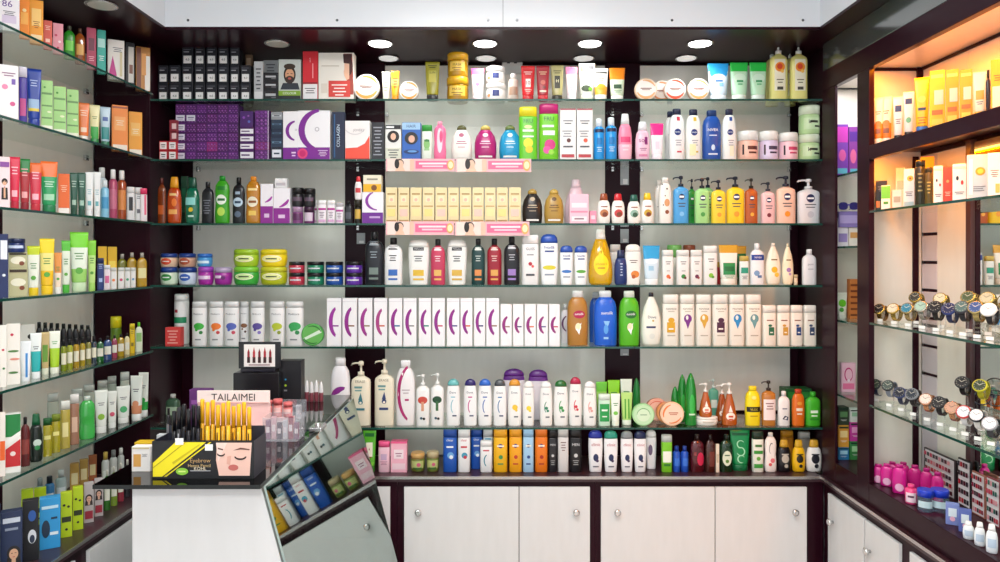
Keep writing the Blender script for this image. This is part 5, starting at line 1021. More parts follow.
LW(2, 'box', 111.6, 127.6, 106, 'tall orange carton with dark top line', 'f08a32', None, [R(0, .95, .96, .04, '9a4a2a'), R(0, .6, .7, .3, 'f6a85a'), L(0, .66, .5, 3, 'fbe0c0'), R(0, .08, .9, .12, 'f2e4d4')])
LW(2, 'box', 128.4, 142, 112.5, 'yellow orange carton at the corner', 'f5a624', None, [R(0, .6, .7, .3, 'f8c05a'), L(0, .6, .5, 3, 'fbe8c0'), R(0, .08, .9, .12, 'f4ead8')])
# third shelf
LW(3, 'box', 0, 9.6, 157, 'white and pink portrait carton', 'f2d8dc', None, [*PORT(0, .5, .4), R(0, .85, .9, .1, '8a4a9a')])
LW(3, 'tube', 10, 19.4, 157, 'bright crimson tube', 'd8284a', 'b8203a', ST('f6b8c4'))
LW(3, 'tube', 20, 29.4, 159, 'dark red tube with green top', 'a82a34', '8a1c2a', ST('e8a8a8'), bands=[(.74, 1, '1c7a3a')])
LW(3, 'tube', 30, 41, 163, 'rose red tube with orange top', 'd0344a', 'c02a3a', ST('f6b8c4'), bands=[(.8, 1, 'e86a2a')])
LW(3, 'tube', 41.6, 56.6, 161.5, 'wide green tube with orange top', '1f9a5a', '1c7a4a', [L(0, .6, .6, 3, 'c8ecd4'), R(0, .3, .6, .12, 'a8dcb8')], bands=[(.7, 1, 'f0702a')])
LW(3, 'box', 58.4, 69.4, 174, 'orange carton with white foot', 'ea6a2a', None, [R(0, .08, .96, .14, 'f0e8e0'), L(0, .7, .6, 4, 'fbd0b0')])
for i, (a, b_) in enumerate(((70.4, 77.6), (78, 85.4))):
    LW(3, 'tube', a, b_, 173, ('deep forest green tube by the orange carton', 'deep forest green tube by the white tubes')[i], '2a5a4a', '1c4a3a', ST('a8c8b8'), group='forest green tubes')
for i, (a, b_) in enumerate(((85.6, 93.2), (93.6, 100.4))):
    LW(3, 'tube', a, b_, 172, ('slanting white tube beside the forest green ones', 'slanting white tube beside the light blue bottle')[i], 'eef0f0', 'e8ecec', [L(0, .6, .5, 3, '9ac0c8'), R(0, .3, .4, .1, '6ab0b8')], group='white tubes')
LW(3, 'slim', 97.4, 106.6, 167.5, 'white-capped clear bottle, set back', 'd8e4ea', 'f2f2f2', [R(0, .4, .7, .3, '9ac8dc')], rear=.08)
LW(3, 'slim', 101, 108.8, 180, 'small light blue bottle with white cap, in front', '8ac4e0', 'e8f0f4', [R(0, .4, .8, .3, '4a9ac8')])
LW(3, 'slim', 109.2, 117, 169.6, 'rose bottle with white cap', 'b0486a', 'f2f0f0', [R(0, .4, .8, .4, 'c8708a')])
LW(3, 'slim', 117.6, 126, 170.6, 'orange brown bottle with white cap', 'b8542a', 'f0eeec', [R(0, .4, .8, .4, 'd88a4a')], fin='q')
LW(3, 'flat', 127, 134.4, 187, 'small white bottle with black window', 'e8e8ea', 'f0f0f0', [R(0, .5, .5, .4, '1c1c22')])
LW(3, 'flat', 135.2, 142, 187.6, 'small white bottle with grey lettering', 'ecebec', 'f0f0f0', ST())
LW(3, 'flat', 142.6, 149, 188.4, 'small white bottle with pink side', 'f0e6e8', 'e83a6a', [R(.2, .5, .3, .6, 'ee6a8a')])
# fourth shelf
LW(4, 'box', 0, 8, 234, 'navy and white carton', '1c2a5c', None, [R(0, .75, .8, .3, 'e4e6ee'), C(0, .35, .2, 'e8ecf4')])
q0 = LW(4, 'box', 9.4, 27.4, 268, 'olive and white photo carton, lower of two', 'b8b48a', None, [E(0, .5, .4, .25, 'e8e4cc'), C(.2, .3, .14, '7a3a1c'), R(0, .9, .9, .1, '3a2a14')])
q1 = LW(4, 'box', 9.4, 27, 252.6, 'olive and white photo carton, upper of two', 'b8b48a', None, [E(0, .5, .4, .25, 'e8e4cc'), C(.2, .3, .14, '7a3a1c'), R(0, .9, .9, .1, '3a2a14')], z=LZ[3]+.0003+q0.dimensions.z)
LW(4, 'jar', 8, 24, 238.6, 'navy blue jar stacked on photo cartons', '1c2f6a', '16244e', [R(0, .4, .8, .2, 'c8d4ec')], z=LZ[3]+.0006+q0.dimensions.z+q1.dimensions.z)
for a, b_, yt, c_, cc, bb, nm in ((28, 39, 246, 'eef2e4', 'e8c81c', [(.82, 1, 'c8d81c')], 'white and green tube with lime top'), (40.4, 53.6, 238.6, 'f2e48a', 'f0c81c', [(.74, 1, 'f2d81c'), (.15, .42, 'f0c020')], 'yellow and white tube'),
                              (54.6, 61.4, 252.6, 'ee9a4a', 'f0eee8', [(.15, .5, 'f6e2cc')], 'narrow orange and white tube'), (62, 70, 240.6, 'e4eedc', '4ab03a', [(.8, 1, '5ac03a')], 'white tube with grass green top'),
                              (70.8, 87.4, 232.2, 'e6f0e0', 'c8e0b8', [(.74, 1, '7ad82c'), (.15, .38, '9ad06a')], 'large white tube with vivid lime top'), (88, 95.6, 240.4, 'c4e88a', 'a8d86a', [(.7, 1, '8ad83a')], 'slim light green tube')):
    LW(4, 'tube', a, b_, yt, nm, c_, cc, [L(0, .64, .5, 3, '4a8a3a'), C(0, .35, .2, '5aa83a')], bands=bb)
for a, b_, yt, nm, rr in ((98, 106.6, 246.4, 'yellow carton behind a dark blue bottle', .08), (107.6, 116.8, 246.8, 'yellow and orange carton next to it', .08)):
    LW(4, 'box', a, b_, yt, nm, 'e8b81c', None, [R(0, .5, .7, .3, 'f4dc5a'), L(0, .3, .6, 3, '9a5a14')], rear=rr)
LW(4, 'flat', 97.4, 103.6, 258, 'small dark blue bottle', '2a3c7a', '1c2a5a', ST('a8b8e0'))
LW(4, 'flat', 104, 110, 265, 'small white and pink bottle beside the dark blue one', 'f0e4ea', 'e8eaf0', [R(0, .4, .6, .3, 'd86a9a')])
for i, (a, b_, c_) in enumerate(((110.6, 116.4, 'e8844a'), (118, 124, 'c83a6a'), (124.8, 130, '3a9a6a'), (130.6, 135.4, '6aa0c8'))):
    LW(4, 'flat', a, b_, 267.6, 'tiny white bottle with ' + ('orange', 'rose', 'green', 'pale blue')[i] + ' mark', 'ecebea', 'd8dad8', [C(0, .4, .24, c_)])
for i, (a, b_) in enumerate(((117.6, 126.6), (127.4, 136.4), (137.4, 146.6))):
    LW(4, 'shoulder', a, b_, (254, 252.6, 252.8)[i], ('olive oil bottle with grey cap, behind the tiny bottles', 'golden oil bottle with grey cap, in the middle', 'golden oil bottle with grey cap, at the corner')[i], ('8a8a2c', 'c8a01c', 'd0a42a')[i], 'b0aca4', [R(0, .4, .8, .3, 'e8dca0')], fin='q', rear=.08)
# fifth shelf
LW(5, 'box', 0, 6.4, 325, 'white carton with red flowers, cut by the frame', 'eee8e0', None, [C(0, .6, .2, 'c83a4a'), C(.1, .3, .2, '3a7a3a')])
LW(5, 'box', 7, 20, 323.4, 'white carton with red and green flowers', 'efeae2', None, [C(-.1, .82, .12, 'c82a4a'), E(0, .55, .4, .1, '5a8a4a'), E(.1, .42, .36, .1, 'e0907a'), E(0, .2, .36, .1, '4a7a3a')])
LW(5, 'box', 20.6, 34.6, 324, 'pale photo carton behind the white tubes', 'dcd8d2', None, [E(.2, .75, .2, .2, '2a2422'), R(0, .4, .8, .2, 'b8b4b0')], rear=.1)
LW(5, 'tube', 20.6, 30.4, 341, 'white tube with blue stripe', 'eef2f6', 'e8ecf0', [R(.1, .4, .2, .6, '3a8ad0')])
LW(5, 'tube', 31, 40.8, 333, 'white tube with teal lower half', 'eef4f2', 'e8ecec', [L(0, .7, .5, 2)], bands=[(.15, .6, '2ab0b0')])
LW(5, 'tube', 41.4, 49, 332, 'tan and green herbal tube', 'c8b07a', 'd8dcc8', [R(0, .5, .6, .4, '6a9a3a')], rear=.02)
LW(5, 'tube', 49.6, 59.6, 331, 'white tube with lime lower half', 'eef2e4', 'e8ecdc', [L(0, .75, .5, 2, '4a9a3a')], bands=[(.15, .6, 'a8d02a')])
oil = [(61, 66.4, '8a9a1c'), (67, 72.6, 'a8b030'), (73.4, 79, 'c09a1c'), (79.8, 85, 'b8a02a'), (85.8, 91, '8a8a3a'), (91.4, 96.4, '3a4a5a')]
for i, (a, b_, c_) in enumerate(oil):
    LW(5, 'slim', a, b_, 340 - i*.8, f'slim black-capped hair oil bottle, {ORD[i]} from the lime tube', c_, '15151a', [R(0, .4, .8, .36, 'e4e0c8')], fin='q', group='slim black-capped hair oil bottles')
for i in range(9):
    a = 37 + i*6.1
    LW(5, 'lotion', a-1, a+5.2, 322 + .8*i*.5, f'tall black bottle at the back, {ORD[i]} of nine', '17161b', '0d0d10', [R(0, .4, .8, .3, '34343c')], rear=.12, group='tall black bottles along the back')
for a, b_, yt, c_, cc, nm, fin in ((97, 103.4, 338, '1f6a2c', '15151a', 'deep green bottle with black cap', 'q'), (104, 111.4, 336, '2a4a84', '15151a', 'dusky blue bottle with black cap', 'q'), (112, 117, 335, 'a83a5a', '15151a', 'thin rose bottle with black cap', 'q'), (117.6, 124, 334, 'b8981c', '15151a', 'thin mustard bottle with black cap', 'q'), (124.6, 129.4, 333, 'd8cc9a', '15151a', 'thin cream labelled bottle with black cap', 'p')):
    LW(5, 'shoulder', a, b_, yt, nm, c_, cc, [R(0, .4, .8, .34, 'dcdccc')], fin=fin)
LW(5, 'jar', 111, 121, 316.4, 'yellow topped green bottle behind', '5a7a1c', 'd8d01c', [], rear=.12)
LW(5, 'flat', 129.8, 134.6, 323.6, 'tall yellow carton shaped bottle', 'd8b81c', 'e0c82a', ST('7a6a14'))
LW(5, 'shoulder', 135.4, 142.2, 322.4, 'white bottle with bright green cap', 'dce4cc', '5ac82a', [R(0, .5, .7, .3, '8ab86a')])
# sixth shelf
LW(6, 'box', 0, 5.2, 412, 'white and orange carton, cut by the frame', 'eee4dc', None, [R(0, .4, .9, .3, 'e8601c')])
LW(6, 'box', 5.8, 20.4, 413, 'green white and red herbal carton', 'f0efea', None, [R(0, .8, .98, .38, '17803c'), G([(-.49, .55), (.49, .7), (.49, .62), (-.49, .45)], 'f4f4f0'), G([(-.49, .1), (.49, .1), (.49, .56), (-.49, .4)], 'c8242c'), C(0, .32, .18, 'f0dcd8'), R(0, .04, .98, .08, 'f0efea')])
LW(6, 'shoulder', 21, 29.4, 417, 'dark red bottle with black cap', '5c1a1c', '15151a', [R(0, .4, .8, .3, '8a3a34')])
LW(6, 'egg', 30, 42, 413.6, 'black green bottle with dark green cap', '17221c', '0f5a34', [E(.1, .4, .3, .3, 'c8d8cc'), E(.1, .3, .2, .2, '2a8a4a')])
for i, (a, b_, yt) in enumerate(((43.6, 51.4, 418), (52.2, 60, 414))):
    LW(6, 'flat', a, b_, yt, ('yellow oil bottle with dark green cap', 'yellow oil bottle with olive cap, taller')[i], 'b8ac1c', ('1c5a2c', '7a8a2a')[i], [R(0, .5, .7, .1, 'e8e08a')], fin='q')
LW(6, 'flat', 61, 69.6, 400.6, 'tall clear yellow bottle', 'c8b44a', 'e4e4dc', [R(0, .4, .6, .3, 'e8dc9a')], fin='q')
LW(6, 'flat', 70.4, 78.6, 394, 'tall clear pink brown bottle', 'b8846a', 'e8e4e0', [R(0, .4, .6, .3, 'dcb8a0')], fin='q')
LW(6, 'wave', 79.8, 94.4, 396, 'bulging translucent green bottle', '4ac85a', 'd8e4dc', [E(0, .45, .3, .3, '2fa83c')], fin='q')
for a, b_, yt, c_, nm in ((95.2, 107, 390, '8ab83a', 'white tube with lime leaf print'), (107.8, 116.4, 391, 'c8506a', 'slim white tube with rose print'), (117, 129.6, 386, '4aa86a', 'wide white tube with green circle print'), (130.6, 142.6, 375.6, 'd8906a', 'white tube with peach gradient'), (143.2, 153, 372.4, '2fa84a', 'white tube with green gradient')):
    LW(6, 'tube', a, b_, yt, nm, 'e6ebe4', 'e9ece8', [L(0, .7, .5, 2), C(0, .38, .26, c_)], bands=[(.15, .34, c_)] if a > 130 else None, rz=32 if a < 130 else 4, X=None if a < 130 else (-1.60 if a > 140 else -1.585))
for i, (a, b_) in enumerate(((48, 58), (72, 82), (84, 94), (98, 107), (108, 116), (120.6, 129))):
    LW(6, 'flat', a, b_, 393 - i*4.2, f'tall clear bottle standing at the back, {ORD[i]} of six', 'b9c0b4', 'd8dcd8', [R(0, .4, .6, .3, 'a4b09c')], rear=.13, group='tall clear bottles along the back')
# left worktop
XW = -1.53
def WB(x0, x1, yt, desc, c, ds, X=XW, **k):
    return Lw(7, 'box', x0, x1, yt, desc, c, None, ds, X=X, **k)
FACE = PORT(.1, .32, .42, '1a1412', 'd8a888', .55)
WB(-12, 0, 505, 'navy razor box with a man face, cut by the frame', '1a2a4e', FACE)
WB(1.6, 22, 510, 'navy and black shaving box with a man portrait', '1c2c50', [R(0, .86, .8, .08, 'c8d0dc'), R(0, .72, .6, .04, '8a94a8')] + FACE)
WB(22.8, 38.4, 499, 'black and white grooming box with oval blue logo', '15161c', [E(.1, .74, .24, .4, '2a5aa8'), E(.1, .4, .26, .5, 'e4e8ee'), E(.1, .36, .16, .3, '24304a')])
WB(40, 60, 496.5, 'bright sky blue carton with dark figure', '2f9ad8', [R(0, .82, .8, .06, 'c8e8f8'), E(-.2, .4, .2, .5, '16304a'), R(.2, .3, .4, .06, 'e8f4fa'), R(.2, .6, .3, .04, '16304a')])
YG = [C(-.2, .72, .12, '17181c'), C(.18, .68, .12, '17181c'), R(0, .4, .8, .12, '2a3018'), C(0, .18, .12, '17181c')]
for i, (a, b_, yt, X) in enumerate(((21.6, 33, 489, -1.7), (34.4, 46, 487.5, -1.7), (60.8, 72, 491.5, XW), (72.8, 83, 486, XW))):
    WB(a, b_, yt, ('yellow green razor carton at the back, beside its twin', 'yellow green razor carton at the back, above the blue carton', 'yellow green razor carton right of the blue carton', 'yellow green razor carton next to the portrait cartons')[i], 'b8d01c', YG, X=X, group='yellow green razor cartons')
for i, (a, b_) in enumerate(((84, 93.6), (94.4, 103))):
    WB(a, b_, 482 - 4*i, ('grey henna carton with a red lipped face', 'grey henna carton with face, by the small bottles')[i], 'b9b0b0', [*PORT(0, .6, .5, '2a1a1a', 'd8a890', .5), R(0, .2, .8, .2, '9a2a3a')], group='grey portrait cartons')
for i, (a, b_, c_) in enumerate(((104, 110, '3a7a2c'), (111, 117, '8aa83a'), (117.8, 123.6, 'a83a4a'), (124.4, 130.2, '2a2a30'))):
    Lw(7, 'shoulder', a, b_, 470 - 3.5*i, 'short ' + ('dark green', 'olive', 'red', 'black')[i] + ' bottle in the row by the corner', c_, 'c8c4b8', [R(0, .4, .8, .3, 'dcdccc')], X=XW, fin='q')
for i, (a, b_, yt, c_) in enumerate(((70, 79, 463, 'c0954a'), (79.6, 88, 459, 'b08a44'), (88.6, 96.6, 455, 'a8603a'))):
    WB(a, b_, yt, ('tan gold carton', 'gold carton with red mark', 'brown red carton')[i] + ' in the back row', c_, [R(0, .6, .7, .3, 'e4d4a4'), C(.1, .3, .2, '9a2a2a')], X=-1.72)
for i, (a, b_) in enumerate(((102, 109), (110, 117), (118, 124))):
    Lw(7, 'slim', a, b_, 452 - 2*i, ('clear small bottle with gold cap', 'clear small bottle with grey cap', 'clear small bottle with white cap')[i] + ' in the back row', 'b8bcb8', ('c8a850', '8a8c8c', 'e8e8e4')[i], [R(0, .4, .8, .3, 'd8dcd4')], X=-1.66)
for i, (a, b_, yt) in enumerate(((36, 44, 478), (45, 54, 476), (56, 66, 470))):
    Lw(7, 'slim', a, b_, yt, ('clear blue-tinted spray bottle', 'blue spray bottle with dark cap', 'pale spray bottle')[i] + ' behind the razor cartons', ('8ab0c4', '3a7ab0', 'a8b8b8')[i], ('9aa4a8', '1c2430', 'd0d4d4')[i], [R(0, .4, .8, .3, 'dce4e8')], X=-1.74)

# ================================================================== RIGHT CASE
RP = 'in the lit top compartment'
def RT(kind, x0, x1, yt, desc, c, cap=None, ds=None, off=.075, **k): return Rw(2.0635, RX + off, kind, x0, x1, yt, desc + ' ' + RP, c, cap, ds, **k)
OT = lambda: [E(0, .45, .3, .3, 'f0821c'), L(0, .7, .5, 2, 'c85a1a'), R(0, .3, .5, .1, '8a5a3a')]
RT('tube', 870.5, 880, 97.5, 'white and orange tube nearest the narrow bay', 'f2ead8', 'f0eee8', OT(), bands=[(.15, .45, 'f08a2a')])
RT('tube', 881, 891.6, 96.5, 'white and orange tube with red edge', 'f2ead8', 'f0eee8', OT(), bands=[(.15, .45, 'f08a2a')])
RT('tube', 893.6, 903, 97, 'white tube with navy square and black cap', 'f0eeea', '17151a', [R(0, .74, .6, .14, '24346a'), L(0, .5, .5, 3)])
RT('tube', 903.8, 913.6, 92, 'white tube with green line drawing and dark cap', 'eeeee6', '1c1c1c', [R(0, .8, .6, .12, '24346a'), E(0, .4, .24, .3, '6ab88a')])
RT('tube', 915.4, 928.6, 77.6, 'tall bright yellow sun care tube with blue cap', 'f2c81c', '1f6ac0', [C(0, .62, .26, 'f6e05a'), R(0, .45, .5, .05, '2a3a5c'), L(0, .3, .6, 3, 'c8701c')])
for i, (a, b_, yt) in enumerate(((930, 944.6, 71), (946, 958.4, 70), (960, 972, 70))):
    RT('box', a, b_, yt, ('wide yellow sun care carton over a blue cap', 'orange yellow sun care carton, middle of three', 'orange yellow sun care carton next to a white tube')[i], ('f4c21c', 'f0a41c', 'f0a01c')[i], None, [R(.1, .55, .6, .24, 'e4dcc0'), R(0, .3, .7, .08, 'c8701c'), R(0, .9, .8, .06, 'f8dc6a'), R(0, .14, .7, .1, 'f6d24a')], dr=.5)
RT('tube', 974, 985.4, 72, 'white and yellow tube with golden cap', 'f0e8c8', 'e8b01c', [R(0, .5, .6, .2, 'e0a83a'), L(0, .35, .5, 2)])
RT('slim', 986.2, 990.2, 70, 'thin dark bottle squeezed between yellow tubes', '241c2a', '15151a', [])
RT('box', 991.4, 1004, 60, 'tall yellow carton at the frame edge', 'f0b41c', None, [R(0, .3, .8, .4, 'ece4c4'), L(0, .7, .6, 3, 'a86a1c')])
ZS = 1.8035; RS = 'on the tester shelf of the lit case'
def RM(kind, x0, x1, yt, desc, c, cap=None, ds=None, off=.06, **k): return Rw(ZS, RX + off, kind, x0, x1, yt, desc + ' ' + RS, c, cap, ds, **k)
RM('shoulder', 869.6, 874.8, 192.5, 'tiny dark green bottle', '1c4a24', '15151a', [])
RM('box', 876, 887, 181, 'black carton behind a small green box', '22201f', None, [L(0, .8, .6, 4, '8a8a8a')], off=.14)
RM('box', 875.6, 880.4, 189, 'narrow black and orange carton', '2a2420', None, [R(0, .3, .8, .3, 'd8803a')])
RM('box', 881.4, 890.6, 185.5, 'small bright green and white box', 'ecefe4', None, [R(0, .72, .96, .5, '6ac83a'), R(0, .3, .5, .1, '4a9a2a')])
RM('box', 892.4, 902, 190, 'small cream box with brown print', 'e4dccc', None, [R(0, .5, .7, .3, 'b8a890')])
RM('box', 896, 905.6, 168, 'blue white carton at the back', 'c4d8dc', None, [R(0, .6, .7, .2, '8ab8c0')], off=.15)
RM('box', 904, 914.4, 169, 'pale blue carton with sunflower', 'cfdadf', None, [C(.1, .75, .3, 'e8b03a'), C(.1, .75, .12, '7a4a14'), L(0, .4, .7, 3), R(0, .1, .9, .1, '9ab8c0')])
RM('can', 916, 924.6, 160.6, 'dark tall cylinder with olive sheen', '2c2c1e', '1c1c18', [L(0, .7, .5, 5, '8a8a5a', .09)])
RM('can', 925.4, 932.4, 167.6, 'shorter olive gold cylinder', '5a4c1c', '3a341c', [L(0, .6, .5, 4, 'c8b05a', .09)])
RM('box', 921, 934, 157, 'yellow carton rising behind the dark cylinder', 'e8b01c', None, [], off=.16)
for i, (a, b_, yt) in enumerate(((933.8, 942.6, 166), (953, 965.8, 164))):
    RM('box', a, b_, yt, ('white carton with red and black drops, slimmer', 'white carton with red and black drops, wider')[i], 'ecebe8', None, [E(-.15, .62, .1, .2, '22222a'), E(.2, .5, .1, .2, 'c83a3a'), L(0, .25, .7, 2), R(0, .9, .9, .05, 'c8c8c8')], dr=.4)
RM('box', 943.4, 952, 167, 'brick red carton between two white ones', 'c8402a', None, [E(0, .6, .16, .2, 'e89a5a'), L(0, .3, .6, 3, 'f0c8b0')], dr=.4)
RM('box', 967.4, 986.6, 155, 'large grey carton with gold sun medallion', 'c2cace', None, [C(.15, .62, .24, 'd89a1c'), C(.15, .62, .14, 'f0c83a'), L(0, .28, .8, 3, '6a7078'), R(-.3, .5, .2, .8, 'dfe4e6')], dr=.6)
RM('box', 988, 1001, 153, 'white grey carton at the frame edge', 'd8dcde', None, [L(0, .6, .6, 4), R(.2, .2, .3, .2, 'd8a85a')], dr=.6)

# wristwatches on their stands
def watch_mats(c, metal): return mat(c, 'm' if metal else 'p')
def watch(x, y, z, rz, strap, case, dial, h, R_, desc, where, metal=True, grp=None):
    st = MB(); st.box(-.016, .016, -.02, .022, 0, .003, mat('d8dcdc', 'x'), .0008)
    cz = h - R_ - .004
    st.tube([(0, .012, .003), (0, .014, cz*.6), (0, .004, cz)], .0028, mat('d8dcdc', 'x'))
    st.loft([(-.010, R_*.72, R_*.62, 2.4), (.010, R_*.72, R_*.62, 2.4)], mat('3a3a40', 'x'), 16, M=Matrix.Translation((0, .0, cz)) @ Matrix.Rotation(PI/2, 4, 'Y'))
    so = st.build('watch_stand'); so.location = (x, y, z); so.rotation_euler = (0, 0, rz)
    tag(so, f'clear tagged stand under the {desc}', 'watch stand', 'clear watch stands')
    boxobj('price_tag', -.010, .010, -.0245, -.0205, .001, .012, mat('f4f3f0', 'c'), so)
    w = MB(); S = 28; ms = watch_mats(strap, metal); hw = .0095
    b0 = len(w.v)
    for k in range(S):
        a = 2*PI*k/S
        wd = hw * (.72 + .28 * (math.cos(a - math.radians(130)) * .5 + .5))
        for rr in (R_*.8, R_*.8+.003):
            for s in (-1, 1): w.v.append((s*wd, math.cos(a)*rr, cz + math.sin(a)*rr*.95))
    i = w.m(ms)
    for k in range(S):
        p, q_ = b0+4*k, b0+4*((k+1) % S)
        for f in ((p+2, p+3, q_+3, q_+2), (p+1, p, q_, q_+1), (p, p+2, q_+2, q_), (p+3, p+1, q_+1, q_+3)): w.f.append(f); w.mi.append(i); w.sm.append(False)
    wo = w.build('wristwatch'); wo.location = (x, y, z); wo.rotation_euler = (0, 0, rz)
    # case on the upper front of the ring
    an = math.radians(30); cpos = Vector((0, -math.cos(an)*(R_*.8+.003), cz + math.sin(an)*(R_*.8+.003)))
    M = Matrix.Translation(cpos) @ Matrix.Rotation(PI/2 - an, 4, 'X')
    rc_ = R_*.62
    c1 = MB(); c1.loft([(0, rc_*.9, rc_*.9, 2), (.002, rc_, rc_, 2), (.0065, rc_, rc_, 2), (.0085, rc_*.88, rc_*.88, 2)], mat(case, 'm' if metal else 'p'), 24, M=M); c1.build('watch_case', wo)
    c2 = MB(); c2.loft([(.0086, rc_*.82, rc_*.82, 2), (.0092, rc_*.8, rc_*.8, 2)], mat(dial), 24, M=M)
    hm = mat('f0ead8' if sum(lin(dial)[:3]) < 1 else '1c1c20', 'i')
    for k in range(12):
        a = PI*k/6; c2.box(-.0005, .0005, rc_*.62, rc_*.74, .0093, .0097, hm, M=M @ Matrix.Rotation(a, 4, 'Z'))
    c2.box(-.0006, .0006, 0, rc_*.5, .0094, .0099, hm, M=M @ Matrix.Rotation(.9, 4, 'Z')); c2.box(-.0006, .0006, 0, rc_*.62, .0094, .0099, hm, M=M @ Matrix.Rotation(-.9, 4, 'Z'))
    c2.build('dial', wo)
    c3 = MB(); c3.loft([(rc_, .0018, .0018, 2), (rc_+.003, .0018, .0018, 2)], mat(case, 'm' if metal else 'p'), 10, M=M @ Matrix.Translation((0, 0, .004)) @ Matrix.Rotation(PI/2, 4, 'Y')); c3.build('crown', wo)
    tag(wo, f'{desc} {where}', 'watch', grp or 'watches on clear stands')
WU, WD = 'on the upper watch shelf', 'on the lower watch shelf'
def wrow(z, lst, X, where, flip=1):
    for (px, yt, strap, case, dial, metal, desc) in lst:
        d = F*X/(px-VX); h = wz(yt, d) - z
        watch(X, d, z, math.radians(-55), strap, case, dial, h, .037, desc, where, metal)
wrow(1.3614, [(883, 303, 'c8a050', 'd8b45a', '17151a', True, 'gold watch with round black dial'), (897, 302.5, 'c8a858', 'd8b45a', 'd8d0b8', True, 'gold watch with champagne dial'), (911, 302, 'b8a070', 'c8b078', '2a7a9a', True, 'two-tone watch with teal dial'),
              (925, 300, 'b0b0ac', 'c4c0b4', '9ac0b4', True, 'silver watch with pale green dial'), (939, 300, '1a1a20', '24242c', '17171c', False, 'all black sports watch'), (953, 302, '1c2a5a', '2a3c7a', '1a2450', False, 'navy blue rubber watch'),
              (966, 300, '22222a', '3a3a44', '4a6a6a', False, 'black strap watch with grey dial'), (980, 300, 'b8a870', 'c8b478', '2a4a8a', True, 'gold and silver watch with blue dial'), (993, 302, '1c1c22', 'e8e8ea', 'f0f0f0', False, 'black strap watch with white dial')], RX+.07, WU)
wrow(1.3614, [(919, 291, 'd0b06a', 'd8b45a', '3a3a34', True, 'gold watch standing in the back, black face'), (944, 292, 'c8a85a', 'd8b45a', 'e0d8b8', True, 'gold watch standing in the back, cream face'), (972, 290, 'd8b45a', 'e0c070', '4a5a3a', True, 'gold watch standing in the back, olive face'), (991, 291, 'd8bc6a', 'e0c070', 'c8c0a0', True, 'gold watch standing in the back, beige face')], RX+.16, WU)
wrow(1.0354, [(879, 378, '24304c', '2a2e34', '4a5a4c', False, 'big round watch with navy strap and grey green dial'), (892, 379, '8a94a4', '2e3238', '4c5a54', False, 'big round watch with pale strap and dark dial'), (904, 386, '1f2a50', '2c3a6a', '1a2030', False, 'dark blue watch with chronograph face'),
              (916, 387, '1c1c22', '8a8e94', '2a3440', False, 'black strap watch with steel bezel'), (930, 392, 'd8a078', 'e0a884', 'f0dcd0', True, 'rose gold bracelet watch'), (943, 395, '17171c', '222228', '1a1a1e', False, 'slim black cuff watch'),
              (956, 400, 'd8a078', 'dcaa88', 'c89a80', True, 'rose gold mesh watch'), (968, 404, 'e4e6ea', 'c83a3a', 'dfe8f0', False, 'white strap watch with red bezel'), (981, 407, 'f0f0f0', '22222a', 'e8e8ea', False, 'large white watch with black bezel'), (994, 415, '3a3a40', '9a9aa0', 'e0e4ea', False, 'grey strap watch at the frame edge')], RX+.075, WD)
wrow(1.0354, [(966, 375, '17171c', '2a2a30', '17171c', False, 'black watch standing in the back, above rose gold mesh'), (984, 378, 'b8b41c', 'd0c82a', '2a3a1c', False, 'lime yellow watch standing in the back')], RX+.17, WD)

# deck of the case
DZ = .7203; DK = 'on the right case deck'
def RD(kind, x0, x1, yt, desc, c, cap=None, ds=None, off=.06, **k): return Rw(DZ, RX + off, kind, x0, x1, yt, desc + ' ' + DK, c, cap, ds, **k)
for i, (a, b_, yt) in enumerate(((869, 881, 464), (881, 893, 463.5), (893, 906, 464))):
    RD('lotion', a, b_, yt, f'magenta bottle in the front row, {ORD[i]} from the post', 'd41c8c', 'c81c84', [E(0, .22, .3, .3, 'f0b8d8')], group='magenta bottles')
for i, (a, b_, yt) in enumerate(((887, 898, 461.5), (898, 909, 462), (909, 921, 465), (921, 932, 468), (932, 943, 472))):
    RD('lotion', a, b_, yt, f'magenta bottle in the back row, {ORD[i]} from the post', 'c81c80', 'b81c78', [], off=.14, group='magenta bottles')
RD('slim', 905.6, 916.6, 484, 'hot pink bottle with white label and pink cap', 'ee4a8a', 'f0468c', [R(0, .35, .8, .5, 'f6dce6'), R(0, .4, .5, .1, '5a2a4a')], off=.04)
for i, (a, b_) in enumerate(((918, 933), (931.6, 948))):
    RD('tin', a, b_, 489, ('clear wipes tub with blue lid beside the hot pink bottle', 'clear wipes tub with blue lid, nearer the nail board')[i], '7ab4c8', '2440c8', [R(0, .36, .8, .3, 'c4dce4')], off=.045 + .05*i, fin='x', group='blue lidded tubs')
for i, (a, b_, c_) in enumerate(((946, 959, '7a8ac8'), (959, 971, '5a6ab0'))):
    RD('box', a, b_, 503 + 6*i, ('pale lilac blister pack', 'periwinkle blister pack')[i] + ' near small white bottles', c_, None, [R(0, .6, .6, .4, 'd8e4ec'), C(0, .3, .2, 'e8b0c8')], off=.06)
for i, (a, b_, yt) in enumerate(((963.6, 973.6, 521), (975, 984.6, 522), (986.6, 997, 524))):
    RD('egg', a, b_, yt, f'small white remover bottle, {ORD[i]} of three', 'e6ecf2', 'f4f4f4', [R(0, .36, .7, .3, 'b8cce0')], off=.03, group='small white remover bottles')
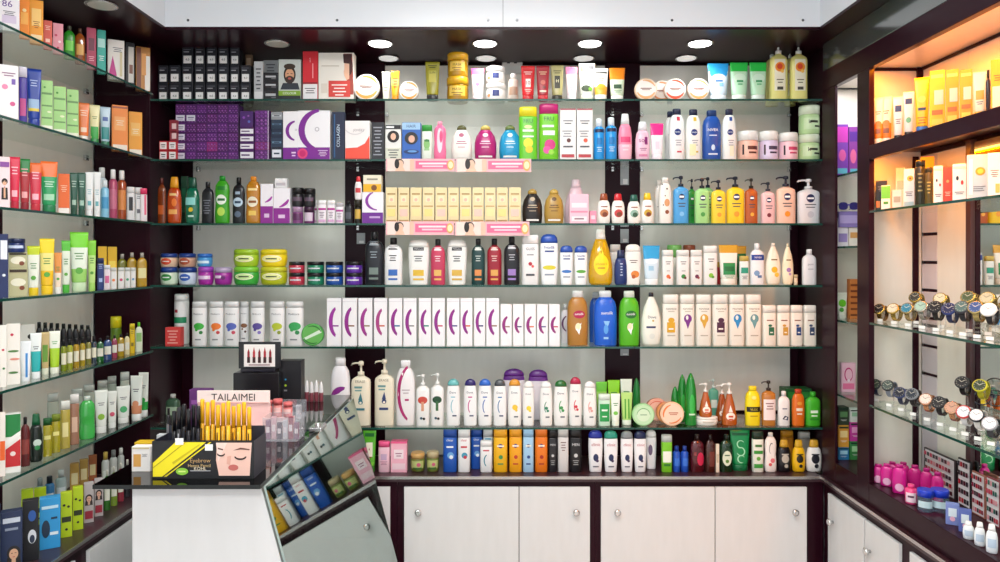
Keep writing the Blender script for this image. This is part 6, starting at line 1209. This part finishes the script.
def swatch_board(x0, x1, X, ztop, zbot, frame, desc, rows, cols, palette, seed):
    d0, d1 = F*X/(x1-VX), F*X/(x0-VX)
    w = d1 - d0; h = ztop - zbot
    mb = MB(); mb.box(-w/2, w/2, -.004, .004, 0, h, mat(frame, 'c'), .001); o = mb.build('nail_swatch_board')
    ds = [R(0, .5, .9, .94, 'e8e4e6')]; rr = random.Random(seed)
    for r in range(rows):
        ds.append(R(0, (r+.5)/rows, .86, .02, 'c8c4c8'))
        for c in range(cols): ds.append(R(-.42 + .84*(c+.5)/cols, (r+.6)/rows*.96+.01, .68/cols, .5/rows, rr.choice(palette)))
    decals(ds, w, h, lambda x, z: -.004, 'box', False, 'swatch_print', o)
    o.location = (X, (d0+d1)/2, zbot); o.rotation_euler = (0, 0, -PI/2); tag(o, desc, 'nail colour board')
PA = ['b81c2c', '8a1a3a', 'd86a7a', '5a1a2a', 'c83a5a', 'e0a0a8', '3a2a34', '9a4a5a']
d_ = lambda X, px: F*X/(px-VX)
Xb = 1.69
swatch_board(925, 957, Xb, wz(449, d_(Xb, 930)), DZ, '2a2226', 'white nail colour board with rows of red and wine swatches', 5, 9, PA, 3)
swatch_board(959, 971.5, Xb-.012, wz(449, d_(Xb, 944)), DZ, '1c1a1e', 'dark framed nail colour board beside the white one', 5, 4, ['1c1a1e', '5a1a2a', 'b81c2c', '2a2a34'], 5)
swatch_board(973, 986, Xb-.02, wz(470, d_(Xb, 978)), DZ, 'a86a5a', 'smaller nail colour board with plum and coral swatches', 5, 5, PA, 7)
swatch_board(987.5, 1001, Xb-.03, wz(474, d_(Xb, 993)), DZ, '8a3a44', 'nail colour board with teal and red swatches at the frame edge', 5, 5, ['2a6a5a', 'c83a4a', '1c1c24', 'e8a0a8'], 9)
# narrow bay
def NBk(z, kind, x0, x1, yt, desc, c, cap=None, ds=None, d=3.225, **k):
    w = (x1-x0)*d/F; h = wz(yt, d) - z
    o = product(kind, w, h, c, cap, ds, desc + ' in the narrow bay', **k); del o['_d']; o.location = (max(1.484 + w/2, wx((x0+x1)/2, d)), d, z); return o
NBk(1.9804, 'box', 835.6, 847.4, 124.6, 'violet hanging pack with pink top', '7a3ab0', None, [R(0, .8, .9, .3, 'c83ab8'), E(0, .4, .3, .5, 'd85aa8'), R(0, .1, .8, .1, '5ab0c8')], d=3.225, dr=.3)
NBk(1.9804, 'box', 848.4, 858.6, 127, 'violet hanging pack with magenta dolls', '8a3aa0', None, [R(0, .8, .9, .2, '5a2a9a'), E(-.1, .4, .3, .7, 'e06aa0'), R(0, .1, .8, .1, '5ab0c8')], d=3.225, dr=.3)
NBk(1.6674, 'box', 836, 846.6, 218, 'white box with lilac print, beside its companion', 'e4e0ea', None, [R(0, .3, .8, .3, '9a8ac8'), L(0, .8, .6, 2)], d=3.225, dr=.6)
NBk(1.6674, 'box', 847.6, 858.4, 218.6, 'white box with orange print', 'eae4dc', None, [R(0, .4, .8, .2, 'd8a060'), L(0, .8, .6, 2)], d=3.225, dr=.6)
def sunglasses(x, y, z, desc):
    m_ = MB()
    for s in (-1, 1):
        m_.loft([(-.002, .020, .017, 2.6, s*.024, 0), (.002, .020, .017, 2.6, s*.024, 0)], mat('2a2470'), 20, M=Matrix.Translation((0, 0, .022)) @ Matrix.Rotation(PI/2, 4, 'X'))
    m_.box(-.006, .006, -.003, .002, .024, .030, mat('4a3aa8'), .001)
    o = m_.build('sunglasses')
    for s in (-1, 1):
        t_ = MB(); t_.tube([(s*.044, 0, .028), (s*.046, .05, .026), (s*.044, .085, .012)], .0018, mat('4a3aa8')); t_.build('temple', o)
    o.location = (x, y, z); tag(o, desc, 'sunglasses')
sb = NBk(1.6674, 'box', 836.4, 858, 213.5, 'low lilac display box holding sunglasses', '8a7ac0', None, [R(0, .5, .9, .5, 'b8a8e0')], d=3.06, dr=.6) if False else None
NBk(1.6674+.0845, 'box', 836.6, 857.8, 211.6, 'flat lilac tray on the two white boxes', '8a7ac0', None, [R(0, .5, .9, .5, 'b8a8e0')], d=3.225, dr=.45)
sunglasses(1.545, 3.19, wz(211.6, 3.225)+.0004, 'dark blue sunglasses on a lilac tray in the narrow bay')
NBk(1.3444, 'box', 848.4, 857.8, 279, 'orange brown striped carton', 'c8783a', None, [R(0, z_, .9, .05, '7a3a1c') for z_ in (.1, .25, .4, .55, .7, .85)], d=3.225, dr=.7)
NBk(1.3444, 'tube', 836, 847, 292.6, 'white tube with bright green splash', 'e8eee0', 'dfe6d8', [C(0, .6, .34, '6ac82a'), C(-.1, .35, .2, '4aa83a')], d=3.225)
NBk(1.0184, 'box', 840.4, 854.6, 362.6, 'pink necklace gift pack', 'f2c4d8', None, [A(0, .6, .3, .5, .25, 0, 360, 'c82a7a'), R(0, .2, .8, .2, 'ec7aa8'), C(0, .4, .1, 'f8e8f0')], d=3.225, dr=.3)
ZB = .7203
for k_, (x0, x1, y0, y1, c_, nm) in enumerate(((836, 846.6, 446, 474, '2a7ab0', 'blue carton'), (847.6, 858.4, 440, 474, '3a8a4a', 'green carton'), (836, 846.6, 424, 446, 'e0a03a', 'amber carton'), (847.6, 858.4, 421, 440, 'c83aa0', 'magenta carton'), (836, 846.6, 406, 424, '2a3a2c', 'dark green carton'), (847.6, 858.4, 408, 421, 'dfe6e0', 'pale carton'))):
    d = 3.225; w = (x1-x0)*d/F*.98
    lv = k_//2; zb = ZB if lv == 0 else prev[k_ % 2]
    h = wz(y0, d) - zb - .0004
    if lv == 0: prev = {} if k_ == 0 else prev
    o = product('box', w, h, c_, None, [R(0, .6, .7, .3, ('a8d8ec', 'a8e0a8', 'f6dc9a', 'f0a8d8', '5a8a5a', '9ac8a8')[k_]), L(0, .3, .6, 2, 'f4f4f4'), R(0, .9, .9, .08, '17302a')], f'{nm}, {("bottom", "middle", "top")[lv]} of a stack at the foot of the narrow bay', dr=1.0)
    del o['_d']; o.location = (max(1.484 + w/2, wx((x0+x1)/2, d)), d, zb); prev[k_ % 2] = zb + h + .0004

# ================================================================== SHOWCASE COUNTER
CT = 1.02
sc = empty('showcase_counter', (-.85, 2.5, 0)); tag(sc, 'white showcase counter with glass top and slanting glass front', 'counter')
def cp(name, mb_or, par=None):
    o = mb_or.build(name) if isinstance(mb_or, MB) else mb_or
    o.parent = sc; o.matrix_parent_inverse = Matrix.Translation(-sc.location); return o
NY, FY = 1.93, 3.12
px = lambda t: -.632 + .27*t
def endpanel(y0, y1, name, sh):
    mb = MB(); T_ = CT-.012
    prof = [(-.98, 0), (px(CT)-.008+sh, 0), (px(CT-T_)-.008+sh, T_), (-.98, T_)]
    vs = [(x, y, z) for y in (y0, y1) for x, z in prof]
    mb.add(vs, [(0, 1, 2, 3), (7, 6, 5, 4), (0, 4, 5, 1), (1, 5, 6, 2), (2, 6, 7, 3), (3, 7, 4, 0)], mat('dededf', 'l')); return cp(name, mb)
endpanel(NY, NY+.018, 'end_panel', 0); endpanel(FY-.018, FY, 'end_panel', -.016)
cp('rear_panel', boxobj('rear_panel', -.98, -.965, NY+.019, FY-.019, 0, CT-.012, mat('e4e4e4', 'l')))
cp('plinth', boxobj('plinth', -.964, px(CT)-.07, NY+.019, FY-.019, 0, .06, mat('cfcfcf', 'l')))
cp('inner_board', boxobj('inner_board', -.964, px(.62)-.06, NY+.019, FY-.019, .40, .412, mat('b9bcbc', 'l')))
mb = MB()   # slanting glass front
vs = [(px(t)+o_-.006*(y-NY), y, CT-t) for o_ in (0, .006) for t, y in ((.013, NY-.004), (.013, FY+.004), (CT-.02, FY+.004), (CT-.02, NY-.004))]
mb.add(vs, [(3, 2, 1, 0), (4, 5, 6, 7)], PANE); mb.add([], [], EDGE)
ee = mat('9fb0aa', 'p')
i_ = mb.m(ee)
for f in ((0, 1, 5, 4), (1, 2, 6, 5), (2, 3, 7, 6), (3, 0, 4, 7)): mb.f.append(f); mb.mi.append(i_); mb.sm.append(False)
cp('glass_front', mb)
mb = MB()   # glass top
mb2v = (-1.07, -.628, 1.90, FY+.02, CT-.011, CT)
fs = {'x0': (0, 1, 3, 2), 'x1': (4, 6, 7, 5), 'y0': (0, 4, 5, 1), 'y1': (2, 3, 7, 6), 'b': (0, 2, 6, 4), 't': (1, 5, 7, 3)}
vs = [(x - (.014 if x > -.9 and y > 2.5 else 0), y, z) for x in mb2v[:2] for y in mb2v[2:4] for z in mb2v[4:]]
SMK = glass('smoked_top_glass', '3c4442', 1.5, .01, .07)
mb.add(vs, [fs['b'], fs['t'], fs['y1']], SMK)
i_ = mb.m(mat('141a1a'))
for k in ('x0', 'x1', 'y0'): mb.f.append(fs[k]); mb.mi.append(i_); mb.sm.append(False)
cp('glass_top', mb)
# chrome glass lock
mb = MB(); mb.box(-.652, -.608, 2.47, 2.55, CT+.0005, CT+.016, CHROME, .004); mb.loft([(CT+.016, .011, .011, 2), (CT+.024, .010, .010, 2)], CHROME, 16, M=Matrix.Translation((-.63, 2.51, 0))); 
cp('lock', mb)
# eyebrow pencil display box on the counter
pd_ = 1.955; W0, W1 = wx(152, pd_), wx(254, pd_); W = W1-W0; H = wz(441.5, pd_)-CT
eb = empty('pencil_display_box', ((W0+W1)/2, pd_, CT+.0003)); tag(eb, 'black counter display box with yellow diagonal and closed-eye face, holding pencils', 'display box')
def ep(name, mbx): o = mbx.build(name, eb); return o
mb = MB(); mb.box(-W/2, W/2, 0, .002, 0, H, mat('17181c', 'c')); fp = ep('front_panel', mb)
YL = 'f4e21c'
decals([G([(-.49, .05), (-.38, .05), (.03, .98), (-.27, .98), (-.49, .42)], YL), G([(-.40, .05), (-.385, .05), (.06, .98), (.035, .98)], '17181c'), G([(-.375, .05), (-.36, .05), (.085, .98), (.065, .98)], YL),
        G([(-.49, .3), (-.49, .27), (-.16, .98), (-.175, .98)], 'b8a80c'), G([(-.3, .44), (-.29, .38), (-.02, .92), (-.04, .92)], 'd0bc10'),
        G([(.16, .08), (.46, .08), (.48, .97), (.14, .97), (.13, .5)], 'efc4b4'), G([(.13, .97), (.24, .97), (.15, .45)], 'f6d8cc'), E(.30, .30, .05, .03, 'c86a62'), G([(.24, .6), (.28, .62), (.27, .36), (.235, .4)], 'e2aa98'),
        A(.18, .68, .04, .03, .5, 180, 360, '2a1814'), A(.37, .6, .06, .035, .5, 180, 360, '2a1814'), G([(.30, .76), (.37, .84), (.46, .8), (.46, .77), (.37, .79)], '6a4438'), G([(.15, .84), (.20, .8), (.2, .77), (.15, .8)], '6a4438'),
        E(-.2, .2, .06, .035, '8ac83a'), R(-.2, .2, .07, .04, 'd8f08a'), T('Eyebrow', -.02, .48, .2, 'c8a06a'), T('Henna Pencil', -.03, .36, .22, 'd8b87a'), R(-.02, .22, .2, .02, 'b8b8bc'), T('KOHL', -.02, .28, .12, 'f0e4c8')], W, H, lambda x, z: 0, 'box', False, 'label_print', fp)
mb = MB()
for x0, x1, y0, y1, z0, z1 in ((-W/2, W/2, .0022, .10, 0, .003), (-W/2, -W/2+.002, .0022, .10, .0032, H), (W/2-.002, W/2, .0022, .10, .0032, H), (-W/2+.0022, W/2-.0022, .098, .10, .0032, H+.02), (-W/2+.0022, W/2-.0022, .03, .032, .0032, H-.005)):
    mb.box(x0, x1, y0, y1, z0, z1, mat('2a2c38', 'c'))
ep('tray', mb)
for i, (cx, cz, s) in enumerate(((-.23, 1.0, .011), (.06, .84, .0105))):
    mb = MB(); mb.box(cx*W-s, cx*W+s, -.0018, -.0008, cz*H-s*.8, cz*H+s*.8, mat('f6f6f4', 'c')); ep('price_sticker', mb)
def pencil(px0, w_px, yt, c, desc, grp, d, tip='c8a06a', zb=None, lean=0):
    zb = CT + .0037 if zb is None else zb
    d_ = d; r = w_px*d_/F/2; h = wz(yt, d_) - zb
    mb = MB(); mb.loft([(0, r*.7, r*.7, 2), (.002, r, r, 2), (h*.66, r, r, 2), (h*.665, r*.8, r*.8, 2)], mat(c), 12); o = mb.build('cosmetic_pencil')
    m2 = MB(); m2.loft([(h*.667, r*1.02, r*1.02, 2), (h*.985, r*1.02, r*1.02, 2), (h, r*.7, r*.7, 2)], mat(c), 12); m2.build('cap', o)
    m3 = MB(); m3.box(-r*.3, r*.3, -r*1.06, -r*.9, h*.2, h*.6, mat(tip)); m3.build('label_print', o)
    o.location = (wx(px0, d_), d_, zb); o.rotation_euler = (0, 0, 0); tag(o, desc, 'pencil', grp)
for i in range(10):
    pencil(202.4 + i*5.2, 4.1, (399, 402, 400, 405, 403, 401, 406, 404, 402, 407)[i], 'f2b41c', f'yellow cosmetic pencil in the display box, {ORD[i]} from the black ones', 'yellow cosmetic pencils', pd_+(.045 if i % 2 else .06), 'fbe070' if i % 3 else '6a4a1c')
for i in range(6):
    pencil(174.4 + i*4.8, 4.0, (411, 407, 404, 409, 405, 406)[i], '17171c', f'black cosmetic pencil in the display box, {ORD[i]} from its outer end', 'black cosmetic pencils', pd_+(.045 if i % 2 else .06), 'b8b8bc' if i == 1 else '3a3a44')
def ctr(kind, x0, x1, yt, d, desc, c, cap=None, ds=None, **k):
    w = (x1-x0)*d/F; h = wz(yt, d)-CT-.0003
    o = product(kind, w, h, c, cap, ds, desc, **k); del o['_d']; o.location = (wx((x0+x1)/2, d), d, CT+.0003); return o
sq = ctr('box', 134, 152.6, 445.4, 2.03, 'small white carton with gold square at the end of the counter', 'ece8e4', None, [R(-.2, .45, .4, .5, 'd8a050'), L(.2, .7, .3, 3), R(0, .94, .9, .06, 'c8b890')], dr=.5)
ctr('box', 137, 155, 441, 2.12, 'yellow box behind the small white carton on the counter', 'd8b01c', None, [R(0, .6, .7, .3, 'f0dc6a')], dr=.6)
ctr('box', 158, 169, 434, 2.12, 'grey and white small box near the black pencils', 'c8ccd0', None, [R(0, .6, .8, .3, '6a6e74')], dr=.6)
for i in range(4):
    a = 166.5 + i*4.6; ctr('slim', a, a+4.2, 408 + (i % 2)*3, 2.33, f'small black mascara bottle behind the pencils, {ORD[i]} from the side', '17161a', '0f0f12', [R(0, .4, .6, .3, '6a6a70')], group='small black mascara bottles')
# pink cosmetics display
d = 2.27; X0, X1 = wx(197, 2.425), wx(269.5, 2.425); W = X1-X0
td = empty('cosmetics_display', ((X0+X1)/2, d, CT+.0003)); tag(td, 'blush pink cosmetics display with a lettered header board on the counter', 'display stand')
hb = wz(403.6, 2.425)-CT; ht = wz(390.8, 2.425)-CT
mb = MB(); mb.box(-W/2, W/2, .02, .17, 0, .012, mat('f0c8c4', 'c'), .002); mb.box(-W/2, W/2, .16, .17, .0122, hb-.0002, mat('f0c8c4', 'c'), .001); mb.build('base', td)
mb = MB(); mb.box(-W/2, W/2, .155, .163, hb, ht, mat('f6e4de', 'c'), .001); hd = mb.build('header', td)
W_ = W
decals([T('TAILAIMEI', 0, .5, .6, '2a2426'), R(0, .06, .98, .06, 'e8a8a0')], W, ht-hb, lambda x, z: .155, 'box', False, 'label_print', hd)
for o in hd.children: pass
hd.children[0].location = (0, 0, hb)
rz_ = ctr('box', 262, 294, 416.5, 2.5, 'long pink carton holding up three rose pots beside the lettered display', 'f0c4c4', None, [R(0, .6, .8, .3, 'f8e4e0'), L(0, .3, .6, 2, 'b86a70')], dr=.22)
zp = CT + .0008 + rz_.dimensions.z
for i, (a, b_, yt, c_) in enumerate(((263, 272.5, 400.6, 'e88a86'), (273.4, 282.4, 399, 'ec9a94'), (283.4, 292.4, 402, 'e88080'))):
    o = ctr('jar', a, b_, yt, 2.5, f'rose pink blusher pot on the long pink carton, {ORD[i]} of three', c_, 'e07070', [R(0, .4, .8, .3, 'f4c8c4')], group='rose pink pots')
    o.scale = (1, 1, (wz(yt, 2.5)-zp)/(wz(yt, 2.5)-CT-.0003)); o.location.z = zp
# clear acrylic organisers
def organiser(x0, x1, y0, d, desc, n):
    X0, X1 = wx(x0, d), wx(x1, d); W = X1-X0; H = wz(y0, d)-CT-.0004
    ac = mat('cfd4dc', 'x'); mb = MB(); t = .002
    for b in ((-W/2, W/2, 0, .09, 0, t), (-W/2, W/2, 0, t, t+.0001, H), (-W/2, W/2, .088, .09, t+.0001, H), (-W/2, -W/2+t, t+.0001, .0879, t+.0001, H), (W/2-t, W/2, t+.0001, .0879, t+.0001, H)): mb.box(*b, ac)
    o = mb.build('acrylic_organiser'); o.location = ((X0+X1)/2, d, CT+.0004); tag(o, desc, 'organiser')
    for i in range(n):
        w = W/n*.8; h = H*(.8, .95, .7)[i % 3]
        p = product('box', w, h, ('8a5a78', 'd8b0b8', '5a4a5a', 'c8c4cc', '9a4a5a')[i % 5], None, [R(0, .5, .7, .3, 'e8dce0')], f'small powder compact box inside clear organiser, {ORD[i]} along', 'compact boxes in the organiser', dr=.6)
        del p['_d']; p.location = ((X0+X1)/2 - W/2 + W*(i+.5)/n, d+.03, CT+.0028); p['label'] = f'small powder compact box, {ORD[i]} along inside the {"longer" if n > 4 else "shorter"} clear organiser'
organiser(262.5, 297, 418, 2.34, 'longer clear acrylic organiser full of compacts on the counter', 6)
organiser(272, 300, 404, 2.64, 'shorter clear acrylic organiser behind the longer one', 4)
# lipstick display with printed header
d = 2.78; X0, X1 = wx(233, d), wx(279, d); W = X1-X0
ld = empty('lipstick_display', ((X0+X1)/2, d, CT+.0003)); tag(ld, 'black lipstick display stand with red lipsticks pictured on its header', 'display stand')
zb1 = wz(370, d)-CT; zt1 = wz(342.6, d)-CT
mb = MB(); mb.box(-W/2, W/2, 0, .10, 0, zb1-.012, mat('17161a'), .003); mb.box(-W*.38, W*.38, .02, .09, zb1-.0119, zb1+.002, mat('22202a'), .003); mb.build('body', ld)
mb = MB(); mb.box(-W*.42, W*.5, .02, .026, zb1+.0022, zt1, mat('15151a'), .001); hd = mb.build('header', ld)
lw = W*.92; lh = zt1-zb1
ds = [R(.0, .5, .74, .82, 'f2ece8')]
for k in range(5):
    c0 = -.26+k*.13; ds += [R(c0, .34, .07, .22, '3a1418'), G([(c0-.028, .44), (c0+.028, .44), (c0+.028, .62), (c0, .76 + .06*(k % 2)), (c0-.028, .62)], ('9a1a28', 'c03038', '7a1420', 'b02a34', '8a1824')[k])]
ds += [R(0, .16, .5, .05, 'b8a0a0')]
decals(ds, lw, lh, lambda x, z: .02, 'box', False, 'label_print', hd); hd.children[0].location = (W*.04, 0, zb1)
for k in range(5):
    X = -W*.36 + k*W*.18
    mb = MB(); hh = .035
    mb.loft([(0, .0075, .0075, 2), (.002, .008, .008, 2), (hh, .008, .008, 2)], mat(('22202a', 'e0dede', '17161a', 'd8d4d8', '22202a')[k]), 14); mb.loft([(hh+.0002, .006, .006, 2), (hh+.012, .006, .006, 2), (hh+.018, .002, .002, 2)], mat(('b8344a', 'c87a6a', '9a1a2a', 'd89080', 'a82a3a')[k]), 12)
    o = mb.build('lipstick'); o.location = ((X0+X1)/2 + X, d-.014, CT+.0003); tag(o, f'lipstick standing before the black display, {ORD[k]} of five', 'lipstick', 'lipsticks by the black display')
bx_ = ctr('box', 281, 303, 359.6, 2.85, 'tall black cosmetics case with small green logo on the counter', '17171c', None, [C(-.2, .5, .05, 'a8d02a'), C(-.2, .62, .04, '2a9ad0'), R(-.2, .4, .14, .03, '8a8a90'), R(.1, .15, .4, .14, '7a1c24')], dr=.6)
ctr('box', 191.5, 212, 388.6, 2.5, 'purple gift box behind the pink display', '5a1f6a', None, [R(0, .7, .8, .1, '8a4a9a')], dr=.5)
for i in range(4):
    a = 304.5 + i*4.8
    ctr('spike', a, a+4.4, 380 + (i % 2)*1.5, 3.0, f'little white cone capped nail polish, {ORD[i]} from the black case', 'e8e6e6', None, [], group='white cone capped nail polishes', bands=[(0, .45, '8a4450')], name='nail_polish', cat='nail polish')
for o in list(bpy.data.objects):
    if '_h' in o: del o['_h']
    if '_d' in o: del o['_d']
